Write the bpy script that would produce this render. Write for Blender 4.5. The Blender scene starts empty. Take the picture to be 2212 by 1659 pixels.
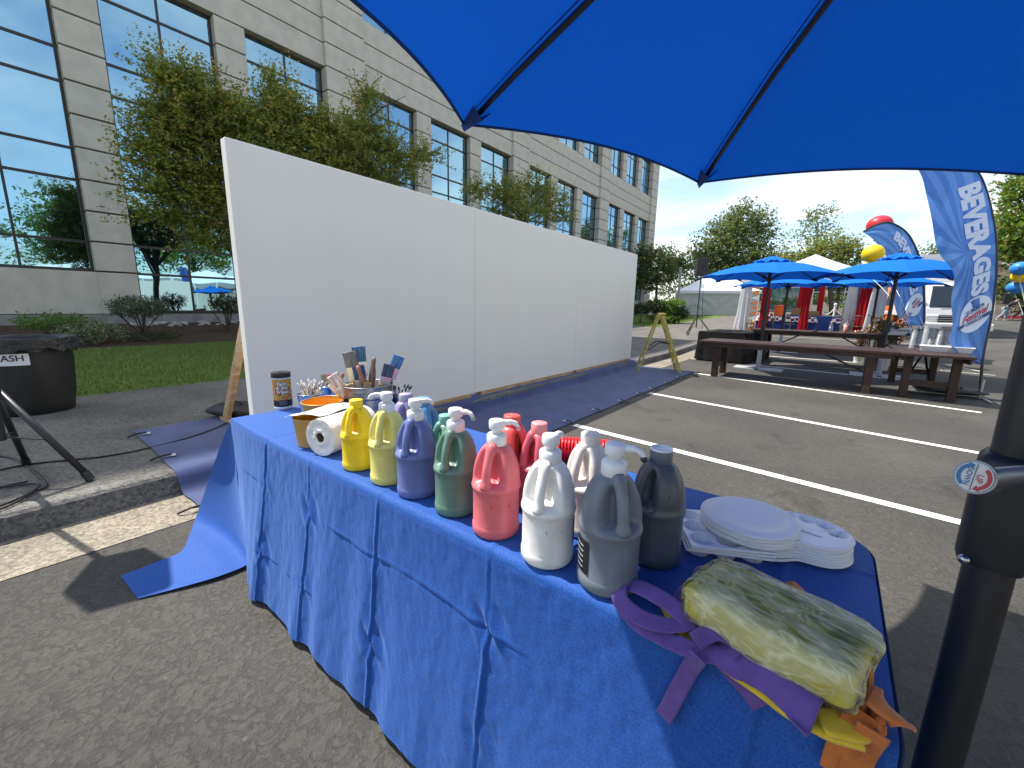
import bpy, bmesh, math, random
from mathutils import Vector, Matrix, noise
random.seed(7)
SC = bpy.context.scene
COL = SC.collection
PI = math.pi
rad = math.radians

# ---------------------------------------------------------------- camera
W, HH = 2212.0, 1659.0                     # pixel grid in which the photograph was measured
FPX = 884.7
CAM = Vector((0, 0, 1.33))
yaw, pit, rol = rad(37.807), rad(10.769), rad(0.966)
_h = Vector((-math.sin(yaw)*math.cos(pit), math.cos(yaw)*math.cos(pit), -math.sin(pit)))
_r = Vector((math.cos(yaw), math.sin(yaw), 0)); _u = _r.cross(_h)
CR = _r*math.cos(rol) + _u*math.sin(rol); CU = -_r*math.sin(rol) + _u*math.cos(rol); CF = _h
cam = bpy.data.cameras.new('camera'); cam.sensor_width = 36; cam.lens = FPX/W*36
cam.clip_start = 0.02; cam.clip_end = 2000
camo = bpy.data.objects.new('camera', cam); COL.objects.link(camo)
camo.matrix_world = Matrix(((CR.x, CU.x, -CF.x, CAM.x), (CR.y, CU.y, -CF.y, CAM.y), (CR.z, CU.z, -CF.z, CAM.z), (0, 0, 0, 1)))
SC.camera = camo

# ---------------------------------------------------------------- light
SUNV = Vector((0.60, 0.12, -1.0)).normalized()          # the way the light travels
sun_el = math.asin(-SUNV.z); sun_az = math.atan2(-SUNV.x, -SUNV.y)   # azimuth from +Y clockwise
sun = bpy.data.lights.new('sun', 'SUN'); sun.energy = 4.1; sun.angle = rad(0.55); sun.color = (1.0, 0.945, 0.86)
suno = bpy.data.objects.new('sun', sun); COL.objects.link(suno)
suno.rotation_euler = SUNV.to_track_quat('-Z', 'Y').to_euler()
wd = bpy.data.worlds.new('World'); SC.world = wd; wd.use_nodes = True
nt = wd.node_tree; nt.nodes.clear(); N = nt.nodes.new; Lk = nt.links.new
out = N('ShaderNodeOutputWorld'); bg = N('ShaderNodeBackground'); bg.inputs['Strength'].default_value = 0.15
sky = N('ShaderNodeTexSky'); sky.sky_type = 'NISHITA'; sky.sun_disc = False
sky.sun_elevation = sun_el; sky.sun_rotation = sun_az; sky.air_density = 1.0; sky.dust_density = 1.1; sky.ozone_density = 0.9
tc = N('ShaderNodeTexCoord'); sep = N('ShaderNodeSeparateXYZ'); Lk(tc.outputs['Generated'], sep.inputs[0])
zc = N('ShaderNodeMath'); zc.operation = 'MAXIMUM'; zc.inputs[1].default_value = 0.0; Lk(sep.outputs['Z'], zc.inputs[0])
zo = N('ShaderNodeMath'); zo.operation = 'ADD'; zo.inputs[1].default_value = 0.12; Lk(zc.outputs[0], zo.inputs[0])
dv = N('ShaderNodeVectorMath'); dv.operation = 'DIVIDE'; Lk(tc.outputs['Generated'], dv.inputs[0])
cz = N('ShaderNodeCombineXYZ')
for i in range(3): Lk(zo.outputs[0], cz.inputs[i])
Lk(cz.outputs[0], dv.inputs[1])
mp = N('ShaderNodeMapping'); mp.inputs['Scale'].default_value = (0.55, 0.85, 0.25); mp.inputs['Location'].default_value = (3.1, 1.7, 0.4)
mp.inputs['Rotation'].default_value = (0, 0, rad(35)); Lk(dv.outputs[0], mp.inputs[0])
cn = N('ShaderNodeTexNoise'); cn.inputs['Scale'].default_value = 1.35; cn.inputs['Detail'].default_value = 9; cn.inputs['Roughness'].default_value = 0.56
cn.inputs['Distortion'].default_value = 0.35; Lk(mp.outputs[0], cn.inputs['Vector'])
cr = N('ShaderNodeValToRGB'); cr.color_ramp.elements[0].position = 0.42; cr.color_ramp.elements[1].position = 0.66
cr.color_ramp.elements[0].color = (0.05, 0.05, 0.05, 1); cr.color_ramp.elements[1].color = (0.93, 0.93, 0.93, 1); Lk(cn.outputs['Fac'], cr.inputs[0])
cn2 = N('ShaderNodeTexNoise'); cn2.inputs['Scale'].default_value = 3.1; cn2.inputs['Detail'].default_value = 6; Lk(mp.outputs[0], cn2.inputs['Vector'])
cc = N('ShaderNodeValToRGB'); cc.color_ramp.elements[0].position = 0.3; cc.color_ramp.elements[1].position = 0.7
cc.color_ramp.elements[0].color = (3.7, 3.85, 4.0, 1); cc.color_ramp.elements[1].color = (6.0, 5.95, 5.75, 1); Lk(cn2.outputs['Fac'], cc.inputs[0])
mx = N('ShaderNodeMix'); mx.data_type = 'RGBA'; Lk(cr.outputs['Color'], mx.inputs['Factor']); Lk(sky.outputs[0], mx.inputs['A']); Lk(cc.outputs[0], mx.inputs['B'])
Lk(mx.outputs['Result'], bg.inputs['Color']); Lk(bg.outputs[0], out.inputs[0])
SC.view_settings.view_transform = 'Standard'; SC.view_settings.look = 'None'; SC.view_settings.gamma = 1.0; SC.view_settings.exposure = 0.90
SC.render.engine = 'CYCLES'
SC.cycles.use_denoising = True; SC.cycles.max_bounces = 8; SC.cycles.transparent_max_bounces = 16
SC.cycles.sample_clamp_indirect = 6.0; SC.cycles.caustics_reflective = False; SC.cycles.caustics_refractive = False

# ---------------------------------------------------------------- pixel -> place
def ray(x, y): return CF*FPX + CR*(x-W/2) - CU*(y-HH/2)
def at(x, y, z=0.0):
    d = ray(x, y); return CAM + d*((z-CAM.z)/d.z)
def atX(x, y, X):
    d = ray(x, y); return CAM + d*((X-CAM.x)/d.x)
def atY(x, y, Y):
    d = ray(x, y); return CAM + d*((Y-CAM.y)/d.y)
def atD(x, y, D): return CAM + ray(x, y)*(D/FPX)
def gz(y): return 0.026*min(max(y-12, 0.0), 48.0)
def terrain(x, y):
    b = gz(y)
    if x > -3.47: return b
    if x > -14: return b+0.15
    return b+0.15+0.092*min(-14-x, 4.7)
def ag(x, y, off=0.0):
    """where the pixel's ray meets the ground (plus an offset)"""
    d = ray(x, y).normalized(); t = 0.5; p = CAM
    while t < 120:
        p = CAM + d*t
        if p.z <= terrain(p.x, p.y)+off: break
        t += 0.04 + t*0.003
    return p
def onground(x, y): return Vector((x, y, terrain(x, y)))

# ---------------------------------------------------------------- materials
MATS = {}
def mat(name, col, rough=0.6, metal=0.0, var=0.0, vscale=8.0, bump=0.0, bscale=60.0, bdist=0.004, spec=0.5, sheen=0.0, trans=0.0, alpha=1.0,
        col2=None, fac=(0.4, 0.6), sub=0.0, coat=0.0, emis=None, stretch=None, det=4.0):
    if name in MATS: return MATS[name]
    m = bpy.data.materials.new(name); m.use_nodes = True; n = m.node_tree.nodes; l = m.node_tree.links.new
    b = n['Principled BSDF']; I = b.inputs
    I['Base Color'].default_value = (*col, 1); I['Roughness'].default_value = rough; I['Metallic'].default_value = metal
    I['Specular IOR Level'].default_value = spec; I['Sheen Weight'].default_value = sheen; I['Transmission Weight'].default_value = trans
    I['Alpha'].default_value = alpha; I['Subsurface Weight'].default_value = sub; I['Coat Weight'].default_value = coat
    if sub: I['Subsurface Radius'].default_value = (0.02, 0.015, 0.01)
    if emis: I['Emission Color'].default_value = (*emis[0], 1); I['Emission Strength'].default_value = emis[1]
    if var or col2 or bump:
        t = n.new('ShaderNodeTexCoord'); v = t.outputs['Object']
        if stretch:
            mpp = n.new('ShaderNodeMapping'); mpp.inputs['Scale'].default_value = stretch; l(v, mpp.inputs[0]); v = mpp.outputs[0]
    if var or col2:
        z = n.new('ShaderNodeTexNoise'); z.inputs['Scale'].default_value = vscale; z.inputs['Detail'].default_value = det; l(v, z.inputs['Vector'])
        r = n.new('ShaderNodeValToRGB'); e = r.color_ramp.elements; e[0].position, e[1].position = fac
        c2 = col2 or tuple(min(1, c*(1+var)) for c in col); c1 = col if col2 else tuple(c*(1-var) for c in col)
        e[0].color = (*c1, 1); e[1].color = (*c2, 1); l(z.outputs['Fac'], r.inputs[0]); l(r.outputs[0], I['Base Color'])
    if bump:
        z = n.new('ShaderNodeTexNoise'); z.inputs['Scale'].default_value = bscale; z.inputs['Detail'].default_value = 5; l(v, z.inputs['Vector'])
        q = n.new('ShaderNodeBump'); q.inputs['Strength'].default_value = bump; q.inputs['Distance'].default_value = bdist
        l(z.outputs['Fac'], q.inputs['Height']); l(q.outputs[0], I['Normal'])
    MATS[name] = m; return m
def nodes_of(m):
    n = m.node_tree.nodes; return n, m.node_tree.links.new, n['Principled BSDF']

# ---------------------------------------------------------------- mesh building
class MB:
    def __init__(s): s.v = []; s.f = []; s.mi = []
    def add(s, vs, fs, k=0):
        o = len(s.v); s.v += [tuple(p) for p in vs]; s.f += [tuple(i+o for i in f) for f in fs]; s.mi += [k]*len(fs); return s
    def box(s, c, d, rot=None, k=0):
        c = Vector(c); hx, hy, hz = d[0]/2, d[1]/2, d[2]/2
        vs = [Vector((sx*hx, sy*hy, sz*hz)) for sz in (-1, 1) for sy in (-1, 1) for sx in (-1, 1)]
        if rot is not None: vs = [rot @ p for p in vs]
        return s.add([p+c for p in vs], [(0, 2, 3, 1), (4, 5, 7, 6), (0, 1, 5, 4), (2, 6, 7, 3), (0, 4, 6, 2), (1, 3, 7, 5)], k)
    def bar(s, a, b, w, t, up=(0, 0, 1), k=0):
        """a rectangular bar from a to b"""
        a, b = Vector(a), Vector(b); d = b-a; L = d.length; d.normalize(); u = Vector(up)
        x = d.cross(u)
        if x.length < 1e-4: x = d.cross(Vector((1, 0, 0)))
        x.normalize(); y = x.cross(d)
        return s.box((a+b)/2, (w, L, t), Matrix((x, d, y)).transposed(), k)
    def cyl(s, a, b, r0, r1=None, n=12, cap=True, k=0):
        a, b = Vector(a), Vector(b); r1 = r0 if r1 is None else r1
        d = (b-a).normalized(); x = d.orthogonal().normalized(); y = d.cross(x)
        vs = [a+(x*math.cos(2*PI*i/n)+y*math.sin(2*PI*i/n))*r0 for i in range(n)]+[b+(x*math.cos(2*PI*i/n)+y*math.sin(2*PI*i/n))*r1 for i in range(n)]
        fs = [(i, (i+1) % n, n+(i+1) % n, n+i) for i in range(n)]
        if cap: fs += [tuple(range(n-1, -1, -1)), tuple(range(n, 2*n))]
        return s.add(vs, fs, k)
    def tube(s, pts, r, n=8, cap=True, k=0, flat=None):
        pts = [Vector(p) for p in pts]; m = len(pts); vs = []; fs = []; x = None
        for i, p in enumerate(pts):
            d = (pts[min(i+1, m-1)]-pts[max(i-1, 0)]).normalized()
            if x is None: x = d.orthogonal().normalized()
            x = (x-d*x.dot(d)).normalized(); y = d.cross(x); rr = r[i] if isinstance(r, (list, tuple)) else r
            for j in range(n):
                a = 2*PI*j/n; vs.append(p+x*math.cos(a)*rr+y*math.sin(a)*rr)
        for i in range(m-1):
            for j in range(n): fs.append((i*n+j, i*n+(j+1) % n, (i+1)*n+(j+1) % n, (i+1)*n+j))
        if cap: fs += [tuple(range(n-1, -1, -1)), tuple(range((m-1)*n, m*n))]
        return s.add(vs, fs, k)
    def lathe(s, prof, n=24, c=(0, 0, 0), sx=1.0, sy=1.0, k=0, mod=None, capb=True, capt=True):
        cx, cy, cz_ = c; vs = []; m = len(prof)
        for (r, z) in prof:
            for j in range(n):
                a = 2*PI*j/n; q = r*(mod(a, z) if mod else 1); vs.append((cx+q*math.cos(a)*sx, cy+q*math.sin(a)*sy, cz_+z))
        fs = [(i*n+j, i*n+(j+1) % n, (i+1)*n+(j+1) % n, (i+1)*n+j) for i in range(m-1) for j in range(n)]
        if capb: fs.append(tuple(range(n-1, -1, -1)))
        if capt: fs.append(tuple(range((m-1)*n, m*n)))
        return s.add(vs, fs, k)
    def grid(s, fn, nu, nv, k=0):
        vs = [fn(i/nu, j/nv) for j in range(nv+1) for i in range(nu+1)]
        w = nu+1
        return s.add(vs, [(j*w+i, j*w+i+1, (j+1)*w+i+1, (j+1)*w+i) for j in range(nv) for i in range(nu)], k)
    def prism(s, pts, z0, z1, k=0):
        n = len(pts); vs = [(x, y, z0) for x, y in pts]+[(x, y, z1) for x, y in pts]
        return s.add(vs, [tuple(range(n-1, -1, -1)), tuple(range(n, 2*n))]+[(i, (i+1) % n, n+(i+1) % n, n+i) for i in range(n)], k)
    def sphere(s, c, r, n=14, m=9, k=0, sc=(1, 1, 1)):
        prof = [(math.sin(PI*i/m)*r if 0 < i < m else 1e-4, -math.cos(PI*i/m)*r) for i in range(m+1)]
        o = len(s.v); s.lathe(prof, n, (0, 0, 0), k=k)
        for i in range(o, len(s.v)):
            p = s.v[i]; s.v[i] = (p[0]*sc[0]+c[0], p[1]*sc[1]+c[1], p[2]*sc[2]+c[2])
        return s
    def mesh(s, name, m, smooth=False, org=None):
        me = bpy.data.meshes.new(name)
        v = s.v if org is None else [(p[0]-org[0], p[1]-org[1], p[2]-org[2]) for p in s.v]
        me.from_pydata(v, [], s.f)
        for q in (m if isinstance(m, (list, tuple)) else [m]): me.materials.append(q)
        if any(s.mi): me.polygons.foreach_set('material_index', s.mi)
        if smooth: me.polygons.foreach_set('use_smooth', [True]*len(s.f))
        me.update(); return me
    def build(s, name, m, parent=None, smooth=False, org=None, bevel=0.0, sharp=None, solid=0.0, subd=0, label=None, cat=None, group=None, kind=None):
        o = bpy.data.objects.new(name, s.mesh(name, m, smooth, org)); COL.objects.link(o)
        if parent is not None: o.parent = parent
        elif org is not None: o.location = org
        if solid:
            q = o.modifiers.new('solid', 'SOLIDIFY'); q.thickness = solid; q.offset = 0
        if bevel:
            q = o.modifiers.new('bevel', 'BEVEL'); q.width = bevel; q.segments = 2; q.limit_method = 'ANGLE'
        if subd:
            q = o.modifiers.new('sub', 'SUBSURF'); q.levels = subd; q.render_levels = subd
        if smooth and sharp is not None: o.data.set_sharp_from_angle(angle=rad(sharp))
        tag(o, label, cat, group, kind); return o
def tag(o, label=None, cat=None, group=None, kind=None):
    if label: o['label'] = label
    if cat: o['category'] = cat
    if group: o['group'] = group
    if kind: o['kind'] = kind
    return o
def thing(name, loc, rz=0.0, label=None, cat=None, group=None, kind=None, rot=None):
    o = bpy.data.objects.new(name, None); o.empty_display_size = 0.1; COL.objects.link(o); o.location = loc
    o.rotation_euler = rot if rot else (0, 0, rz); return tag(o, label, cat, group, kind)
KIDS = {}
def copy_tree(o, loc=None, rz=None, label=None, parent=None, group=None):
    c = o.copy(); COL.objects.link(c); c.parent = parent
    if loc is not None: c.location = loc
    if rz is not None: c.rotation_euler = rz if isinstance(rz, tuple) else (0, 0, rz)
    if label: c['label'] = label
    if group: c['group'] = group
    for ch in [x for x in COL.objects if x.parent == o]: copy_tree(ch, parent=c)
    return c
def inst(src, parent, loc, rot=(0, 0, 0), scale=(1, 1, 1), name=None, m=None):
    """another object that shares the mesh"""
    o = bpy.data.objects.new(name or src.name.split('.')[0], src if isinstance(src, bpy.types.Mesh) else src.data); COL.objects.link(o); o.parent = parent
    o.location = loc; o.rotation_euler = rot; o.scale = scale; return o
def smoothstep(a, b, x):
    t = min(max((x-a)/(b-a), 0), 1); return t*t*(3-2*t)
def fbm(x, y, z=0.0, s=1.0): return noise.fractal(Vector((x*s, y*s, z*s)), 1.0, 2.0, 4)
def catmull(pts, n=6):
    pts = [Vector(p) for p in pts]; P = [pts[0]]+pts+[pts[-1]]; o = []
    for i in range(1, len(P)-2):
        for j in range(n):
            t = j/n; a, b, c, d = P[i-1], P[i], P[i+1], P[i+2]
            o.append(0.5*((2*b)+(c-a)*t+(2*a-5*b+4*c-d)*t*t+(3*b-a-3*c+d)*t**3))
    o.append(pts[-1]); return o
def text_mesh(body, size=1.0, bold=0.0, sx=1.0, shear=0.0, align='CENTER', spacing=1.0):
    cu = bpy.data.curves.new('lettering', 'FONT'); cu.body = body; cu.size = size; cu.offset = bold; cu.align_x = align; cu.align_y = 'CENTER'; cu.shear = shear
    cu.space_character = spacing; cu.resolution_u = 3
    ob = bpy.data.objects.new('lettering', cu); COL.objects.link(ob); bpy.context.view_layer.update()
    me = bpy.data.meshes.new_from_object(ob.evaluated_get(bpy.context.evaluated_depsgraph_get()))
    bpy.data.objects.remove(ob); bpy.data.curves.remove(cu)
    v = [(p.co.x*sx, p.co.y) for p in me.vertices]; f = [tuple(p.vertices) for p in me.polygons]; bpy.data.meshes.remove(me); return v, f
def lettering(body, fn, m, parent, size=0.1, bold=0.0, sx=1.0, shear=0.0, name='lettering', label=None, spacing=1.0, align='CENTER'):
    v, f = text_mesh(body, size, bold, sx, shear, align, spacing); b = MB(); b.add([fn(x, y) for x, y in v], f); return b.build(name, m, parent, label=label)
# ================================================================ THE SETTING
def asphalt_mat(name, dark=1.0):
    m = bpy.data.materials.new(name); m.use_nodes = True; n, l, b = nodes_of(m)
    t = n.new('ShaderNodeTexCoord').outputs['Object']
    big = n.new('ShaderNodeTexNoise'); big.inputs['Scale'].default_value = 0.55; big.inputs['Detail'].default_value = 5; l(t, big.inputs['Vector'])
    fin = n.new('ShaderNodeTexNoise'); fin.inputs['Scale'].default_value = 55; fin.inputs['Detail'].default_value = 6; fin.inputs['Roughness'].default_value = 0.7; l(t, fin.inputs['Vector'])
    r = n.new('ShaderNodeValToRGB'); e = r.color_ramp.elements; e[0].position, e[1].position = 0.35, 0.68
    e[0].color = (0.060*dark, 0.057*dark, 0.051*dark, 1); e[1].color = (0.097*dark, 0.091*dark, 0.080*dark, 1); l(big.outputs['Fac'], r.inputs[0])
    r2 = n.new('ShaderNodeValToRGB'); e = r2.color_ramp.elements; e[0].position, e[1].position = 0.3, 0.72; e[0].color = (0.72, 0.72, 0.72, 1); e[1].color = (1.2, 1.2, 1.2, 1)
    l(fin.outputs['Fac'], r2.inputs[0])
    mu = n.new('ShaderNodeMix'); mu.data_type = 'RGBA'; mu.blend_type = 'MULTIPLY'; mu.inputs['Factor'].default_value = 1; l(r.outputs[0], mu.inputs['A']); l(r2.outputs[0], mu.inputs['B'])
    vo = n.new('ShaderNodeTexVoronoi'); vo.inputs['Scale'].default_value = 95; l(t, vo.inputs['Vector'])
    vr = n.new('ShaderNodeValToRGB'); e = vr.color_ramp.elements; e[0].position, e[1].position = 0.962, 0.975; e[0].color = (0, 0, 0, 1); e[1].color = (1, 1, 1, 1)
    l(vo.outputs['Color'], vr.inputs[0])
    mx2 = n.new('ShaderNodeMix'); mx2.data_type = 'RGBA'; l(vr.outputs[0], mx2.inputs['Factor']); l(mu.outputs['Result'], mx2.inputs['A']); mx2.inputs['B'].default_value = (0.17, 0.16, 0.14, 1)
    st = n.new('ShaderNodeTexNoise'); st.inputs['Scale'].default_value = 1.7; st.inputs['Detail'].default_value = 6; st.inputs['Roughness'].default_value = 0.65; st.inputs['Distortion'].default_value = 1.0; l(t, st.inputs['Vector'])
    sr = n.new('ShaderNodeValToRGB'); e = sr.color_ramp.elements; e[0].position, e[1].position = 0.33, 0.42; e[0].color = (0.66, 0.65, 0.64, 1); e[1].color = (1, 1, 1, 1); l(st.outputs['Fac'], sr.inputs[0])
    ms = n.new('ShaderNodeMix'); ms.data_type = 'RGBA'; ms.blend_type = 'MULTIPLY'; ms.inputs['Factor'].default_value = 0.8; l(mx2.outputs['Result'], ms.inputs['A']); l(sr.outputs[0], ms.inputs['B']); mx2 = ms
    # worn cracks
    wv = n.new('ShaderNodeTexNoise'); wv.inputs['Scale'].default_value = 16; wv.inputs['Detail'].default_value = 8; wv.inputs['Roughness'].default_value = 0.62; wv.inputs['Distortion'].default_value = 0.7; l(t, wv.inputs['Vector'])
    ab = n.new('ShaderNodeMath'); ab.operation = 'SUBTRACT'; ab.inputs[1].default_value = 0.5; l(wv.outputs['Fac'], ab.inputs[0])
    ab2 = n.new('ShaderNodeMath'); ab2.operation = 'ABSOLUTE'; l(ab.outputs[0], ab2.inputs[0])
    cr_ = n.new('ShaderNodeValToRGB'); e = cr_.color_ramp.elements; e[0].position, e[1].position = 0.0, 0.05; e[0].color = (0, 0, 0, 1); e[1].color = (1, 1, 1, 1); l(ab2.outputs[0], cr_.inputs[0])
    l(mx2.outputs['Result'], b.inputs['Base Color']); b.inputs['Roughness'].default_value = 0.82; b.inputs['Specular IOR Level'].default_value = 0.35
    hsum = n.new('ShaderNodeMath'); hsum.operation = 'MULTIPLY_ADD'; hsum.inputs[1].default_value = 0.28; l(cr_.outputs[0], hsum.inputs[0]); l(fin.outputs['Fac'], hsum.inputs[2])
    bp = n.new('ShaderNodeBump'); bp.inputs['Strength'].default_value = 0.85; bp.inputs['Distance'].default_value = 0.012; l(hsum.outputs[0], bp.inputs['Height']); l(bp.outputs[0], b.inputs['Normal'])
    return m
M_asph = asphalt_mat('asphalt')
def aggregate(name, c, k=1.0):
    """exposed-aggregate concrete"""
    m = bpy.data.materials.new(name); m.use_nodes = True; n, l, b = nodes_of(m); t = n.new('ShaderNodeTexCoord').outputs['Object']
    v = n.new('ShaderNodeTexVoronoi'); v.inputs['Scale'].default_value = 70; l(t, v.inputs['Vector'])
    r = n.new('ShaderNodeValToRGB'); e = r.color_ramp.elements; e[0].position, e[1].position = 0.1, 0.95
    e[0].color = (*[x*0.6 for x in c], 1); e[1].color = (*[min(1, x*1.7) for x in c], 1); l(v.outputs['Color'], r.inputs[0])
    z = n.new('ShaderNodeTexNoise'); z.inputs['Scale'].default_value = 1.6; z.inputs['Detail'].default_value = 7; l(t, z.inputs['Vector'])
    r2 = n.new('ShaderNodeValToRGB'); e = r2.color_ramp.elements; e[0].position, e[1].position = 0.32, 0.68; e[0].color = (0.7, 0.7, 0.7, 1); e[1].color = (1.15, 1.13, 1.1, 1); l(z.outputs['Fac'], r2.inputs[0])
    mu = n.new('ShaderNodeMix'); mu.data_type = 'RGBA'; mu.blend_type = 'MULTIPLY'; mu.inputs['Factor'].default_value = 1; l(r.outputs[0], mu.inputs['A']); l(r2.outputs[0], mu.inputs['B'])
    l(mu.outputs['Result'], b.inputs['Base Color']); b.inputs['Roughness'].default_value = 0.85
    bp = n.new('ShaderNodeBump'); bp.inputs['Strength'].default_value = 0.5*k; bp.inputs['Distance'].default_value = 0.006; l(v.outputs['Distance'], bp.inputs['Height']); l(bp.outputs[0], b.inputs['Normal'])
    return m
M_walk = aggregate('aggregate_walk', (0.115, 0.108, 0.095)); M_gut = aggregate('aggregate_gutter', (0.21, 0.185, 0.14)); M_curb = aggregate('aggregate_curb', (0.13, 0.125, 0.115))
M_grass = mat('grass_ground', (0.085, 0.14, 0.022), 0.9, col2=(0.15, 0.20, 0.045), vscale=1.3, bump=0.6, bscale=90, bdist=0.02, spec=0.2)
M_soil = mat('bark_mulch', (0.045, 0.03, 0.02), 0.95, col2=(0.10, 0.07, 0.045), vscale=22, bump=0.9, bscale=40, bdist=0.03, spec=0.2)
M_line = mat('white_line_paint', (0.20, 0.19, 0.175), 0.7, col2=(0.76, 0.75, 0.70), vscale=26, fac=(0.33, 0.40), det=9.0, bump=0.35, bscale=90, bdist=0.003)
YS = [-40, -12, -6, -3, 0, 3, 6, 9, 11, 12, 13, 15, 18, 22, 28, 36, 44, 52, 60, 90, 160, 420]
def strip(name, x0, x1, m, dz=0.0, nx=1, y0=-40, y1=420, zf=None, kind='structure', label=None):
    ys = [y0]+[y for y in YS if y0 < y < y1]+[y1]; b = MB(); vs = []; fs = []
    for y in ys:
        for i in range(nx+1):
            x = x0+(x1-x0)*i/nx; vs.append((x, y, (zf(x, y) if zf else gz(y))+dz))
    w = nx+1
    for j in range(len(ys)-1):
        for i in range(nx): fs.append((j*w+i, j*w+i+1, (j+1)*w+i+1, (j+1)*w+i))
    b.add(vs, fs); return b.build(name, m, kind=kind)
strip('ground', -3.46, 400, M_asph, nx=4)
strip('gutter', -3.46, -2.97, M_gut, 0.004)
cb = MB(); prof = [(-3.60, 0.1535), (-3.535, 0.1535), (-3.505, 0.147), (-3.485, 0.13), (-3.462, 0.03), (-3.455, 0.0)]
for a in range(len(YS)-1):
    for q in range(len(prof)-1):
        y0, y1 = YS[a], YS[a+1]
        cb.add([(prof[q][0], y0, prof[q][1]+gz(y0)), (prof[q+1][0], y0, prof[q+1][1]+gz(y0)), (prof[q+1][0], y1, prof[q+1][1]+gz(y1)), (prof[q][0], y1, prof[q][1]+gz(y1))], [(0, 1, 2, 3)])
cb.build('kerb', M_curb, smooth=True, kind='structure')
strip('sidewalk', -7.2, -3.60, M_walk, 0.15)
strip('lawn', -14, -7.2, M_grass, zf=lambda x, y: terrain(min(x, -4), y), nx=2)
strip('planting_bed', -19.2, -14, M_soil, zf=terrain, nx=3, y1=54)
strip('far_lawn', -300, -14, M_grass, zf=lambda x, y: terrain(-14, y), y0=54, nx=3)
# concrete walkway that leaves the sidewalk towards the building
for (y0, y1) in ((18.6, 21.2),): strip('walkway', -14, -7.2, M_walk, 0.158, y0=y0, y1=y1)
# joints of the sidewalk
jm = mat('joint_line', (0.05, 0.048, 0.045), 0.95)

# ---- painted parking lines (each is a real stripe on the asphalt)
def stripe(a, b, w, m=M_line, name='parking_line'):
    a, b = Vector(a), Vector(b); d = (b-a); d.z = 0; d.normalize(); s = Vector((-d.y, d.x, 0))*w/2; q = MB()
    n = 6; vs = []
    for i in range(n+1):
        p = a.lerp(b, i/n); z = gz(p.y)+0.004
        vs += [(p.x-s.x, p.y-s.y, z), (p.x+s.x, p.y+s.y, z)]
    q.add(vs, [(2*i, 2*i+2, 2*i+3, 2*i+1) for i in range(n)]); return q.build(name, m, kind='structure')
def pline(p0, p1, ext=0.0, w=0.10):
    a, b = ag(*p0), ag(*p1); d = (b-a).normalized(); return stripe(a, b+d*ext, w)
pline((1240, 921), (2053, 1129), 1.3); pline((1403, 850), (2065, 972), 1.2); pline((1500, 807), (2120, 892), 0.0)
pline((1487, 775), (1833, 809.7), 1.3, 0.09); pline((1622, 767), (1838.5, 782.7), 1.5, 0.09); pline((1652.5, 749), (1842, 762.3), 1.0, 0.09); pline((1656, 725), (1826, 735), 2.0, 0.09)
for p0, p1 in (((2120, 803), (2075, 795)), ((2150, 812), (2085, 806))): pline(p0, p1, 0.4, 0.05)

# ---- grass blades on the nearer lawn
def blades(name, x0, x1, y0, y1, n, h, m, label, cat, keep=None):
    b = MB(); vs = []; fs = []; mi = []
    R = random.Random(3)
    for i in range(n):
        x = R.uniform(x0, x1); y = R.uniform(y0, y1)
        if keep and not keep(x, y): continue
        z = terrain(min(x, -4), y); a = R.uniform(0, PI); hh = h*R.uniform(0.6, 1.3); w = 0.006+0.004*R.random(); lx, ly = R.gauss(0, 0.35)*hh, R.gauss(0, 0.35)*hh
        k = len(vs); vs += [(x-math.cos(a)*w, y-math.sin(a)*w, z-0.004), (x+math.cos(a)*w, y+math.sin(a)*w, z-0.004), (x+lx, y+ly, z+hh)]; fs.append((k, k+1, k+2)); mi.append(R.choice((0, 0, 1, 2)))
    b.v, b.f, b.mi = vs, fs, mi
    return b.build(name, m, label=label, cat=cat, kind='stuff')
GB = [mat('grass_blade_a', (0.115, 0.19, 0.026), 0.6, spec=0.3), mat('grass_blade_b', (0.17, 0.24, 0.05), 0.6, spec=0.3), mat('grass_blade_c', (0.24, 0.25, 0.09), 0.7, spec=0.3)]
blades('grass', -14, -7.22, -1.0, 8.5, 70000, 0.045, GB, 'short mown green grass of the lawn beside the office building', 'grass')
blades('grass', -14, -7.22, 12, 34, 26000, 0.07, GB, 'mown green lawn beyond the white wall towards the closed tent', 'grass', keep=lambda x, y: not 18.5 < y < 21.3)

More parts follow.
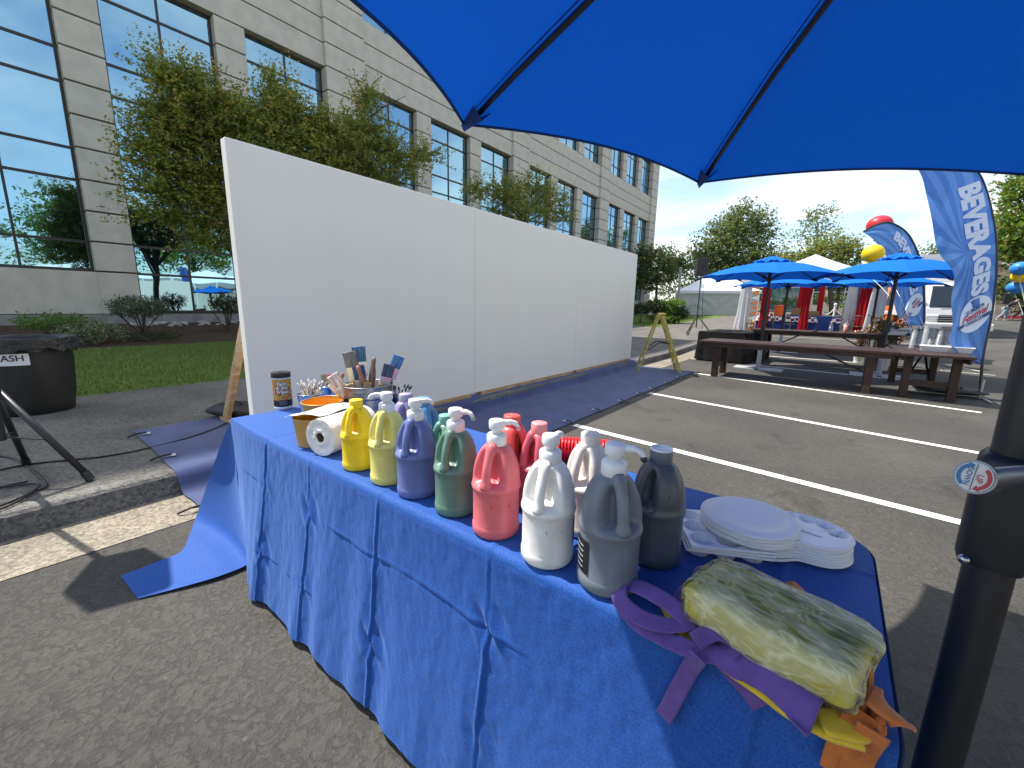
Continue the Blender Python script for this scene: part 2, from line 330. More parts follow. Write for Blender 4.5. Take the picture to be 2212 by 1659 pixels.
# ================================================================ OFFICE BUILDING
FX = -18.7; U = 0.911; Z0 = 2.20; ZT = Z0+10*U; BASE = 0.58
M_wall = mat('stucco_beige', (0.54, 0.505, 0.425), 0.85, var=0.06, vscale=2.2, bump=0.25, bscale=120, bdist=0.004, spec=0.25, det=8)
M_walld = mat('stucco_joint', (0.30, 0.28, 0.24), 0.9, spec=0.2)
M_mull = mat('bronze_mullion', (0.030, 0.026, 0.024), 0.42, spec=0.5)
def glass_mat(name, tint, mixf):
    m = bpy.data.materials.new(name); m.use_nodes = True; n, l, b = nodes_of(m)
    b.inputs['Base Color'].default_value = (0.012, 0.017, 0.018, 1); b.inputs['Roughness'].default_value = 0.05
    g = n.new('ShaderNodeBsdfGlossy'); g.inputs['Color'].default_value = (*tint, 1); g.inputs['Roughness'].default_value = 0.012
    t = n.new('ShaderNodeTexCoord').outputs['Object']; z = n.new('ShaderNodeTexNoise'); z.inputs['Scale'].default_value = 0.7; z.inputs['Detail'].default_value = 1; l(t, z.inputs['Vector'])
    bp = n.new('ShaderNodeBump'); bp.inputs['Strength'].default_value = 0.05; bp.inputs['Distance'].default_value = 0.1; l(z.outputs['Fac'], bp.inputs['Height']); l(bp.outputs[0], g.inputs['Normal'])
    s = n.new('ShaderNodeMixShader'); s.inputs[0].default_value = mixf; l(b.outputs[0], s.inputs[1]); l(g.outputs[0], s.inputs[2])
    l(s.outputs[0], n['Material Output'].inputs[0]); return m
M_pane = glass_mat('reflective_blue_glass', (0.36, 0.62, 0.76), 0.72)
bld = thing('office_building', (FX, 0, BASE), label='beige stucco office building with grooved piers and tall blue mirrored windows', cat='building')
BO = (FX, 0, BASE)
bb = MB(); bb.box((FX-7.6, 4.05, 12.95), (14.3, 16.8, 25.9)); bb.box((FX-7.6, 32.0, 9.35), (14.3, 39.08, 18.7)); bb.build('body', M_walld, bld, org=BO)
bb = MB(); bb.box((FX-0.16, 23.6, BASE+0.02), (0.42, 56.0, 0.5)); bb.build('plinth', mat('concrete_plinth', (0.25, 0.245, 0.23), 0.9, var=0.15, vscale=3, bump=0.3, bscale=40), bld, org=BO)
GP = 0.05                                             # groove
def panel(y0, y1, z0, z1, proud=0.0, depth=0.5, name='wall_panel'):
    b = MB(); b.box((FX+proud-depth/2, (y0+y1)/2, (z0+z1)/2), (depth, y1-y0, z1-z0-GP)); return b.build(name, M_wall, bld, org=BO, bevel=0.012)
pil = [-2.52, 10.57, 23.66, 36.75, 49.63]; PW = 1.91; WW = 3.07
wins = []
ZTOP = ZT+3*U+6*U+3*U
# pilasters: stacked blocks standing proud
for i, y in enumerate(pil):
    zz = [BASE+0.26, Z0]+[Z0+U*k for k in range(1, 26 if i < 2 else 19)]
    for k in range(len(zz)-1): panel(y, y+PW, zz[k], zz[k+1], 0.16, 0.7)
# bays between the pilasters
for i in range(4):
    y = pil[i]+PW
    if i == 3: w_, p_ = 3.02, (pil[4]-pil[3]-PW-3*3.02)/2
    else: w_, p_ = WW, (pil[i+1]-pil[i]-PW-3*WW)/2
    for j in range(3):
        yb = y+j*(w_+p_); low = Z0 if (i, j) == (0, 0) else 0.90
        wins.append((i, j, yb, yb+w_, low))
        if j < 2:
            zz = [BASE+0.26]+[Z0+U*k for k in range(0, 11)]
            for k in range(len(zz)-1): panel(yb+w_, yb+w_+p_, zz[k], zz[k+1])
            zz = [ZT+3*U+U*k for k in range(0, 7 if i == 0 else 5)]
            for k in range(len(zz)-1): panel(yb+w_, yb+w_+p_, zz[k], zz[k+1])
        if low == Z0: panel(yb, yb+w_, BASE+0.26, Z0)
    for k in range(3): panel(y, pil[i+1], ZT+U*k, ZT+U*(k+1))        # spandrel band between the storeys
    for k in (range(9, 15) if i == 0 else (7,)): panel(y, pil[i+1], ZT+U*k, ZT+U*(k+1), name='parapet_panel')
for y in pil[:-1]: pass
rows_l = [0.90, Z0, Z0+U, Z0+3*U, Z0+4*U, Z0+6*U, Z0+7*U, Z0+9*U, ZT]
pane_cache = {}
def window(y0, y1, zs, cols=2):
    t = 0.075; cx_ = FX-0.36
    b = MB()
    b.box((cx_, y0+t/2, (zs[0]+zs[-1])/2), (0.14, t, zs[-1]-zs[0])); b.box((cx_, y1-t/2, (zs[0]+zs[-1])/2), (0.14, t, zs[-1]-zs[0]))
    for z in zs:
        zz = min(max(z, zs[0]+t/2), zs[-1]-t/2); b.box((cx_, (y0+y1)/2, zz), (0.125, y1-y0-2*t, t))
    ym = (y0+y1)/2
    for q in range(len(zs)-1): b.box((cx_, ym, (zs[q]+zs[q+1])/2), (0.13, 0.06, zs[q+1]-zs[q]-t-0.002))
    w = b.build('window', M_mull, bld, org=BO)
    R = random.Random(int(y0*100+zs[0]*7))
    for q in range(len(zs)-1):
        for c in range(cols):
            ya = y0+t*0.7+(y1-y0-1.4*t)*c/cols; yb = y0+t*0.7+(y1-y0-1.4*t)*(c+1)/cols
            key = (round(yb-ya, 2), round(zs[q+1]-zs[q], 2))
            if key not in pane_cache:
                pb = MB(); pb.box((0, 0, 0), (0.02, key[0], key[1])); pane_cache[key] = pb.mesh('pane', M_pane)
            inst(pane_cache[key], w, (cx_+0.02-BO[0], (ya+yb)/2-BO[1], (zs[q]+zs[q+1])/2-BO[2]), (0, R.gauss(0, 0.0016), R.gauss(0, 0.0022)), name='pane')
    return w
for (i, j, y0, y1, low) in wins:
    window(y0, y1, [z for z in rows_l if z >= low-0.01])
    if i >= 1: window(y0, y1, [ZT+3*U, ZT+4*U, ZT+6*U, ZT+7*U])
    else: window(y0, y1, [ZT+3*U, ZT+6*U, ZT+9*U])
# entrance gable that shows above the white wall
gy = 31.2; gb = MB(); ga = [(gy-2.5, 2.6), (gy+2.5, 2.6), (gy+2.5, 3.1), (gy, 4.8), (gy-2.5, 3.1)]
gb.add([(FX+0.3, y, z) for y, z in ga]+[(FX+2.6, y, z) for y, z in ga], [(4, 3, 2, 1, 0), (5, 6, 7, 8, 9)]+[(i, (i+1) % 5, 5+(i+1) % 5, 5+i) for i in range(5)])
M_gable = mat('gable_stone', (0.46, 0.43, 0.37), 0.8, var=0.06, vscale=4)
gab = gb.build('entrance_gable', M_gable, bld, org=BO, bevel=0.02)
tr = MB()
for s in (-1, 1): tr.bar((FX+2.65, gy+s*2.6, 3.12), (FX+2.65, gy, 4.95), 0.2, 0.22)
tr.build('gable_trim', M_gable, gab, org=BO)
for s in (-1, 1):
    q = MB(); q.cyl((FX+2.3, gy+s*2.2, BASE), (FX+2.3, gy+s*2.2, 2.6), 0.18, n=16); q.build('column', M_gable, gab, org=BO)

# ================================================================ FOLIAGE
def leaf_mats(pfx, cols):
    o = []
    for i, c in enumerate(cols):
        m = mat('%s_%d' % (pfx, i), c, 0.5, spec=0.4, var=0.15, vscale=0.6); n, l, b = nodes_of(m)
        t = n.new('ShaderNodeBsdfTranslucent'); t.inputs['Color'].default_value = (min(1, c[0]*1.5), min(1, c[1]*1.5), c[2]*0.8, 1); s = n.new('ShaderNodeMixShader'); s.inputs[0].default_value = 0.38
        l(b.outputs[0], s.inputs[1]); l(t.outputs[0], s.inputs[2]); l(s.outputs[0], n['Material Output'].inputs[0]); o.append(m)
    return o
def crown(R, clumps, size, nm, twig=0.7, up=0.25, per=14, dens=1.0, tipcol=None, droop=0.0, aspect=0.55):
    """leaf-sized quads along twigs that fan out of each clump; the clumps' outline stays ragged and open"""
    b = MB(); V = b.v; F = b.f; K = b.mi
    for (c, r, n) in clumps:
        c = Vector(c)
        for q in range(int(n*dens)):
            d = Vector((R.gauss(0, 1), R.gauss(0, 1), R.gauss(0, 1))); d.normalize()
            rr = R.random()**0.45
            p0 = c+Vector((d.x*r[0], d.y*r[1], d.z*r[2]))*rr*0.86
            dd = (Vector((d.x, d.y, d.z*0.7+up))+Vector((R.gauss(0, 0.35), R.gauss(0, 0.35), R.gauss(0, 0.3)))).normalized()
            L = twig*R.uniform(0.5, 1.25)*(0.6+0.4*rr)
            for k in range(per):
                t = k/per; p = p0+dd*L*t; p.z -= droop*t*t*L
                p += Vector((R.gauss(0, size*0.9), R.gauss(0, size*0.9), R.gauss(0, size*0.6)))
                a = Vector((R.gauss(0, 1), R.gauss(0, 1), R.gauss(0, 0.7))).normalized(); e = a.cross(Vector((R.gauss(0, 1), R.gauss(0, 1), R.gauss(0, 1)))).normalized()
                s = size*R.uniform(0.65, 1.3); o = len(V)
                V += [tuple(p-a*s), tuple(p+e*s*aspect), tuple(p+a*s), tuple(p-e*s*aspect)]; F.append((o, o+1, o+2, o+3))
                u = R.random()
                if tipcol is not None and t > 0.55 and rr > 0.75 and d.z > 0.15 and u < 0.34: K.append(tipcol)
                else: K.append(int(u*97) % (nm if tipcol is None else tipcol))
    return b
M_bark = mat('bark', (0.085, 0.065, 0.05), 0.9, var=0.3, vscale=12, bump=0.8, bscale=30, bdist=0.02)
M_barkp = mat('bark_pale', (0.30, 0.28, 0.25), 0.9, var=0.3, vscale=9, bump=0.5, bscale=30, bdist=0.01)
def trunk_mesh(R, base, top, r, limbs, reach):
    b = MB(); base, top = Vector(base), Vector(top)
    mid = base.lerp(top, 0.5)+Vector((R.gauss(0, 0.1), R.gauss(0, 0.1), 0))
    P = catmull([base, mid, top], 5); b.tube(P, [r*(1-0.55*i/(len(P)-1)) for i in range(len(P))], 9)
    for q in limbs:
        s = P[int(len(P)*R.uniform(0.45, 0.9))]; e = Vector(q); m_ = s.lerp(e, 0.5)+Vector((0, 0, (e-s).length*0.1)); L = catmull([s, m_, e], 4)
        b.tube(L, [r*0.40*(1-0.8*i/(len(L)-1)) for i in range(len(L))], 6)
        for z_ in range(3):
            s2 = L[min(len(L)-1, 2+2*z_)]; e2 = s2+Vector((R.gauss(0, 0.55), R.gauss(0, 0.55), R.uniform(0.05, 0.5)))*min(1.0, (e-s).length*0.4); b.tube([s2, s2.lerp(e2, 0.5)+Vector((0, 0, 0.05)), e2], [r*0.12, r*0.09, r*0.03], 5)
    return b
def tree(name, base, label, cat, clumps, size, mats, r=0.12, top=None, group=None, seed=1, bark=None, **kw):
    R = random.Random(seed); t = thing(name, base, label=label, cat=cat, group=group)
    cs = [c for c, _, _ in clumps]; tp = top or tuple(sum(c[i] for c in cs)/len(cs) for i in range(3))
    trunk_mesh(R, Vector(base)-Vector((0, 0, 0.05)), tp, r, cs, 1).build('trunk', bark or M_bark, t, smooth=True, org=base)
    crown(R, clumps, size, len(mats), **kw).build('crown', mats, t, org=base); return t
L_maple = leaf_mats('maple_leaf', [(0.15, 0.19, 0.032), (0.21, 0.25, 0.045), (0.095, 0.13, 0.026), (0.27, 0.26, 0.055)])+leaf_mats('maple_tip', [(0.40, 0.26, 0.075)])
L_green = leaf_mats('fresh_leaf', [(0.10, 0.185, 0.03), (0.145, 0.235, 0.04), (0.075, 0.14, 0.026)])
L_dark = leaf_mats('dark_leaf', [(0.035, 0.062, 0.02), (0.052, 0.08, 0.025), (0.04, 0.068, 0.027)])
L_birch = leaf_mats('birch_leaf', [(0.13, 0.17, 0.065), (0.18, 0.22, 0.09), (0.10, 0.135, 0.05)])
L_yel = leaf_mats('yellowing_leaf', [(0.22, 0.19, 0.04), (0.14, 0.15, 0.035), (0.30, 0.25, 0.07)])
L_grey = leaf_mats('grey_shrub_leaf', [(0.12, 0.15, 0.10), (0.085, 0.11, 0.075), (0.16, 0.19, 0.13)])
L_pale = leaf_mats('variegated_leaf', [(0.16, 0.19, 0.11), (0.34, 0.36, 0.26), (0.10, 0.13, 0.06)])
def pz(x, y, X): return tuple(atX(x, y, X))
def rad_px(px, p): return px/FPX*(Vector(p)-CAM).dot(CF)
def clump(x, y, X, rx, ry, n):
    p = pz(x, y, X); k = (Vector(p)-CAM).dot(CF)/FPX; return (p, (rx*k*0.9, rx*k, ry*k), n)
# maples in front of the building
XT = -11.2
A = [(350, 155, 16, 18, 30), (385, 195, 30, 13, 50), (425, 172, 16, 20, 26), (450, 220, 44, 15, 80), (395, 240, 42, 13, 66), (345, 262, 26, 11, 34), (440, 275, 58, 16, 100), (505, 255, 34, 22, 60), (375, 305, 48, 14, 70), (315, 322, 24, 12, 30), (460, 325, 56, 16, 84), (355, 360, 46, 14, 60), (430, 375, 58, 16, 80), (505, 365, 38, 24, 56), (325, 405, 30, 14, 34), (400, 425, 54, 16, 66), (470, 430, 44, 20, 56), (350, 465, 36, 15, 36), (430, 480, 50, 16, 44), (460, 530, 40, 15, 34)]
bs = pz(560, 690, XT); bs = (bs[0], bs[1], terrain(bs[0], bs[1]))
tree('maple_tree', bs, 'large green maple with orange tips rising behind the near end of the white wall', 'tree', [clump(x, y, XT, a, b_, n) for x, y, a, b_, n in A], 0.036, L_maple, r=0.17, top=tuple(Vector(pz(470, 420, XT))), seed=4, twig=0.66, up=0.30, per=24, dens=2.3, aspect=0.45, tipcol=4)
B = [(598, 200, 12, 22, 36), (560, 250, 34, 14, 54), (615, 240, 28, 18, 54), (660, 268, 32, 14, 54), (580, 290, 50, 16, 90), (715, 290, 36, 13, 54), (794, 225, 12, 26, 40), (785, 280, 38, 14, 64), (660, 315, 60, 16, 96), (750, 325, 50, 15, 80), (820, 320, 44, 14, 64), (600, 345, 60, 18, 84), (715, 365, 64, 18, 90), (860, 350, 36, 20, 50), (915, 338, 36, 11, 40), (800, 372, 52, 20, 60), (860, 385, 36, 16, 36), (790, 410, 44, 14, 36), (680, 400, 60, 20, 50)]
bs = pz(720, 690, XT+1); bs = (bs[0], bs[1], terrain(bs[0], bs[1]))
tree('maple_tree', bs, 'spreading maple with yellow and orange shoots above the middle of the white wall', 'tree', [clump(x, y, XT+1, a, b_, n) for x, y, a, b_, n in B], 0.036, L_maple, r=0.17, top=tuple(Vector(pz(730, 400, XT+1))), seed=9, twig=0.66, up=0.30, per=24, dens=2.3, aspect=0.45, tipcol=4)
Cc = [(1090, 420, 45, 32, 70), (1150, 415, 40, 40, 70), (1185, 440, 45, 32, 60), (1120, 465, 75, 30, 80), (1215, 470, 22, 18, 24), (1030, 415, 26, 16, 24)]
bs = pz(1130, 690, -13); bs = (bs[0], bs[1], terrain(bs[0], bs[1]))
tree('maple_tree', bs, 'smaller maple with orange tips showing over the far half of the white wall', 'tree', [clump(x, y, -13, a, b_, n) for x, y, a, b_, n in Cc], 0.048, L_maple, r=0.14, seed=12, twig=0.7, up=0.25, per=26, dens=2.8, aspect=0.45, tipcol=4)
Dd = [(1395, 555, 28, 26, 60), (1425, 575, 36, 24, 70), (1400, 605, 40, 24, 70), (1465, 575, 26, 14, 36), (1385, 580, 20, 40, 40), (1440, 600, 22, 18, 30)]
bs = pz(1416, 668, -13.5); bs = (bs[0], bs[1], terrain(-13, bs[1]))
tree('maple_tree', bs, 'dark small maple standing just past the far end of the white wall', 'tree', [clump(x, y, -13.5, a, b_, n) for x, y, a, b_, n in Dd], 0.085, L_dark+L_maple[:1]+L_maple[4:], r=0.15, seed=15, twig=0.8, per=16, dens=2.6, tipcol=4)
# shrubs by the facade
def shrub(name, px, py, X, rx, ry, n, size, mats, label, cat='shrub', seed=1, group=None, **kw):
    p = pz(px, py, X); k = (Vector(p)-CAM).dot(CF)/FPX; g = terrain(p[0], p[1]); base = (p[0], p[1], g)
    cz_ = p[2]; t = thing(name, base, label=label, cat=cat, group=group); R = random.Random(seed)
    b = MB()
    for q in range(9):
        e = Vector((p[0]+R.gauss(0, rx*k*0.4), p[1]+R.gauss(0, rx*k*0.45), cz_+ry*k*R.uniform(-0.3, 0.3))); b.tube(catmull([base, Vector(base).lerp(e, 0.5)+Vector((R.gauss(0, .03), R.gauss(0, .03), 0)), e], 3), 0.016, 5)
    b.build('stem', M_bark, t, org=base)
    crown(R, [(p, (rx*k, rx*k, ry*k), n)], size, len(mats), **kw).build('foliage', mats, t, org=base); return t
shrub('rounded_shrub', 300, 665, -15.8, 56, 24, 620, 0.028, L_grey, 'broad grey green clipped shrub under the tall window by the lawn', seed=2, twig=0.2, per=8, up=0.3)
shrub('rounded_shrub', 487, 655, -16.0, 30, 22, 300, 0.030, L_dark, 'dark open shrub half hidden by the end of the white wall', seed=3, twig=0.2, per=7)
shrub('low_shrub', 195, 720, -14.8, 62, 26, 520, 0.026, L_pale, 'low variegated white and green shrub behind the trash can', seed=4, twig=0.18, per=7, up=0.5)
shrub('low_shrub', 120, 702, -15.6, 62, 14, 240, 0.035, L_green, 'low loose green plant along the wall above the trash can', seed=5, twig=0.3, per=7, up=0.6)
shrub('low_shrub', 330, 728, -14.9, 62, 9, 200, 0.022, L_dark, 'small dark ground plants at the edge of the mulch bed', seed=6, twig=0.12, per=6, up=0.5)
# river stones along the plinth
rk = MB(); R = random.Random(5)
M_rock = mat('river_stone', (0.26, 0.245, 0.22), 0.8, col2=(0.45, 0.43, 0.39), vscale=1.5)
rkm = [MB().sphere((0, 0, 0), 0.5, 9, 6, sc=(1, 0.8, 0.55)).mesh('river_stone', M_rock, True)]
rt = thing('stone_border', (-17.9, 6, terrain(-17.9, 6)), label='row of pale river stones along the foot of the facade', cat='stones')
for i in range(70):
    y = R.uniform(3.0, 8.4); x = -17.95+R.gauss(0, 0.16); s = R.uniform(0.1, 0.26)
    o = inst(rkm[0], rt, (x+17.9, y-6, terrain(x, y)-terrain(-17.9, 6)+s*0.12), (R.gauss(0, .2), R.gauss(0, .2), R.uniform(0, 6)), (s, s*R.uniform(.8, 1.2), s), name='stone')
# ================================================================ THE WHITE WALL
M_white = mat('matt_white_paint', (0.90, 0.855, 0.765), 0.75, col2=(0.91, 0.87, 0.785), vscale=1.2, stretch=(1, 2.2, 0.12), bump=0.12, bscale=220, bdist=0.002, spec=0.3)
M_pine = mat('pine_lumber', (0.42, 0.25, 0.12), 0.7, col2=(0.58, 0.39, 0.21), vscale=5, stretch=(8, 1, 8), bump=0.2, bscale=40)
WX = -3.6; WY0 = 1.245; WP = 2.607
wall = thing('mural_wall', (WX, WY0, 0.155), label='long blank white painting wall of three panels on wooden runners', cat='wall')
WO = (WX, WY0, 0.155)
for i in range(3):
    y0 = WY0+i*WP
    b = MB(); b.box((WX-0.045, y0+WP/2, 1.345), (0.09, WP-0.005, 2.28)); b.build('panel', M_white, wall, org=WO, bevel=0.006)
for (a, b_) in ((0.15, 2.52), (2.72, 5.15), (5.28, 7.78)):
    b = MB(); b.box((WX-0.05, WY0+(a+b_)/2, 0.18), (0.14, b_-a, 0.046)); b.build('runner', M_pine, wall, org=WO, bevel=0.003)
ft = ag(487, 908)
for i, y in enumerate((1.36, 3.9, 6.5, 8.9)):
    b = MB(); b.bar((-4.62, y+0.0, 0.19), (WX-0.11, y, 1.42), 0.042, 0.09); b.bar((-4.75, y, 0.178), (WX-0.12, y, 0.178), 0.04, 0.04); b.build('brace', M_pine, wall, org=WO, bevel=0.003)
M_blkfab = mat('black_nylon', (0.017, 0.017, 0.019), 0.55, bump=0.5, bscale=18, bdist=0.02)
def sandbag(loc, rz, L, Wd, Hh, label, seed):
    def f(u, v):
        a = v*2*PI; s = math.sin(PI*min(max(u*0.96+0.02, 0), 1))**0.45; n = 1+0.10*fbm(u*5, math.cos(a)*2, seed+math.sin(a)*2)
        return ((u-0.5)*L, math.cos(a)*Wd/2*(0.55+0.45*s)*n, Hh*0.5+math.sin(a)*Hh/2*s*n)
    b = MB(); b.grid(f, 26, 18); t = thing('sandbag', loc, rz, label, 'sandbag'); b.build('bag', M_blkfab, t, smooth=True)
    h = MB(); h.tube(catmull([(-L*0.12, -Wd*0.1, Hh*0.9), (-L*0.1, -Wd*0.25, Hh*1.15), (L*0.1, -Wd*0.25, Hh*1.15), (L*0.12, -Wd*0.1, Hh*0.9)], 4), 0.010, 6); h.build('handle', M_blkfab, t, smooth=True); return t
p = ag(497, 893); sandbag((-4.72, 1.52, 0.150), rad(25), 0.62, 0.36, 0.17, 'black sandbag weighing down the wooden brace behind the white wall', 3)

# ---------------------------------------------------------------- drop cloth
M_tarp = mat('navy_canvas', (0.060, 0.078, 0.175), 0.85, var=0.14, vscale=3.0, bump=0.25, bscale=300, bdist=0.001, sheen=0.15, spec=0.2)
tarp = thing('drop_cloth', (-3.0, 5, 0.01), label='navy canvas drop cloth laid over the kerb beneath the white wall', cat='drop cloth'); TO = (-3.0, 5, 0.01)
xs = [-4.88, -4.7, -4.4, -4.1, -3.8, -3.66, -3.6, -3.54, -3.50, -3.475, -3.45, -3.43, -3.40, -3.36, -3.28, -3.2, -3.1, -3.0, -2.9, -2.8, -2.7, -2.6, -2.5, -2.4, -2.32, -2.26]
def kz(x):
    if x < -3.53: return 0.158
    if x > -3.38: return 0.010
    return 0.010+0.148*(1-smoothstep(-3.53, -3.40, x))
NY = 130
vs = []; fs = []
for j in range(NY+1):
    y = 0.70+(9.28-0.70)*j/NY
    for i, x in enumerate(xs):
        w = 0.010*(0.5+0.5*noise.noise(Vector((x*2.2, y*1.6, 1))))+0.012*max(0, noise.noise(Vector((x*7, y*2.2, 4))))
        if -3.5 < x < -3.25: w += 0.02*max(0, noise.noise(Vector((x*6, y*3.0, 9))))
        if x > -2.3: w *= 0.25
        xo = 0.02*noise.noise(Vector((y*1.3, x, 2))); yo = 0.03*noise.noise(Vector((x*1.5, j*0.001, 7)))
        vs.append((x+xo, y+yo, kz(x)+w))
w_ = len(xs)
for j in range(NY):
    for i in range(w_-1):
        if 0.158-0.001 < kz(xs[i]) and xs[i] < -3.7 and j > 20 and False: continue
        fs.append((j*w_+i, j*w_+i+1, (j+1)*w_+i+1, (j+1)*w_+i))
b = MB(); b.add(vs, fs); b.build('canvas', M_tarp, tarp, smooth=True, org=TO)
M_strap = mat('black_webbing', (0.014, 0.014, 0.015), 0.6); M_patch = mat('grommet_patch', (0.55, 0.56, 0.60), 0.5)
def tie(px, py, d, z):
    p = at(px, py, z+0.03); d = Vector((*d, 0)).normalized(); s = Vector((-d.y, d.x, 0))
    q = MB(); q.add([p-d*0.075+s*0.03+Vector((0, 0, 0)), p-d*0.075-s*0.03, p+d*0.008], [(0, 1, 2)]); q.build('grommet_patch', M_patch, tarp, org=TO, solid=0.003)
    q = MB(); q.tube(catmull([p-d*0.05+Vector((0, 0, 0.006)), p+d*0.01+s*0.008+Vector((0, 0, 0.008)), p+d*0.075-s*0.006-Vector((0, 0, 0.014))], 3), 0.007, 6); q.build('tie', M_strap, tarp, org=TO)
for (x, y) in ((1229, 911), (1291, 886), (1346, 866), (1385, 850), (1412, 839), (1443, 827), (1470, 815)): tie(x, y, (1, -0.15), 0.0)
for (x, y) in ((300, 938), (352, 986)): tie(x, y, (-0.15, -1), 0.15)
tie(415, 1098, (-0.15, -1), 0.0)

# ---------------------------------------------------------------- stepladder
M_ylad = mat('yellow_ladder_paint', (0.44, 0.36, 0.10), 0.5, var=0.15, vscale=20)
M_steel = mat('dark_steel', (0.03, 0.028, 0.026), 0.45, metal=0.4)
LO = (-2.85, 8.75, 0.016); lad = thing('stepladder', LO, label='small yellow stepladder standing open on the far end of the drop cloth', cat='ladder')
top = Vector((-2.83, 8.62, 1.22)); wv = Vector((0.24, -0.46, 0)).normalized()
fr = Vector((-2.50, 8.98, 0.02)); rr_ = Vector((-3.22, 8.50, 0.02))
for s in (-1, 1):
    b = MB(); b.bar(fr+wv*s*0.235, top+wv*s*0.14, 0.024, 0.055); b.build('front_rail', M_ylad, lad, org=LO, bevel=0.004)
    b = MB(); b.bar(rr_+wv*s*0.225, top+wv*s*0.12+Vector((-0.04, -0.03, 0)), 0.022, 0.035); b.build('rear_rail', M_ylad, lad, org=LO, bevel=0.004)
    b = MB(); a_ = fr.lerp(top, 0.50)+wv*s*0.19; c_ = rr_.lerp(top, 0.38)+wv*s*0.19; m_ = (a_+c_)/2+Vector((0, 0, 0.10)); b.bar(a_, m_, 0.006, 0.02); b.bar(m_, c_, 0.006, 0.02); b.build('spreader', M_steel, lad, org=LO)
for t in (0.16, 0.36, 0.56, 0.76):
    p = fr.lerp(top, t); hw = 0.235+(0.14-0.235)*t; b = MB(); b.bar(p-wv*hw, p+wv*hw, 0.095, 0.022); b.build('step', M_ylad, lad, org=LO, bevel=0.004)
b = MB(); b.bar(top-wv*0.17, top+wv*0.17, 0.12, 0.04); b.build('top_cap', M_ylad, lad, org=LO, bevel=0.008)
for t in (0.25,): 
    p = rr_.lerp(top, t); b = MB(); b.bar(p-wv*0.2, p+wv*0.2, 0.02, 0.03); b.build('rear_bar', M_ylad, lad, org=LO)

# ================================================================ TABLE AND CLOTH
TZ = 0.735; CZ = 0.745; TX0, TX1, TY0, TY1 = -2.36, 0.145, 0.69, 1.375
ftb = thing('folding_table', ((TX0+TX1)/2, (TY0+TY1)/2, 0.0), label='long folding table hidden beneath the royal blue cloth', cat='table')
FO = ((TX0+TX1)/2, (TY0+TY1)/2, 0)
b = MB(); b.box(((TX0+TX1)/2, (TY0+TY1)/2, 0.712), (TX1-TX0-0.05, TY1-TY0-0.05, 0.042)); b.build('tabletop', mat('table_plastic', (0.6, 0.6, 0.58), 0.5), ftb, org=FO, bevel=0.008)
for x in (TX0+0.35, TX1-0.35):
    for y in (TY0+0.1, TY1-0.1):
        b = MB(); b.cyl((x, y, 0.0), (x, y, 0.69), 0.014, n=10); b.build('leg', M_steel, ftb, org=FO)
def cloth_mat(name, col):
    m = bpy.data.materials.new(name); m.use_nodes = True; n, l, b = nodes_of(m); t = n.new('ShaderNodeTexCoord').outputs['Object']
    z = n.new('ShaderNodeTexNoise'); z.inputs['Scale'].default_value = 240; z.inputs['Detail'].default_value = 3; l(t, z.inputs['Vector'])
    r = n.new('ShaderNodeValToRGB'); e = r.color_ramp.elements; e[0].position, e[1].position = 0.32, 0.68; e[0].color = (*[c*0.72 for c in col], 1); e[1].color = (*[c*1.3 for c in col], 1)
    l(z.outputs['Fac'], r.inputs[0]); l(r.outputs[0], b.inputs['Base Color']); b.inputs['Roughness'].default_value = 0.72; b.inputs['Sheen Weight'].default_value = 0.30
    b.inputs['Sheen Roughness'].default_value = 0.45; b.inputs['Sheen Tint'].default_value = (0.35, 0.55, 1.0, 1); b.inputs['Specular IOR Level'].default_value = 0.3
    bp = n.new('ShaderNodeBump'); bp.inputs['Strength'].default_value = 0.3; bp.inputs['Distance'].default_value = 0.0012; l(z.outputs['Fac'], bp.inputs['Height']); l(bp.outputs[0], b.inputs['Normal'])
    return m
M_cloth = cloth_mat('royal_blue_polyester', (0.012, 0.075, 0.315))
CO = ((TX0+TX1)/2, TY0, 0.02)
cloth = thing('tablecloth', CO, label='royal blue tablecloth with fold creases draped to the ground over the long table', cat='tablecloth')
crX = [at(1040, 1195, CZ).x, at(808, 1069, CZ).x, at(660, 995, CZ).x, at(575, 948, CZ).x, -0.02]
crZ = [0.545, 0.245]
crY = [0.92, 1.16]
def ridge(d, w, h): return h*max(0.0, 1-abs(d)/w)
def wob(x, z, s): return 0.012*noise.noise(Vector((x*3, z*3, s)))
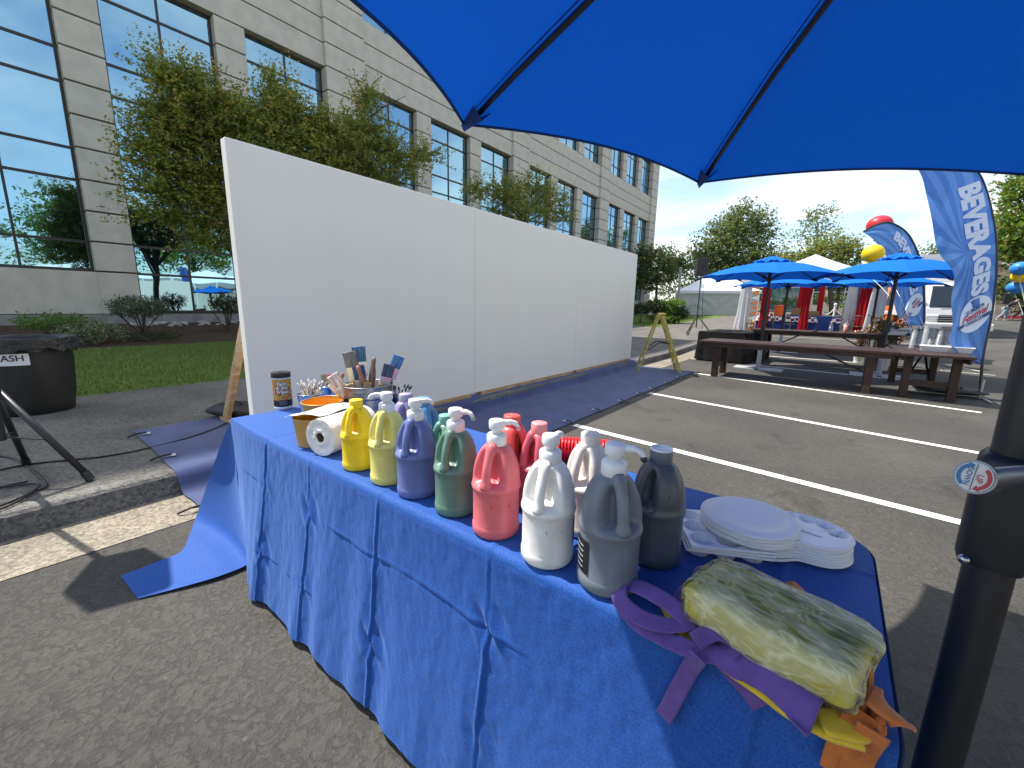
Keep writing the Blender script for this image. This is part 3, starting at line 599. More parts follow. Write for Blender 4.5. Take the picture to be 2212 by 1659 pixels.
def cloth_front(x, z):
    """distance the hanging front stands out from the table edge (positive = towards the viewer)"""
    k = (CZ-z)/CZ
    o = 0.105*k**1.2
    fx = noise.noise(Vector((x*4.2+k*0.35, k*0.55, 3.3)))*0.022*k+noise.noise(Vector((x*10.5+k*0.6, k*1.0, 8.1)))*0.008*k+0.0016*noise.noise(Vector((x*26, z*14, 2)))+0.0010*noise.noise(Vector((x*60+z*20, z*40, 6)))
    o += fx
    for i, c in enumerate(crX):
        d = x-c-wob(0, z, i)-0.05*k*(0.5-i*0.2)
        fd = 0.35+0.65*smoothstep(-0.25, 0.25, noise.noise(Vector((c*3, z*3.5, 11))))
        o += fd*(ridge(d, 0.009, 0.005+0.002*k)-ridge(d-0.009, 0.006, 0.003+0.003*k))+0.009*k*math.exp(-((d+0.05)/0.05)**2)-0.008*k*math.exp(-((d-0.05)/0.05)**2)
    for i, c in enumerate(crZ):
        d = z-c-wob(x, 0, 5+i)*1.4
        fd = smoothstep(-0.15, 0.25, noise.noise(Vector((x*2.2, c*9, 13))))
        o += fd*(ridge(d, 0.007, 0.0036)-ridge(d+0.008, 0.006, 0.0022))
    # little puckers where the creases cross
    for i, c in enumerate(crX[:4]):
        for q in crZ:
            dx, dz = x-c-0.02, z-q; e = math.exp(-(dx*dx+dz*dz*0.6)/0.0022); o += (0.010 if (i+int(q*10)) % 2 else 0.003)*e*math.sin(dx*75+dz*60)
    return o
def backY(x):
    r = 0.13; xr = TX1
    if x > xr-r: return TY1-r+math.sqrt(max(0, r*r-(x-(xr-r))**2))
    return TY1
def topz(x, y):
    z = CZ+0.0015*noise.noise(Vector((x*5, y*5, 0)))
    for i, c in enumerate(crX): z += ridge(x-c-wob(0, y, i)*0.5, 0.014, 0.0035)
    for c in crY: z += ridge(y-c-wob(x, 0, 3)*0.5, 0.012, 0.003)
    return z
NXC = 560
def front(u, v):
    x = TX0+(TX1-TX0)*u
    if v < 0.34:
        y = backY(x)+(TY0+0.022-backY(x))*(v/0.34); return (x, y, topz(x, y))
    if v < 0.42:
        a = (v-0.34)/0.08*PI/2; r = 0.022
        return (x, TY0+0.02*max(0.0, 1-u*4.5)**2*math.sin(a)+r-r*math.sin(a), topz(x, TY0+0.022)-r+r*math.cos(a))
    k = (v-0.42)/0.58; hem = 0.030+0.014*noise.noise(Vector((x*6, 0, 1))); z = (CZ-0.022)*(1-k)+hem*k
    lf = max(0.0, 1-u*4.5)**2
    return (x+0.04*k*(0.5-u)+0.15*k*lf, TY0-cloth_front(x, z)*(1-0.55*lf)+0.02*lf, z)
b = MB(); b.grid(front, NXC, 170); b.build('front_drape', M_cloth, cloth, smooth=True, org=CO)
def right(u, v):
    a = u; y = TY0+(TY1-0.0-TY0)*a; k = v; r = 0.13
    x = TX1 if y < TY1-r else TX1-r+math.sqrt(max(0, r*r-(y-(TY1-r))**2))
    return (x+0.006+0.05*k*k+0.03*k*noise.noise(Vector((y*6, k, 2))), y, CZ-0.004-(CZ-0.05)*k)
b = MB(); b.grid(right, 30, 24); b.build('end_drape', M_cloth, cloth, smooth=True, org=CO)
def backd(u, v):
    x = TX0+(TX1-0.1-TX0)*u; return (x, TY1+0.006+0.06*v+0.03*v*noise.noise(Vector((x*6, v, 4))), CZ-0.004-(CZ-0.05)*v)
b = MB(); b.grid(backd, 60, 16); b.build('back_drape', M_cloth, cloth, smooth=True, org=CO)
# left corner: the cloth runs out into a tail that lies on the ground
fl = [Vector(front(0, v)) for v in (0.40, 0.52, 0.66, 0.80, 0.93, 1.0)]
inner = catmull(fl+[at(480, 1242, 0.022), at(400, 1266, 0.016), at(298, 1293, 0.007)], 5)
def ay(px, py, Y): return atY(px, py, Y)
outer = catmull([Vector((TX0+0.0, TY0+0.03, CZ)), ay(485, 940, 0.715), ay(464, 997, 0.70), ay(445, 1054, 0.67), ay(424, 1115, 0.61), ay(407, 1161, 0.53), at(390, 1192, 0.045), at(335, 1215, 0.020), at(260, 1244, 0.006)], 8)
def resample(P, n):
    L = [0]
    for i in range(1, len(P)): L.append(L[-1]+(P[i]-P[i-1]).length)
    o = []
    for k in range(n+1):
        t = L[-1]*k/n; i = 0
        while i < len(L)-2 and L[i+1] < t: i += 1
        s = (t-L[i])/max(L[i+1]-L[i], 1e-6); o.append(P[i].lerp(P[i+1], min(s, 1)))
    return o
n_ = 50; I_, O_ = resample(inner, n_), resample(outer, n_)
def tail(u, v):
    i = int(round(u*n_)); p = I_[i].lerp(O_[i], v); 
    bow = 0.05*math.sin(PI*v)*math.sin(PI*min(1, u*1.15)); p = p+Vector((0.1*bow, 0.75*bow, 0.10*bow)); p.z = max(p.z, 0.006); return tuple(p)
b = MB(); b.grid(tail, n_, 22); b.build('trailing_corner', M_cloth, cloth, smooth=True, org=CO)
def leftd(u, v):
    y = TY0+0.03+(TY1-TY0-0.03)*u; return (TX0-0.006-0.05*v-0.02*v*noise.noise(Vector((y*7, v, 6))), y, CZ-0.004-(CZ-0.05)*v)
b = MB(); b.grid(leftd, 24, 16); b.build('end_drape', M_cloth, cloth, smooth=True, org=CO)

# ================================================================ PAINT JUGS
M_pump = mat('white_plastic', (0.78, 0.79, 0.80), 0.35, sub=0.05)
def jug_meshes(m):
    R_ = 0.059
    prof = [(0.046, 0.0), (0.055, 0.002), (0.0595, 0.008), (0.0598, 0.024), (0.0585, 0.028), (0.0578, 0.030), (0.0578, 0.112), (0.0585, 0.116), (0.0612, 0.122), (0.0618, 0.127), (0.0605, 0.132), (0.0590, 0.137)]
    prof += [(0.0205+0.038*max(0, 1-t**2.1)**0.64, 0.137+0.094*t) for t in [i/18 for i in range(1, 19)]]
    prof += [(0.0205, 0.231), (0.0205, 0.243), (0.019, 0.2435)]
    def md(a, z):
        d = (a+PI) % (2*PI)-PI; w = smoothstep(1.0, 0.55, abs(d)); s = smoothstep(0.130, 0.150, z)*smoothstep(0.229, 0.200, z)
        return 1-0.60*w*s
    b = MB(); b.lathe(prof, 72, mod=md); body = b.mesh('body', m, True)
    h = MB(); pts = []
    for t in [i/14 for i in range(15)]:
        z = 0.229+(0.130-0.229)*t; q = min(max((z-0.137)/0.094, 0), 1)
        rr = 0.0205+0.038*max(0, 1-q**2.1)**0.64
        pts.append((rr-0.0095, 0, z))
    h.tube(pts, [0.0112+0.003*(i < 2)+0.002*(i == 2)+0.004*(i > 12)+0.002*(i == 12) for i in range(15)], 12, True)
    return body, h.mesh('handle', m, True)
pc = MB(); pc.lathe([(0.0235, 0.228), (0.0245, 0.229), (0.0245, 0.252), (0.0215, 0.256), (0.016, 0.257)], 40, mod=lambda a, z: 1+0.022*(math.sin(a*26) > 0) if 0.2295 < z < 0.251 else 1); ME_collar = pc.mesh('collar', M_pump, True)
pc = MB(); pc.lathe([(0.0125, 0.256), (0.0125, 0.264), (0.0185, 0.268), (0.0195, 0.272), (0.0195, 0.287), (0.0175, 0.290), (0.001, 0.2905)], 24)
pc.tube(catmull([(0.012, 0, 0.282), (0.034, 0, 0.283), (0.046, 0, 0.2795), (0.053, 0, 0.270)], 4), [0.0075]*5+[0.006]*5+[0.0048]*3, 10); ME_pump = pc.mesh('pump_head', M_pump, True)
pc = MB(); pc.lathe([(0.0232, 0.229), (0.0238, 0.231), (0.0238, 0.2565), (0.0225, 0.2585), (0.001, 0.259)], 40, mod=lambda a, z: 1+0.02*(math.sin(a*26) > 0) if 0.2305 < z < 0.256 else 1); PCAP = pc
JUGM = {}
def jug(px, py, col, cn, kind, label, face, spout=None, sc=1.0, capcol=None, sheet=None, rough=0.38, tip=None):
    """face: direction (world degrees) to which the handle points"""
    if cn not in JUGM:
        m = mat('paint_jug_'+cn, col, rough, sub=0.12, spec=0.4, var=0.09, vscale=14, bump=0.12, bscale=60, bdist=0.002); JUGM[cn] = jug_meshes(m)+(m,)
    bo, ha, m = JUGM[cn]; p = at(px, py, CZ+0.001)
    t = thing('paint_jug', p, rad(face), label, 'paint jug'); sc *= 1.04; t.scale = (sc, sc, sc)
    inst(bo, t, (0, 0, 0), name='body'); inst(ha, t, (0, 0, 0), name='handle')
    if kind == 'pump':
        inst(ME_collar, t, (0, 0, 0), name='collar'); q = inst(ME_pump, t, (0, 0, 0), (0, 0, rad((spout if spout is not None else face)-face)), name='pump_head')
        if tip:
            k = MB(); k.sphere((0.053, 0, 0.2675), 0.0068, 10, 7); k.build('drip', tip, q, smooth=True)
    else:
        cm = mat('jug_cap_'+cn, capcol or col, 0.4, sub=0.05); q = inst(PCAP.mesh('cap', cm, True), t, (0, 0, 0), name='cap')
        if kind == 'dished':
            k = MB(); k.lathe([(0.0238, 0.2575), (0.0238, 0.2615), (0.0205, 0.2618), (0.0200, 0.2592), (0.001, 0.2592)], 32, capb=False); k.build('cap_rim', M_pump, q, smooth=True)
    Rj = random.Random(int(px)); dm = mat('dried_paint_'+cn, tuple(c*0.62 for c in col), 0.5); k = MB()
    for q in range(7):
        a = Rj.uniform(-1.6, 1.6); z = Rj.choice((0.225, 0.215, 0.17, 0.12, 0.09)); r = 0.0205+0.038*max(0, 1-min(1, max(0, (z-0.137)/0.094))**2.1)**0.64 if z > 0.137 else 0.0582
        if abs(a) < 1.05 and 0.135 < z < 0.22: continue
        k.sphere((r*math.cos(a), r*math.sin(a), z), 0.0022*Rj.uniform(0.6, 1.3), 7, 5, sc=(0.6, 0.6, Rj.uniform(0.8, 3.0)))
    if k.v: k.build('dried_paint', dm, t, smooth=True)
    return t
def dirto(px, py, off=0):
    p = at(px, py, CZ); return math.degrees(math.atan2(-p.y, -p.x))+off
M_lab = mat('black_label', (0.012, 0.012, 0.013), 0.4)
J = []
def J_(px, py, *a, off=0, **k): return jug(px, py, *a, dirto(px, py, off), **k)
def jg(px, py, col, cn, kind, label, off, **k): return jug(px, py, col, cn, kind, label, dirto(px, py, off), **k)
jg(777, 1007, (0.84, 0.60, 0.015), 'yellow', 'cap', 'bright yellow paint jug with yellow screw cap beside the paper towel roll', -40, sc=0.93)
jg(842, 1035, (0.76, 0.68, 0.19), 'pale_yellow', 'pump', 'pale yellow paint jug with white pump in the front row', -34, spout=dirto(842, 1035)-95)
jg(902, 1062, (0.135, 0.175, 0.40), 'blue', 'pump', 'periwinkle blue paint jug with white pump in the front row', -38, spout=dirto(902, 1062)+100)
jg(986, 1098, (0.125, 0.235, 0.175), 'green', 'pump', 'green paint jug with white pump in the front row', -36, spout=dirto(986, 1098)+60, tip=mat('green_drip', (0.25, 0.5, 0.33), 0.4))
jg(1071, 1143, (0.72, 0.16, 0.175), 'red', 'pump', 'coral red paint jug with white pump in the front row', -30, spout=dirto(1071, 1143)+95, tip=mat('pink_drip', (0.8, 0.35, 0.35), 0.4))
wj = jg(1181, 1200, (0.80, 0.78, 0.73), 'white', 'pump', 'white paint jug with white pump and black side label', -24, spout=dirto(1181, 1200)+150)
gj = jg(1310, 1254, (0.165, 0.19, 0.22), 'grey', 'pump', 'large slate grey paint jug with pump at the front by the purple straps', 28, spout=dirto(1310, 1254)+80, sc=1.04, tip=mat('grey_drip', (0.02, 0.022, 0.025), 0.4))
jg(1409, 1200, (0.085, 0.095, 0.11), 'dark_grey', 'dished', 'dark charcoal paint jug with a dished grey cap behind the slate one', -55, capcol=(0.10, 0.13, 0.16), rough=0.3)
jg(1265, 1143, (0.74, 0.69, 0.63), 'cream', 'cap', 'cream white paint jug with screw cap and no pump', -45, capcol=(0.72, 0.68, 0.62))
jg(1160, 1090, (0.62, 0.13, 0.16), 'rose', 'cap', 'rose pink paint jug with pink screw cap in the back row', -62, capcol=(0.78, 0.30, 0.31), sc=0.95)
jg(1103, 1080, (0.74, 0.10, 0.09), 'scarlet', 'cap', 'bright scarlet paint jug tucked behind the coral red one', 60, capcol=(0.8, 0.1, 0.08))
jg(965, 1050, (0.16, 0.36, 0.27), 'mint', 'cap', 'mint green paint jug peeping out behind the green pump jug', -70, sc=0.9, capcol=(0.2, 0.5, 0.38))
jg(918, 1018, (0.10, 0.28, 0.50), 'light_blue', 'cap', 'light blue paint jug behind the periwinkle one', 20, capcol=(0.15, 0.33, 0.55))
jg(880, 990, (0.30, 0.26, 0.48), 'lilac', 'cap', 'lilac paint jug mostly hidden behind the pale yellow one', 20, sc=0.95, capcol=(0.4, 0.36, 0.56))
for (t, a0) in ((wj, 100), (gj, -118)):
    k = MB(); k.grid(lambda u, v: (0.0592*math.cos(rad(a0+u*52)), 0.0592*math.sin(rad(a0+u*52)), 0.036+0.068*v), 10, 2); k.build('label', M_lab, t, smooth=True)
    k = MB()
    for r in range(5):
        k.grid(lambda u, v: (0.0595*math.cos(rad(a0+8+u*30)), 0.0595*math.sin(rad(a0+8+u*30)), 0.045+0.011*r+0.0025*v), 5, 1)
    k.build('label_print', mat('label_print', (0.5, 0.5, 0.5), 0.5), t)
# ================================================================ OTHER THINGS ON THE TABLE
TS = CZ+0.002
# ---- wipes canister
M_black = mat('black_plastic', (0.012, 0.012, 0.013), 0.35)
p = at(613, 881, TS); ra = math.atan2(-p.y, -p.x)
wc = thing('wipes_canister', p, ra, 'black and rainbow canister of paint and art wipes at the table corner', 'canister')
b = MB(); b.lathe([(0.044, 0), (0.0465, 0.003), (0.0465, 0.012), (0.0455, 0.014), (0.0455, 0.172), (0.0465, 0.174), (0.0465, 0.178)], 36); b.build('body', M_pump, wc, smooth=True, sharp=40)
b = MB(); b.lathe([(0.0475, 0.1765), (0.0485, 0.178), (0.0485, 0.200), (0.0465, 0.2045), (0.030, 0.206), (0.001, 0.2065)], 36); b.lathe([(0.016, 0.206), (0.015, 0.209), (0.001, 0.2095)], 20, (0.012, 0, 0)); b.build('lid', M_black, wc, smooth=True, sharp=40)
def wl_(a, z, r): return (r*math.cos(a), r*math.sin(a), z)
# printed sleeve: swirling colours above, black below
m = bpy.data.materials.new('psychedelic_print'); m.use_nodes = True; n, l, bs_ = nodes_of(m); tco = n.new('ShaderNodeTexCoord').outputs['Object']
wvn = n.new('ShaderNodeTexNoise'); wvn.inputs['Scale'].default_value = 34; wvn.inputs['Detail'].default_value = 0.5; wvn.inputs['Distortion'].default_value = 2.2; l(tco, wvn.inputs['Vector'])
ml = n.new('ShaderNodeMath'); ml.operation = 'MULTIPLY'; ml.inputs[1].default_value = 4.0; l(wvn.outputs['Fac'], ml.inputs[0]); frn = n.new('ShaderNodeMath'); frn.operation = 'FRACT'; l(ml.outputs[0], frn.inputs[0])
rp = n.new('ShaderNodeValToRGB'); rp.color_ramp.interpolation = 'CONSTANT'
cols = [(0.55, 0.03, 0.10), (0.80, 0.25, 0.02), (0.75, 0.60, 0.05), (0.35, 0.55, 0.06), (0.02, 0.02, 0.02), (0.80, 0.12, 0.05)]
while len(rp.color_ramp.elements) < 6: rp.color_ramp.elements.new(0.5)
for i, c in enumerate(cols): rp.color_ramp.elements[i].position = i/6; rp.color_ramp.elements[i].color = (*c, 1)
l(frn.outputs[0], rp.inputs[0]); l(rp.outputs[0], bs_.inputs['Base Color']); bs_.inputs['Roughness'].default_value = 0.4
b = MB(); b.grid(lambda u, v: wl_(u*2*PI, 0.052+0.117*v, 0.0461), 40, 1); sl = b.build('printed_sleeve', m, wc, smooth=True)
b = MB(); b.grid(lambda u, v: wl_(u*2*PI, 0.016+0.036*v, 0.0461), 40, 1); b.build('black_band', M_black, wc, smooth=True)
M_txw = mat('white_print', (0.85, 0.85, 0.85), 0.5); M_txb = mat('black_print', (0.01, 0.01, 0.01), 0.5)
def on_can(r, zc): return lambda x, y: wl_(x/0.046, zc+y, r)
for (tx, zc) in (('Paint', 0.143), ('& Art', 0.121), ('Wipes', 0.099)):
    lettering(tx, on_can(0.0464, zc), M_txb, sl, 0.027, 0.0026, 0.95, name='lettering_outline'); lettering(tx, on_can(0.0468, zc), M_txw, sl, 0.026, 0.0007, 0.95)
for i, zc in enumerate((0.045, 0.040, 0.033, 0.029)):
    b = MB(); b.grid(lambda u, v: wl_((u-0.5)*(0.75 if i % 2 else 1.0), zc+0.0016*v, 0.0464), 6, 1); b.build('small_print', mat('grey_print', (0.35, 0.35, 0.35), 0.5), wc)
# ---- pails
M_tin = mat('bright_tin', (0.62, 0.63, 0.65), 0.16, metal=1.0); M_galv = mat('galvanised_steel', (0.33, 0.35, 0.37), 0.38, metal=0.9, var=0.2, vscale=25)
M_gold = mat('gold_pail', (0.56, 0.34, 0.11), 0.38, metal=0.35, var=0.06, vscale=12); M_goldin = mat('gold_pail_inside', (0.85, 0.42, 0.02), 0.4)
def pail(name, c, rt, rb, h, m, label, mi=None, handle=None, ribs=False, rz=0.0, oval=1.0, lugs=False):
    t = thing(name, c, rz, label, 'pail')
    pr = [(rb*0.96, 0.0), (rb, 0.001)]
    if ribs:
        for k in range(1, 13):
            z = h*k/13; r = rb+(rt-rb)*k/13; pr += [(r, z-h*0.012), (r+(0.0022 if k in (3, 4, 9, 10, 11) else 0), z)]
    pr += [(rt, h-0.003)]
    b = MB(); b.lathe(pr, 36, sy=oval, capt=False); b.lathe([(rb*0.95, 0.004), (rt-0.0015, h-0.003)], 36, sy=oval, capt=False, k=1); b.build('shell', [m, mi or m], t, smooth=True, sharp=35)
    b = MB(); ring = [(rt*math.cos(2*PI*i/36), rt*oval*math.sin(2*PI*i/36), h-0.001) for i in range(37)]; b.tube(ring, 0.0028, 8, False); b.build('rim', m, t, smooth=True)
    if handle:
        a = handle; b = MB(); P = []
        for i in range(15):
            q = PI*i/14; P.append(Vector((rt*math.cos(q), rt*oval*math.sin(q)*math.cos(a), h-0.008+rt*math.sin(q)*math.sin(a))))
        b.tube(P, 0.0022, 6); b.build('bail', m, t, smooth=True)
        for s in (-1, 1):
            b = MB(); b.lathe([(0.008, 0), (0.009, 0.002), (0.004, 0.004)], 10); o = b.build('lug', m, t); o.location = (s*rt*1.0, 0, h-0.012); o.rotation_euler = (0, s*PI/2, 0)
    return t
def rim_at(px, py, h): p = at(px, py, TS+h); return Vector((p.x, p.y, TS))
P1 = rim_at(671, 849, 0.125); pail('tin_pail', P1, 0.063, 0.044, 0.125, M_tin, 'shiny tin pail crowded with thin white brushes next to the wipes canister')
P2 = rim_at(713, 832, 0.125); pail('tin_pail', P2, 0.062, 0.044, 0.125, M_tin, 'shiny tin pail of round orange and tan brushes near the back edge')
P3 = rim_at(793, 829, 0.185); pail('galvanised_bucket', P3, 0.125, 0.090, 0.185, M_galv, 'large dull galvanised bucket holding wide flat paint brushes', ribs=True)
P4 = rim_at(781, 858, 0.125); pail('tin_pail', P4, 0.064, 0.045, 0.125, M_tin, 'shiny tin pail of tan bristle brushes in front of the large bucket')
P5 = rim_at(868, 853, 0.115); pail('tin_pail', P5, 0.056, 0.040, 0.115, M_tin, 'shiny tin pail of dark thin brushes at the right of the large bucket')
P6 = rim_at(877, 873, 0.085); pail('tin_pail', P6, 0.050, 0.038, 0.085, M_tin, 'small tin pail with orange sponge tips behind the blue pump')
G1 = rim_at(697, 866, 0.125); pail('gold_pail', G1, 0.093, 0.078, 0.125, M_gold, 'empty gold pail with an orange inside behind the towel roll', M_goldin, handle=rad(8), rz=rad(35))
G2 = rim_at(677, 898, 0.118); pail('gold_pail', G2, 0.078, 0.068, 0.118, M_gold, 'gold pail half covered by the paper towel roll', M_goldin, handle=rad(6), rz=rad(20))
# ---- brushes: handle down in the pail, bristles up
BR = {}
M_ferr = mat('brush_ferrule', (0.70, 0.71, 0.72), 0.25, metal=0.9)
def brush(c, lean, az, kind, col, hcol, label, group, L=0.19, z0=0.01):
    """kind: (bristle width, thickness, bristle length, ferrule length)"""
    w, th, bl, fl_ = kind; key = (kind, col, hcol, L)
    if key not in BR:
        mbr = mat('bristle_%02d' % len(BR), col, 0.85, var=0.35, vscale=30, stretch=(9, 9, 0.6)); mh = mat('brush_handle_%s' % str(hcol), hcol, 0.35)
        a = MB(); hl = L-bl-fl_; hw = max(w*0.28, 0.0042)
        a.lathe([(hw*0.6, 0), (hw, hl*0.08), (hw*0.8, hl*0.55), (max(hw*1.1, th*0.45), hl)], 10, sy=0.75 if w > 0.015 else 1)
        f = MB()
        if w > 0.015: f.box((0, 0, hl+fl_/2), (w*0.97, th, fl_))
        else: f.cyl((0, 0, hl), (0, 0, hl+fl_), hw*1.1, w/2, 10)
        g = MB()
        if w > 0.015:
            def gf(u, v):
                aa = u*2*PI; e = 1.0-0.25*v**6; cx_ = abs(math.cos(aa))**0.4*(1 if math.cos(aa) > 0 else -1); sy_ = abs(math.sin(aa))**0.6*(1 if math.sin(aa) > 0 else -1)
                return (cx_*w/2*(1+0.06*v), sy_*th/2*e*(1-0.35*v), hl+fl_+bl*v+0.003*math.sin(u*43)*v)
            g.grid(gf, 24, 8); o_ = len(g.v); 
            g.f.append(tuple(range(o_-25, o_-1))); g.mi.append(0)
        else: g.lathe([(w/2, hl+fl_), (w/2*1.35, hl+fl_+bl*0.45), (w/2*0.9, hl+fl_+bl*0.85), (0.0006, hl+fl_+bl)], 10)
        BR[key] = (a.mesh('handle', mh, True), f.mesh('ferrule', M_ferr, False), g.mesh('bristles', mbr, w <= 0.015))
    h_, f_, g_ = BR[key]
    t = thing('paint_brush', (c[0], c[1], c[2]+z0), label=label, cat='paint brush', group=group)
    zz = Vector((math.sin(lean)*math.cos(az), math.sin(lean)*math.sin(az), math.cos(lean))); xx = Vector((0.45, 0.89, 0)); xx = (xx-zz*xx.dot(zz)).normalized(); yy = zz.cross(xx)
    t.rotation_euler = Matrix((xx, yy, zz)).transposed().to_euler()
    for me, nm in ((h_, 'handle'), (f_, 'ferrule'), (g_, 'bristles')): inst(me, t, (0, 0, 0), name=nm)
    return t
R = random.Random(21)
WH = (0.74, 0.73, 0.70); TAN = (0.42, 0.27, 0.12)
def spread(P, rr, n, lean, mk, seed):
    R_ = random.Random(seed)
    for i in range(n):
        a = 2*PI*i/n+R_.uniform(-.3, .3); r = rr*R_.uniform(0.35, 0.8); mk(i, Vector((P.x-math.cos(a)*r*0.3, P.y-math.sin(a)*r*0.3, P.z)), lean*R_.uniform(0.6, 1.15), a, R_)
thinw = (0.008, 0.006, 0.022, 0.018); fan = (0.024, 0.016, 0.036, 0.022); flat2 = (0.050, 0.016, 0.062, 0.026); flat1 = (0.030, 0.012, 0.045, 0.022)
spread(P1, 0.05, 24, 0.36, lambda i, c, ln, a, q: brush(c, ln, a, thinw, (0.70, 0.66, 0.60), WH if i % 4 else (0.60, 0.40, 0.18), 'thin white handled brush in the tin pail by the wipes', 'thin brushes in the front tin pail', L=0.165+0.012*(i % 3)), 1)
for i, (a, ln, col, lab) in enumerate(((2.6, 0.25, (0.62, 0.07, 0.045), 'round mop brush with red bristles in the rear tin pail'), (4.2, 0.18, (0.40, 0.33, 0.20), 'round mop brush with olive tan bristles in the rear tin pail'), (0.4, 0.24, (0.52, 0.22, 0.07), 'round mop brush with rust orange bristles in the rear tin pail'), (1.2, 0.40, (0.60, 0.20, 0.05), 'slim orange tipped brush leaning out of the rear tin pail'))):
    brush(P2, ln, a, (0.030, 0.028, 0.04, 0.02) if i < 3 else (0.016, 0.012, 0.03, 0.02), col, WH, lab, None, L=0.172+0.006*i)
for i in range(7): brush(P2, 0.3, i*0.9, thinw, (0.65, 0.6, 0.5), WH, 'thin brush among the round brushes of the rear tin pail', 'thin brushes in the rear tin pail', L=0.150)
def B(px, dpx, lean, az, kind, col, h, lab, L): brush(Vector((P3.x+px, P3.y+dpx, P3.z)), lean, az, kind, col, h, lab, None, L=L)
big = (0.062, 0.022, 0.075, 0.075); flat2 = (0.056, 0.020, 0.064, 0.06)
vr = Vector((0.45, 0.89, 0)); vf = Vector((0.89, -0.45, 0))       # to the right / towards the viewer, seen from the camera
def inb(r, f): q = vr*r+vf*f; return q.x, q.y
azr = math.atan2(vr.y, vr.x)
for (r, f, ln, side, kind, col, lab, L) in (
    (-0.035, -0.03, 0.16, PI, big, (0.21, 0.205, 0.185), 'wide brush with grey brown bristles, tallest at the left of the bucket', 0.34),
    (-0.02, -0.05, 0.05, PI, big, (0.075, 0.18, 0.27), 'wide brush with blue bristles and a pale green tip standing highest in the bucket', 0.36),
    (-0.03, 0.03, 0.55, PI, flat2, (0.62, 0.55, 0.52), 'leaning brush with pinkish white bristles at the bucket rim', 0.27),
    (-0.06, 0.03, 0.62, PI, flat1, (0.72, 0.68, 0.64), 'small brush with white bristles low on the left bucket rim', 0.23),
    (-0.01, 0.0, 0.12, PI, flat2, (0.06, 0.14, 0.24), 'short brush with deep blue bristles in the middle of the bucket', 0.265),
    (0.05, 0.02, 0.30, 0, flat2, (0.075, 0.10, 0.17), 'wide brush with slate blue bristles at the right of the bucket', 0.28),
    (0.05, -0.03, 0.42, 0, flat2, (0.09, 0.24, 0.44), 'tilted brush with bright blue bristles at the far right of the bucket', 0.335)):
    x, y = inb(r, f); brush(Vector((P3.x+x*0.6, P3.y+y*0.6, P3.z)), ln, azr+side, kind, col, (0.45, 0.2, 0.1), lab, None, L=L)
for i, (r, hc) in enumerate(((0.0, (0.16, 0.10, 0.075)), (0.03, (0.36, 0.15, 0.11)))):    # two brushes handle-up
    x, y = inb(r, 0.02); t = thing('paint_brush', (P3.x+x, P3.y+y, P3.z+0.02), label=('dark brown brush handle pointing up with a hanging hole' if i == 0 else 'reddish wooden brush handle pointing up out of the bucket'), cat='paint brush')
    t.rotation_euler = Vector((vr.x*(0.12-0.4*i), vr.y*(0.12-0.4*i), 1)).to_track_quat('Z', 'Y').to_euler()
    k = MB(); k.lathe([(0.020, 0.09), (0.022, 0.16), (0.028, 0.20-0.02*i), (0.024, 0.235-0.02*i), (0.017, 0.262-0.03*i), (0.020, 0.285-0.03*i), (0.013, 0.300-0.03*i), (0.001, 0.304-0.03*i)], 14, sy=0.6); k.build('handle', mat('wood_handle_%d' % i, hc, 0.4), t, smooth=True)
    k = MB(); k.box((0, 0, 0.06), (0.04, 0.014, 0.06)); k.build('ferrule', M_ferr, t)
for i, (r, f, ln, s, lab) in enumerate(((-0.02, 0.02, 0.22, PI, 'tan bristle brush at the left of the front tin pail'), (0.01, 0.03, 0.15, 0.3, 'tan bristle brush in the middle of the front tin pail'), (0.03, 0.0, 0.5, 0, 'tan bristle brush leaning right out of the front tin pail'))):
    x, y = inb(r, f); brush(Vector((P4.x+x*.6, P4.y+y*.6, P4.z)), ln, azr+s, (0.038, 0.022, 0.05, 0.025), (0.46, 0.31, 0.15), (0.6, 0.5, 0.35), lab, None, L=0.19)
x, y = inb(0.0, -0.02); t = thing('foam_brush', (P4.x+x, P4.y+y, P4.z+0.09), azr, 'orange foam block standing in the front tin pail', 'foam brush'); k = MB(); k.box((0.008, 0, 0.052), (0.085, 0.016, 0.045)); k.build('foam', mat('orange_foam', (0.80, 0.20, 0.012), 0.8, bump=0.4, bscale=300), t, bevel=0.004); k = MB(); k.cyl((0, 0, 0.032), (0, 0, -0.07), 0.005); k.build('handle', M_pump, t)
t = thing('foam_brush', (P4.x-0.05*vr.x, P4.y-0.05*vr.y, P4.z+0.07), azr, 'narrow orange foam strip at the left rim of the front tin pail', 'foam brush'); k = MB(); k.box((0, 0, 0.05), (0.014, 0.012, 0.06)); k.build('foam', MATS['orange_foam'], t, bevel=0.003); k = MB(); k.cyl((0, 0, 0.02), (0, 0, -0.05), 0.004); k.build('handle', M_pump, t)
spread(P5, 0.045, 11, 0.42, lambda i, c, ln, a, q: brush(c, ln, a, thinw, (0.10, 0.09, 0.08), (0.12, 0.11, 0.10) if i % 3 else (0.05, 0.08, 0.25), 'thin dark brush in the right tin pail', 'thin dark brushes in the right tin pail', L=0.165), 4)
for i in range(3):
    t = thing('foam_brush', (P6.x+0.012*(i-1)*vr.x, P6.y+0.012*(i-1)*vr.y, P6.z+0.04), azr+0.3*i, 'orange foam tipped dauber in the small tin pail', 'foam brush', 'orange daubers in the small tin pail'); k = MB(); k.box((0, 0, 0.055), (0.014, 0.012, 0.03)); k.build('foam', mat('red_orange_foam', (0.75, 0.09, 0.015), 0.8), t, bevel=0.003); k = MB(); k.cyl((0, 0, 0.04), (0, 0, -0.02), 0.004); k.build('handle', M_pump, t); t.rotation_euler = (0.15*(i-1), 0.1*i, azr)
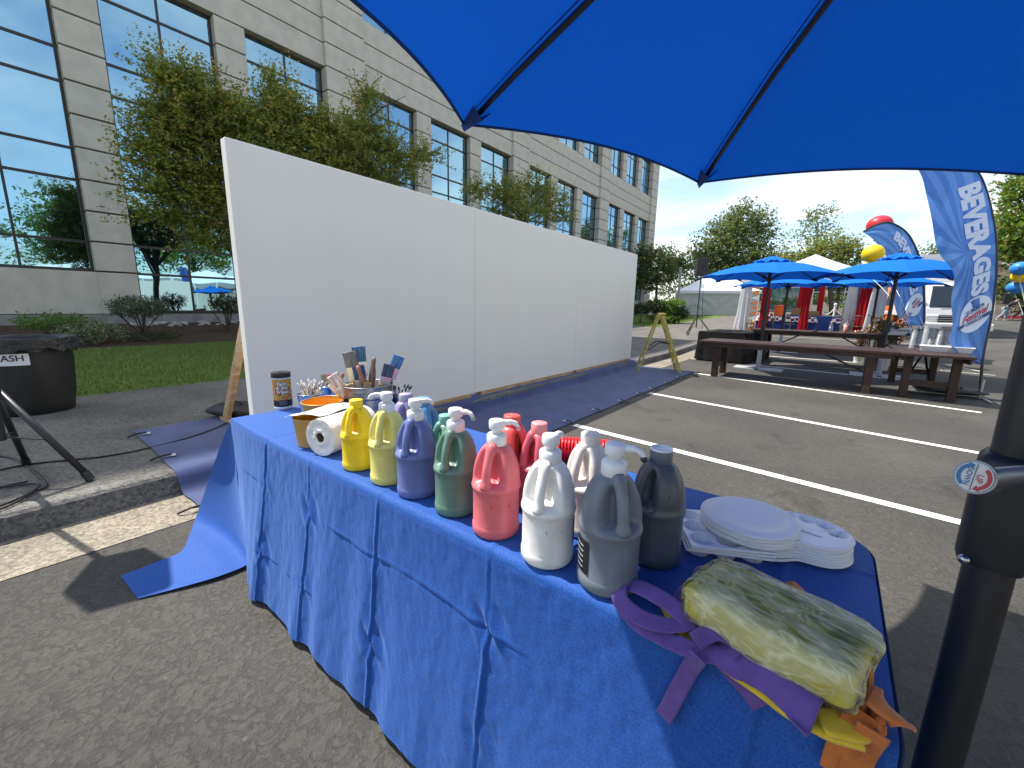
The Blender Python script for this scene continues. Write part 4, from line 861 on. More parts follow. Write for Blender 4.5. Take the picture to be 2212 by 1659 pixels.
# ---- paper towel roll (axis along the table's depth)
M_paper = mat('paper_towel', (0.80, 0.78, 0.73), 0.9, var=0.03, vscale=20, bump=0.7, bscale=70, bdist=0.004); M_card = mat('cardboard_core', (0.22, 0.17, 0.11), 0.9)
f0 = at(692, 947, TS+0.070); pr_ = thing('paper_towel_roll', (f0.x, f0.y, TS), rad(16), 'white paper towel roll lying on its side with a loose sheet', 'paper towel')
rr0 = 0.073
k = MB()
def tw(u, v):
    a = u*2*PI; r = rr0*(1+0.018*noise.noise(Vector((math.cos(a)*1.5, math.sin(a)*1.5, v*3)))+0.010*noise.noise(Vector((math.cos(a)*6, math.sin(a)*6, v*12)))); return (math.cos(a)*r, 0.245*v, rr0+math.sin(a)*r)
k.grid(tw, 48, 26)
def fc(u, v):
    a = u*2*PI; r = 0.019+(rr0*0.985-0.019)*v; e = tw(u, 0) if v > 0.99 else None
    return e or (math.cos(a)*r, -0.006*(1-v)*math.sin(v*9)+0.004*noise.noise(Vector((math.cos(a)*r*60, math.sin(a)*r*60, 1))), rr0+math.sin(a)*r)
k.grid(fc, 48, 10); k.grid(lambda u, v: (math.cos(u*2*PI)*(0.019+(rr0-0.019)*v), 0.245, rr0+math.sin(u*2*PI)*(0.019+(rr0-0.019)*v)), 32, 2); k.build('roll', M_paper, pr_, smooth=True)
k = MB(); k.grid(lambda u, v: (math.cos(u*2*PI)*0.019, 0.004+0.238*v, rr0+math.sin(u*2*PI)*0.019), 24, 1); k.build('core', M_card, pr_, smooth=True)
k = MB()
def sh(u, v):
    s = u*0.20; x = -0.01-s; z = rr0*2+0.004-0.9*max(0, s-0.06)**1.5*0.6+0.006*noise.noise(Vector((u*4, v*3, 2))); return (x, 0.02+0.22*v, z+0.002)
k.grid(sh, 16, 12); k.build('loose_sheet', M_paper, pr_, smooth=True, solid=0.0015)
# ---- white napkin heap behind the yellow jugs
q = at(838, 948, TS); t = thing('paper_napkin', q, 0.5, 'crumpled white paper napkin behind the two yellow jugs', 'napkin'); k = MB()
k.grid(lambda u, v: ((u-.5)*0.17, (v-.5)*0.14, 0.055*math.sin(PI*u)*math.sin(PI*v)+0.02*abs(noise.noise(Vector((u*4, v*4, 1))))), 18, 18); k.build('napkin', M_paper, t, smooth=True)
# ---- red cups: nested, lying on their side
M_red = mat('red_cup_plastic', (0.72, 0.012, 0.022), 0.28, spec=0.5, sub=0.05)
k = MB(); k.lathe([(0.030, 0.0), (0.0305, 0.001), (0.036, 0.05), (0.0385, 0.052), (0.0445, 0.108), (0.0475, 0.110), (0.0475, 0.114), (0.0445, 0.1145), (0.0295, 0.003)], 28, capt=False); ME_cup = k.mesh('cup', M_red, True)
a_ = at(1152, 972, TS+0.05); b2_ = at(1300, 984, TS+0.05); dc = (b2_-a_); dc.z = 0; dc.normalize(); axis = Vector((dc.x, dc.y, 0.0))
e0 = at(1316, 992, TS+0.02); e0 = Vector((e0.x, e0.y, TS+0.0485)); ncup = 16; sp_ = 0.0125
for i in range(ncup):
    o = bpy.data.objects.new('red_cup', ME_cup); COL.objects.link(o); o.location = e0-axis*(0.112+sp_*i); o.rotation_euler = axis.to_track_quat('Z', 'Y').to_euler()
    lb = 'red plastic cup whose open rim faces out at the right end of the nested row' if i == 0 else ('red plastic cup with its smooth side bare at the left end of the nested row' if i == ncup-1 else 'red plastic cup within the nested row lying on its side')
    tag(o, lb, 'cup', 'red cups nested on their side')
# ---- palettes and plates
M_pal = mat('white_palette_plastic', (0.78, 0.80, 0.83), 0.28, spec=0.5); M_plate = mat('foam_plate', (0.80, 0.81, 0.82), 0.7, bump=0.15, bscale=500, bdist=0.0006)
# rectangular palettes with six wells
c_ = at(1548, 1168, TS); dx = (at(1500, 1222, TS)-at(1452, 1110, TS)); rzp = math.atan2(dx.y, dx.x)
def palette_rect():
    """tray with six sunken wells: the top is a fine height field"""
    k = MB(); Lx, Ly, H_ = 0.19, 0.19, 0.024; nu_, nv_ = 80, 80; wl = [((i-1)*0.060, (j-1)*0.060) for i in range(3) for j in range(3)]
    def f(u, v):
        x, y = (u-.5)*Lx, (v-.5)*Ly; z = H_
        for (a_, b_) in wl:
            d = math.hypot(x-a_, y-b_); z += 0.0016*max(0, 1-abs(d-0.0272)/0.0022)-0.0205*smoothstep(0.0262, 0.0232, d)
        e = min(Lx/2-abs(x), Ly/2-abs(y)); return (x, y, z if e > 0.001 else 0.0195)
    k.grid(f, nu_, nv_); return k.mesh('rectangular_palette', M_pal, True)
ME_pr = palette_rect()
for i in range(3):
    o = bpy.data.objects.new('paint_palette', ME_pr); COL.objects.link(o); o.location = c_+Vector((0.002*i, -0.001*i, -0.002+0.0075*i)); o.rotation_euler = (0, 0, rzp+0.03*(i-1))
    q = o.modifiers.new('solid', 'SOLIDIFY'); q.thickness = 0.0016
    tag(o, ['white square paint palette at the bottom of its pile', 'white square paint palette in the middle of its pile', 'white square nine well paint palette on top of its pile'][i], 'palette', 'square palettes')
# kidney palettes
def kidney():
    k = MB(); H_ = 0.014; nr, na = 34, 120
    wl = [(0.104*math.cos(rad(a)), 0.070*math.sin(rad(a))) for a in (-10, 20, 48, 76, 104, 132, 160, 190)]
    def f(u, v):
        a = 2*PI*u; r = 1.0-0.34*math.exp(-((((a-rad(262)+PI) % (2*PI))-PI)/0.42)**2); x, y = 0.135*r*v*math.cos(a), 0.098*r*v*math.sin(a); z = H_
        for (p_, q_) in wl:
            d = math.hypot((x-p_)/1.15, y-q_); z -= 0.0125*smoothstep(0.0172, 0.0135, d)
        z += 0.003*max(0, 1-abs(v-0.955)/0.03)
        for (x0, y0, x1, y1) in ((-0.03, -0.035, 0.015, -0.005), (0.015, -0.005, 0.05, -0.03), (-0.06, 0.0, -0.02, 0.012)):
            t_ = min(1, max(0, ((x-x0)*(x1-x0)+(y-y0)*(y1-y0))/((x1-x0)**2+(y1-y0)**2))); d = math.hypot(x-x0-t_*(x1-x0), y-y0-t_*(y1-y0)); z -= 0.004*smoothstep(0.005, 0.003, d)
        return (x, y, z if v < 0.999 else 0.0112)
    k.grid(f, na, nr); return k.mesh('kidney_palette', M_pal, True)
ME_k = kidney()
c_ = at(1700, 1184, TS); d_ = at(1800, 1205, TS)-at(1625, 1180, TS); rk_ = math.atan2(d_.y, d_.x)
R = random.Random(2)
for i in range(8):
    o = bpy.data.objects.new('paint_palette', ME_k); COL.objects.link(o); o.location = c_+Vector((R.gauss(0, .0012), R.gauss(0, .0012), -0.004+0.0062*i)); o.rotation_euler = (0, 0, rk_+rad(8)+R.gauss(0, .016)); q = o.modifiers.new('solid', 'SOLIDIFY'); q.thickness = 0.001
    tag(o, 'white kidney shaped palette on top of the pile beside the foam plates' if i == 7 else ('white kidney shaped palette at the very bottom of its pile' if i == 0 else 'white kidney shaped palette inside the pile beside the foam plates'), 'palette', 'kidney palettes')
# foam plates, upside down, leaning on the palettes
k = MB(); k.lathe([(0.108, 0.0), (0.1085, 0.0022), (0.097, 0.004), (0.086, 0.006), (0.082, 0.010), (0.076, 0.0165), (0.069, 0.0185), (0.001, 0.0185)], 56, capb=False); ME_pl = k.mesh('plate', M_plate, True)
c_ = at(1612, 1146, TS+0.03); R = random.Random(8)
for i in range(14):
    o = bpy.data.objects.new('foam_plate', ME_pl); COL.objects.link(o); o.location = Vector((c_.x, c_.y, TS+0.040+0.0022*i))+Vector((R.gauss(0, .0012), R.gauss(0, .0012), 0)); o.rotation_euler = (0.012, 0.03, R.random()*6)
    q = o.modifiers.new('solid', 'SOLIDIFY'); q.thickness = 0.0012
    tag(o, 'white foam plate upside down on top of the stack' if i == 13 else ('lowest white foam plate of the stack resting on the palettes' if i == 0 else 'white foam plate inside the upside down stack'), 'plate', 'stacked foam plates')
# ---- wrapped aprons and loose aprons
def strip_cloth(b, pts, ws, n=8, thick=0.0, seed=0, amp=0.004, nrm=None, k=0):
    """a ribbon of cloth through points; ws = half widths"""
    P = catmull(pts, n); m_ = len(P); V = []; F = []
    nw = 6
    for i, p in enumerate(P):
        d = (P[min(i+1, m_-1)]-P[max(i-1, 0)]).normalized(); up = Vector(nrm) if nrm else Vector((0, 0, 1)); s = d.cross(up); s.normalize()
        w = ws if not isinstance(ws, (list, tuple)) else ws[min(int(i/n), len(ws)-1)]+(ws[min(int(i/n)+1, len(ws)-1)]-ws[min(int(i/n), len(ws)-1)])*((i % n)/n)
        for j in range(nw+1):
            t = j/nw*2-1; q = p+s*w*t; q = q+up*amp*noise.noise(Vector((q.x*22, q.y*22, seed+q.z*9))); V.append(tuple(q))
    for i in range(m_-1):
        for j in range(nw): F.append((i*(nw+1)+j, i*(nw+1)+j+1, (i+1)*(nw+1)+j+1, (i+1)*(nw+1)+j))
    b.add(V, F, k)
M_pur = mat('purple_apron', (0.115, 0.058, 0.255), 0.8, var=0.1, vscale=40, sheen=0.2, bump=0.25, bscale=300, bdist=0.0008); M_yap = mat('yellow_apron', (0.66, 0.44, 0.015), 0.8, var=0.1, vscale=30, sheen=0.2); M_orap = mat('orange_apron', (0.50, 0.135, 0.018), 0.8, var=0.1, vscale=30, sheen=0.2)
def tz(x, y, z=0.0): return at(x, y, CZ+z)
def front_pt(px, py, off=0.012):
    """a point lying on the hanging front of the cloth"""
    p = at(px, py, CZ+0.004)
    if p.y > TY0+0.012: return p
    best = None
    for i in range(60):
        Y = TY0-0.16+0.18*i/59; q = atY(px, py, Y); e = abs((TY0-cloth_front(q.x, min(max(q.z, 0.02), CZ-0.01))-off)-Y)
        if best is None or e < best[0]: best = (e, q)
    return best[1]
yo = tz(1640, 1450); ya = thing('apron', (yo.x, yo.y, TS), label='folded yellow apron underneath the purple one', cat='apron'); YO = (yo.x, yo.y, TS)
b = MB(); strip_cloth(b, [tz(1430, 1285, .006), tz(1490, 1365, .006), tz(1600, 1440, .008), tz(1740, 1530, .008), tz(1850, 1570, .008)], [0.015, 0.022, 0.030, 0.034, 0.034], amp=0.006, seed=4); b.build('folded_body', M_yap, ya, smooth=True, org=YO, solid=0.006)
b = MB(); strip_cloth(b, [tz(1770, 1555, .014), tz(1835, 1562, .016), tz(1868, 1560, .012)], [0.02, 0.026, 0.018], amp=0.004, seed=9); b.build('folded_end', M_yap, ya, smooth=True, org=YO, solid=0.006)
pu = thing('apron', (yo.x, yo.y, TS+0.01), label='purple apron with long loose straps hanging over the table edge', cat='apron'); PO = (yo.x, yo.y, TS+0.01)
b = MB()
def puf(u, v):
    a = tz(1480, 1300, .026).lerp(tz(1800, 1500, .026), u); c = tz(1500, 1390, .016).lerp(tz(1748, 1578, .016), u); p = a.lerp(c, v)+(c-a).normalized()*0.01*math.sin(u*7)*v
    return (p.x, p.y, p.z+0.010*math.sin(v*PI)+0.010*math.sin(v*9+u*3)*(0.4+0.6*u)+0.004*noise.noise(Vector((u*9, v*4, 2))))
b.grid(puf, 50, 22); b.build('folded_body', M_pur, pu, smooth=True, org=PO, solid=0.004)
b = MB()
def pug(u, v):
    a = tz(1475, 1325, .018).lerp(tz(1560, 1250, .02), v); c = tz(1455, 1290, .01).lerp(tz(1522, 1214, .03), v); p = a.lerp(c, u); return (p.x, p.y, p.z+0.02*math.sin(PI*u)*math.sin(PI*v)+0.008*math.sin(v*11))
b.grid(pug, 14, 20); b.build('folded_bib', M_pur, pu, smooth=True, org=PO, solid=0.004)
for (pts, w) in (([tz(1502, 1350, .03), tz(1440, 1300, .045), tz(1390, 1272, .04), tz(1352, 1262, .03), tz(1338, 1272, .02)], 0.016), ([tz(1338, 1268, .03), tz(1342, 1300, .02), tz(1385, 1335, .02), tz(1440, 1350, .025), tz(1500, 1345, .03)], 0.016),
    ([tz(1345, 1310, .012), tz(1385, 1350, .012), tz(1440, 1380, .012), tz(1500, 1405, .016), tz(1565, 1420, .02)], 0.016), ([tz(1565, 1415, .03), tz(1590, 1385, .04), tz(1545, 1365, .045), tz(1500, 1385, .03)], 0.017)):
    b = MB(); strip_cloth(b, pts, w, amp=0.002, nrm=(-0.35, -0.35, 0.85)); b.build('strap', M_pur, pu, smooth=True, org=PO, solid=0.0014)
for pts in ([(1508, 1418), (1490, 1445), (1465, 1490), (1447, 1525), (1433, 1550)], [(1548, 1415), (1580, 1450), (1620, 1495), (1645, 1528)]):
    P = [front_pt(x, y) for x, y in pts]; P[0] = tz(*pts[0], .022); b = MB(); strip_cloth(b, P, 0.0145, amp=0.002, nrm=(0, -0.9, 0.42)); b.build('strap', M_pur, pu, smooth=True, org=PO, solid=0.0014)
oo = tz(1880, 1530); orp = thing('apron', (oo.x, oo.y, TS), label='orange apron crumpled at the right end with ties hanging down', cat='apron'); OO = (oo.x, oo.y, TS)
b = MB()
def ogf(u, v):
    a = tz(1868, 1455, .05).lerp(tz(1850, 1590, .01), u); c = tz(1905, 1500, .05).lerp(tz(1915, 1585, .012), u); p = a.lerp(c, v)
    return (p.x, p.y, max(p.z+0.020*math.sin(v*7+u*4)*math.sin(PI*min(1, v+.2))+0.012*noise.noise(Vector((u*5, v*5, 3))), CZ+0.004))
b.grid(ogf, 26, 22); b.build('crumpled_body', M_orap, orp, smooth=True, org=OO, solid=0.004)
b = MB(); strip_cloth(b, [tz(1880, 1500, .06), tz(1915, 1525, .055), tz(1940, 1552, .03), tz(1930, 1566, .012)], [0.02, 0.028, 0.02, 0.006], amp=0.005); b.build('bib_corner', M_orap, orp, smooth=True, org=OO, solid=0.004)
for pts in ([(1862, 1535), (1840, 1580), (1815, 1625), (1802, 1670)], [(1888, 1580), (1862, 1620), (1845, 1665), (1838, 1690)]):
    P = [front_pt(x, y, 0.018) for x, y in pts]; P[0] = tz(*pts[0], .035); b = MB(); strip_cloth(b, P, 0.017, amp=0.002, nrm=(0, -0.9, 0.42)); b.build('tie', M_orap, orp, smooth=True, org=OO, solid=0.003)
p = tz(1715, 1262, .006); b = MB(); strip_cloth(b, [tz(1695, 1262, .012), tz(1712, 1262, .02), tz(1735, 1280, .012)], 0.012); b.build('hidden_tie', M_orap, orp, smooth=True, org=OO, solid=0.003)
# plastic wrapped pack
P0 = at(1466, 1330, CZ+0.032); P1_ = at(1836, 1558, CZ+0.032); e_ = (P1_-P0); e_.z = 0; Lp = e_.length; e_.normalize(); nn = Vector((-e_.y, e_.x, 0))
bl_ = at(1578, 1202, CZ+0.098); Wp = (bl_-P0).dot(nn)
pk = thing('wrapped_apron_pack', ((P0+e_*Lp/2+nn*Wp/2).x, (P0+e_*Lp/2+nn*Wp/2).y, CZ+0.028), math.atan2(e_.y, e_.x), 'plastic wrapped pack of folded yellow aprons with shiny crinkled film', 'apron pack')
m = bpy.data.materials.new('yellow_fabric_in_film'); m.use_nodes = True; n, l, bs_ = nodes_of(m); tco = n.new('ShaderNodeTexCoord').outputs['Object']
bs_.inputs['Base Color'].default_value = (0.56, 0.48, 0.03, 1); bs_.inputs['Roughness'].default_value = 0.75; bs_.inputs['Coat Weight'].default_value = 0.0; bs_.inputs['Coat Roughness'].default_value = 0.06; bs_.inputs['Coat IOR'].default_value = 1.9
mpn = n.new('ShaderNodeMapping'); mpn.inputs['Scale'].default_value = (7, 20, 9); mpn.inputs['Rotation'].default_value = (0, 0, 0.35); l(tco, mpn.inputs[0])
vn = n.new('ShaderNodeTexNoise'); vn.inputs['Scale'].default_value = 1.6; vn.inputs['Detail'].default_value = 3; vn.inputs['Distortion'].default_value = 1.6; l(mpn.outputs[0], vn.inputs['Vector'])
v2 = n.new('ShaderNodeTexVoronoi'); v2.inputs['Scale'].default_value = 2.2; v2.feature = 'F1'; l(mpn.outputs[0], v2.inputs['Vector'])
sm = n.new('ShaderNodeMath'); sm.operation = 'MULTIPLY_ADD'; sm.inputs[1].default_value = 0.6; l(v2.outputs['Distance'], sm.inputs[0]); l(vn.outputs['Fac'], sm.inputs[2])
bpn = n.new('ShaderNodeBump'); bpn.inputs['Strength'].default_value = 1.0; bpn.inputs['Distance'].default_value = 0.02; l(sm.outputs[0], bpn.inputs['Height']); l(bpn.outputs[0], bs_.inputs['Coat Normal'])
b = MB()
def superbox(u, v, L, W_, H_, seed, amp):
    a = u*2*PI; ph = (v-.5)*PI; e1, e2 = 0.22, 0.36
    f = lambda w, e: (abs(w)**e)*(1 if w >= 0 else -1)
    x = L/2*f(math.cos(ph), e2)*f(math.cos(a), e1); y = W_/2*f(math.cos(ph), e2)*f(math.sin(a), e1); z = H_/2*f(math.sin(ph), e2)
    k = amp*noise.noise(Vector((x*14, y*30, z*20+seed))); q = Vector((x, y, z)); q += q.normalized()*k; return (q.x, q.y, q.z+H_/2)
b.grid(lambda u, v: superbox(u, v, Lp, Wp, 0.068, 2, 0.006), 120, 44); b.build('folded_aprons', m, pk, smooth=True)
# film: thin crinkled skin just outside
fm = bpy.data.materials.new('film_painted_glints'); fm.use_nodes = True; n = fm.node_tree.nodes; l = fm.node_tree.links.new; n.remove(n['Principled BSDF'])
tr = n.new('ShaderNodeBsdfTransparent'); gl = n.new('ShaderNodeBsdfGlossy'); gl.inputs['Roughness'].default_value = 0.07; mxs = n.new('ShaderNodeMixShader'); fr_ = n.new('ShaderNodeFresnel'); fr_.inputs[0].default_value = 1.22
tr.inputs['Color'].default_value = (0.95, 0.95, 0.95, 1); gl.inputs['Color'].default_value = (0.9, 0.9, 0.88, 1)
l(fr_.outputs[0], mxs.inputs[0]); l(tr.outputs[0], mxs.inputs[1]); l(gl.outputs[0], mxs.inputs[2])
tco = n.new('ShaderNodeTexCoord').outputs['Object']; mpf = n.new('ShaderNodeMapping'); mpf.inputs['Scale'].default_value = (9, 30, 12); mpf.inputs['Rotation'].default_value = (0, 0, 0.45); l(tco, mpf.inputs[0])
def thin(sc, w_, seed):
    zn = n.new('ShaderNodeTexNoise'); zn.inputs['Scale'].default_value = sc; zn.inputs['Detail'].default_value = 2; zn.inputs['Distortion'].default_value = 0.8; mq = n.new('ShaderNodeMapping'); mq.inputs['Location'].default_value = (seed, seed*2, seed); mq.inputs['Rotation'].default_value = (0, 0, 0.5*seed); l(mpf.outputs[0], mq.inputs[0]); l(mq.outputs[0], zn.inputs['Vector'])
    s1 = n.new('ShaderNodeMath'); s1.operation = 'SUBTRACT'; s1.inputs[1].default_value = 0.5; l(zn.outputs['Fac'], s1.inputs[0]); s2 = n.new('ShaderNodeMath'); s2.operation = 'ABSOLUTE'; l(s1.outputs[0], s2.inputs[0])
    r_ = n.new('ShaderNodeValToRGB'); e = r_.color_ramp.elements; e[0].position, e[1].position = 0.0, w_; e[0].color = (1, 1, 1, 1); e[1].color = (0, 0, 0, 1); l(s2.outputs[0], r_.inputs[0]); return r_.outputs[0]
mpf.inputs['Scale'].default_value = (7, 17, 10)
ta, tb2 = thin(1.0, 0.05, 0.3), thin(2.3, 0.06, 1.2); zr_ = n.new('ShaderNodeMath'); zr_.operation = 'MAXIMUM'; l(ta, zr_.inputs[0]); l(tb2, zr_.inputs[1]); zk = n.new('ShaderNodeMath'); zk.operation = 'MULTIPLY_ADD'; zk.inputs[1].default_value = 0.26; l(zr_.outputs[0], zk.inputs[0])
zb = n.new('ShaderNodeTexNoise'); zb.inputs['Scale'].default_value = 0.9; zb.inputs['Detail'].default_value = 7; zb.inputs['Roughness'].default_value = 0.62; zb.inputs['Distortion'].default_value = 0.6; l(mpf.outputs[0], zb.inputs['Vector']); zc_ = n.new('ShaderNodeMapRange'); zc_.inputs['From Min'].default_value = 0.44; zc_.inputs['From Max'].default_value = 0.62; zc_.inputs['To Min'].default_value = 0.05; zc_.inputs['To Max'].default_value = 0.42; l(zb.outputs['Fac'], zc_.inputs['Value']); l(zc_.outputs['Result'], zk.inputs[2]); zr_ = zk
df_ = n.new('ShaderNodeBsdfDiffuse'); df_.inputs['Color'].default_value = (0.84, 0.82, 0.52, 1); mx2_ = n.new('ShaderNodeMixShader'); l(zr_.outputs[0], mx2_.inputs[0]); l(mxs.outputs[0], mx2_.inputs[1]); l(df_.outputs[0], mx2_.inputs[2]); l(mx2_.outputs[0], n['Material Output'].inputs[0])  # pale diffuse patches and streaks paint sky reflections into the film's colour
b = MB()
def film(u, v):
    x, y, z = superbox(u, v, Lp+0.008, Wp+0.008, 0.074, 2, 0.006); c = Vector((x, y, z-0.034)); r1 = math.cos(0.5)*x*16-math.sin(0.5)*y*16; r2 = math.sin(0.5)*x*16+math.cos(0.5)*y*42
    k = 0.0065*abs(noise.noise(Vector((r1*1.2, r2, z*22))))+0.004*noise.noise(Vector((r1*3, r2*2, z*40))); c += c.normalized()*k; return (c.x, c.y, c.z+0.0325)
b.grid(film, 200, 70); b.build('plastic_film', fm, pk, smooth=False)

# ================================================================ NEAR UMBRELLA
def fabric(name, c, tr_c, mixf=0.4):
    m = bpy.data.materials.new(name); m.use_nodes = True; n, l, b = nodes_of(m); b.inputs['Base Color'].default_value = (*c, 1); b.inputs['Roughness'].default_value = 0.8; b.inputs['Specular IOR Level'].default_value = 0.2
    t = n.new('ShaderNodeBsdfTranslucent'); t.inputs['Color'].default_value = (*tr_c, 1); s = n.new('ShaderNodeMixShader'); s.inputs[0].default_value = mixf
    tco = n.new('ShaderNodeTexCoord').outputs['Object']; z = n.new('ShaderNodeTexNoise'); z.inputs['Scale'].default_value = 5; z.inputs['Detail'].default_value = 9; z.inputs['Roughness'].default_value = 0.7; l(tco, z.inputs['Vector']); bp = n.new('ShaderNodeBump'); bp.inputs['Strength'].default_value = 0.35; bp.inputs['Distance'].default_value = 0.02; l(bp.outputs[0], t.inputs['Normal'])
    l(z.outputs['Fac'], bp.inputs['Height']); l(bp.outputs[0], b.inputs['Normal'])
    l(b.outputs[0], s.inputs[1]); l(t.outputs[0], s.inputs[2]); l(s.outputs[0], n['Material Output'].inputs[0]); return m
M_canopy = fabric('blue_canopy', (0.006, 0.19, 0.70), (0.002, 0.045, 0.30), 0.36)
M_hem = mat('canopy_hem', (0.006, 0.05, 0.20), 0.8); M_pole = mat('black_pole', (0.022, 0.021, 0.021), 0.42, bump=0.1, bscale=500, bdist=0.0004); M_chrome = mat('chrome', (0.42, 0.43, 0.45), 0.25, metal=1.0)
def umbrella(name, base, corners, hub, poler, label, vent=True, group=None, ribr=0.009, base_plate=True, crank=True, hem=True, sq=0.055, zs=0.03):
    t = thing(name, base, label=label, cat='umbrella', group=group); O = Vector(base); n = len(corners); hub = Vector(hub); C_ = [Vector(c) for c in corners]
    def ribp(i, s):
        c = C_[i % n]; p = hub.lerp(c, s); p.z += 0.10*math.sin(PI*s)*(1-0.3*s); return p
    b = MB()
    for i in range(n):
        def f(u, v):
            a, c = ribp(i, v), ribp(i+1, v); p = a.lerp(c, u); k = 4*u*(1-u)
            p = p+(hub-p)*sq*k*v**3; p.z += zs*k*v*v-0.012*k*math.sin(PI*v); return tuple(p)
        b.grid(f, 16, 18)
    b.build('canopy', M_canopy, t, smooth=True, org=O)
    for i in range(n):
        if hem:
            P = []
            for q in range(17):
                u = q/16; a, c = ribp(i, 1), ribp(i+1, 1); p = a.lerp(c, u); k = 4*u*(1-u); p = p+(hub-p)*sq*k; p.z += zs*k; P.append(p)
            h = MB(); h.tube(P, 0.006, 6); h.build('hem', M_hem, t, smooth=True, org=O)
        if hem:
            for sd in (-1, 1):
                sm_ = MB(); sd_ = (C_[i]-hub).cross(Vector((0, 0, 1))).normalized()*0.016*sd; sm_.tube([ribp(i, s)+sd_-Vector((0, 0, 0.003)) for s in [0.05, 0.2, 0.4, 0.6, 0.8, 0.985]], 0.0022, 5); sm_.build('seam', M_hem, t, org=O)
        r = MB(); r.tube([ribp(i, s)-Vector((0, 0, 0.018)) for s in [0.03, 0.2, 0.4, 0.6, 0.8, 0.95]], ribr, 8); rb_ = r.build('rib', M_pole, t, smooth=True, org=O)
        r = MB(); a = ribp(i, 0.36)-Vector((0, 0, 0.02)); c = Vector((hub.x, hub.y, hub.z-0.36))+(a-hub)*0.06; c.z = hub.z-0.36; r.tube([c, a], ribr*0.9, 8); r.build('strut', M_pole, rb_, smooth=True, org=O)
        # sewn pocket that holds the rib's end
        d = (C_[i]-hub).normalized(); s = d.cross(Vector((0, 0, 1))).normalized(); c = ribp(i, 1); k = MB(); e = c-d*0.13-Vector((0, 0, 0.012)); uu = Vector((0, 0, 1))
        k.add([c+s*0.006+d*0.012, c-s*0.006+d*0.012, e+s*0.045+uu*0.012, e-s*0.045+uu*0.012, e-uu*0.028, c-uu*0.028], [(0, 2, 4, 5), (1, 5, 4, 3), (0, 5, 1)]); k.build('rib_pocket', M_hem, t, org=O, solid=0.003)
    p = MB(); p.cyl((O.x, O.y, O.z+0.02), (hub.x, hub.y, hub.z+0.02), poler, n=20); p.build('pole', M_pole, t, smooth=True, sharp=40, org=O)
    k = MB(); k.cyl((hub.x, hub.y, hub.z-0.39), (hub.x, hub.y, hub.z-0.33), poler*1.9, n=16); k.build('hub', M_pole, t, org=O)
    if vent:
        v = MB()
        for i in range(n):
            def f(u, w):
                a = hub.lerp(C_[i % n], 0.25*w); c = hub.lerp(C_[(i+1) % n], 0.25*w); p = a.lerp(c, u); p.z += 0.15-0.055*w+0.022*math.sin(u*3*PI)*w; return tuple(p)
            v.grid(f, 8, 4)
        v.build('vent_cap', M_canopy, t, smooth=True, org=O); k = MB(); k.lathe([(0.02, 0), (0.03, 0.03), (0.02, 0.06), (0.001, 0.075)], 12, (hub.x, hub.y, hub.z+0.13)); k.build('finial', M_pole, t, smooth=True, org=O)
    return t
cx0, cy0 = 0.285, 1.10
UC = Vector((0.287, 1.093, 1.977))
def cornr(i):
    a = 2.962-i*PI/4; x, y = 1.68*math.cos(a), 1.68*math.sin(a); return UC+Vector((x, y, -0.078*x-0.039*y))
corners = [cornr(i) for i in range(8)]
nu = umbrella('patio_umbrella', (cx0, cy0, 0.0), corners, (UC.x, UC.y, UC.z+0.361), 0.034, 'near blue patio umbrella overhead with black pole and crank beside the table', vent=True, ribr=0.0105, sq=0.073, zs=-0.014)
NO = Vector((cx0, cy0, 0))
b = MB(); b.cyl((cx0, cy0, 0.0), (cx0, cy0, 0.05), 0.24, 0.22, 32); b.cyl((cx0, cy0, 0.05), (cx0, cy0, 0.16), 0.05, n=20); b.build('base', mat('grey_base', (0.06, 0.06, 0.06), 0.6), nu, org=NO, bevel=0.006)
vd = Vector((-cx0, -cy0, 0)).normalized(); vs_ = Vector((-vd.y, vd.x, 0)); azv = math.atan2(vd.y, vd.x)
# crank housing: flat-fronted tapered collar
def pole_z(px, py):
    d = ray(px, py); t = (d.x*cx0+d.y*cy0)/(d.x*d.x+d.y*d.y); return CAM.z+d.z*t
hz0, hz1 = pole_z(2110, 1205), pole_z(2125, 968)
b = MB(); m4 = []
for (z, w, dp) in ((hz0, 0.042, 0.042), (hz0+0.016, 0.046, 0.046), (hz1-0.04, 0.046, 0.056), (hz1-0.010, 0.044, 0.052), (hz1, 0.037, 0.040)):
    ring = []
    for q in range(24):
        a = 2*PI*q/24; ca, sa = math.cos(a), math.sin(a); x = w*abs(ca)**0.55*(1 if ca > 0 else -1); y = (dp if sa > 0 else dp*0.85)*abs(sa)**0.55*(1 if sa > 0 else -1)
        p = vs_*x+vd*y; ring.append((cx0+p.x, cy0+p.y, z))
    m4.append(ring)
b.add([p for r in m4 for p in r], [(i*24+j, i*24+(j+1) % 24, (i+1)*24+(j+1) % 24, (i+1)*24+j) for i in range(4) for j in range(24)]+[tuple(range(23, -1, -1)), tuple(range(96, 120))])
ch = b.build('crank_housing', M_pole, nu, smooth=True, sharp=50, org=NO)
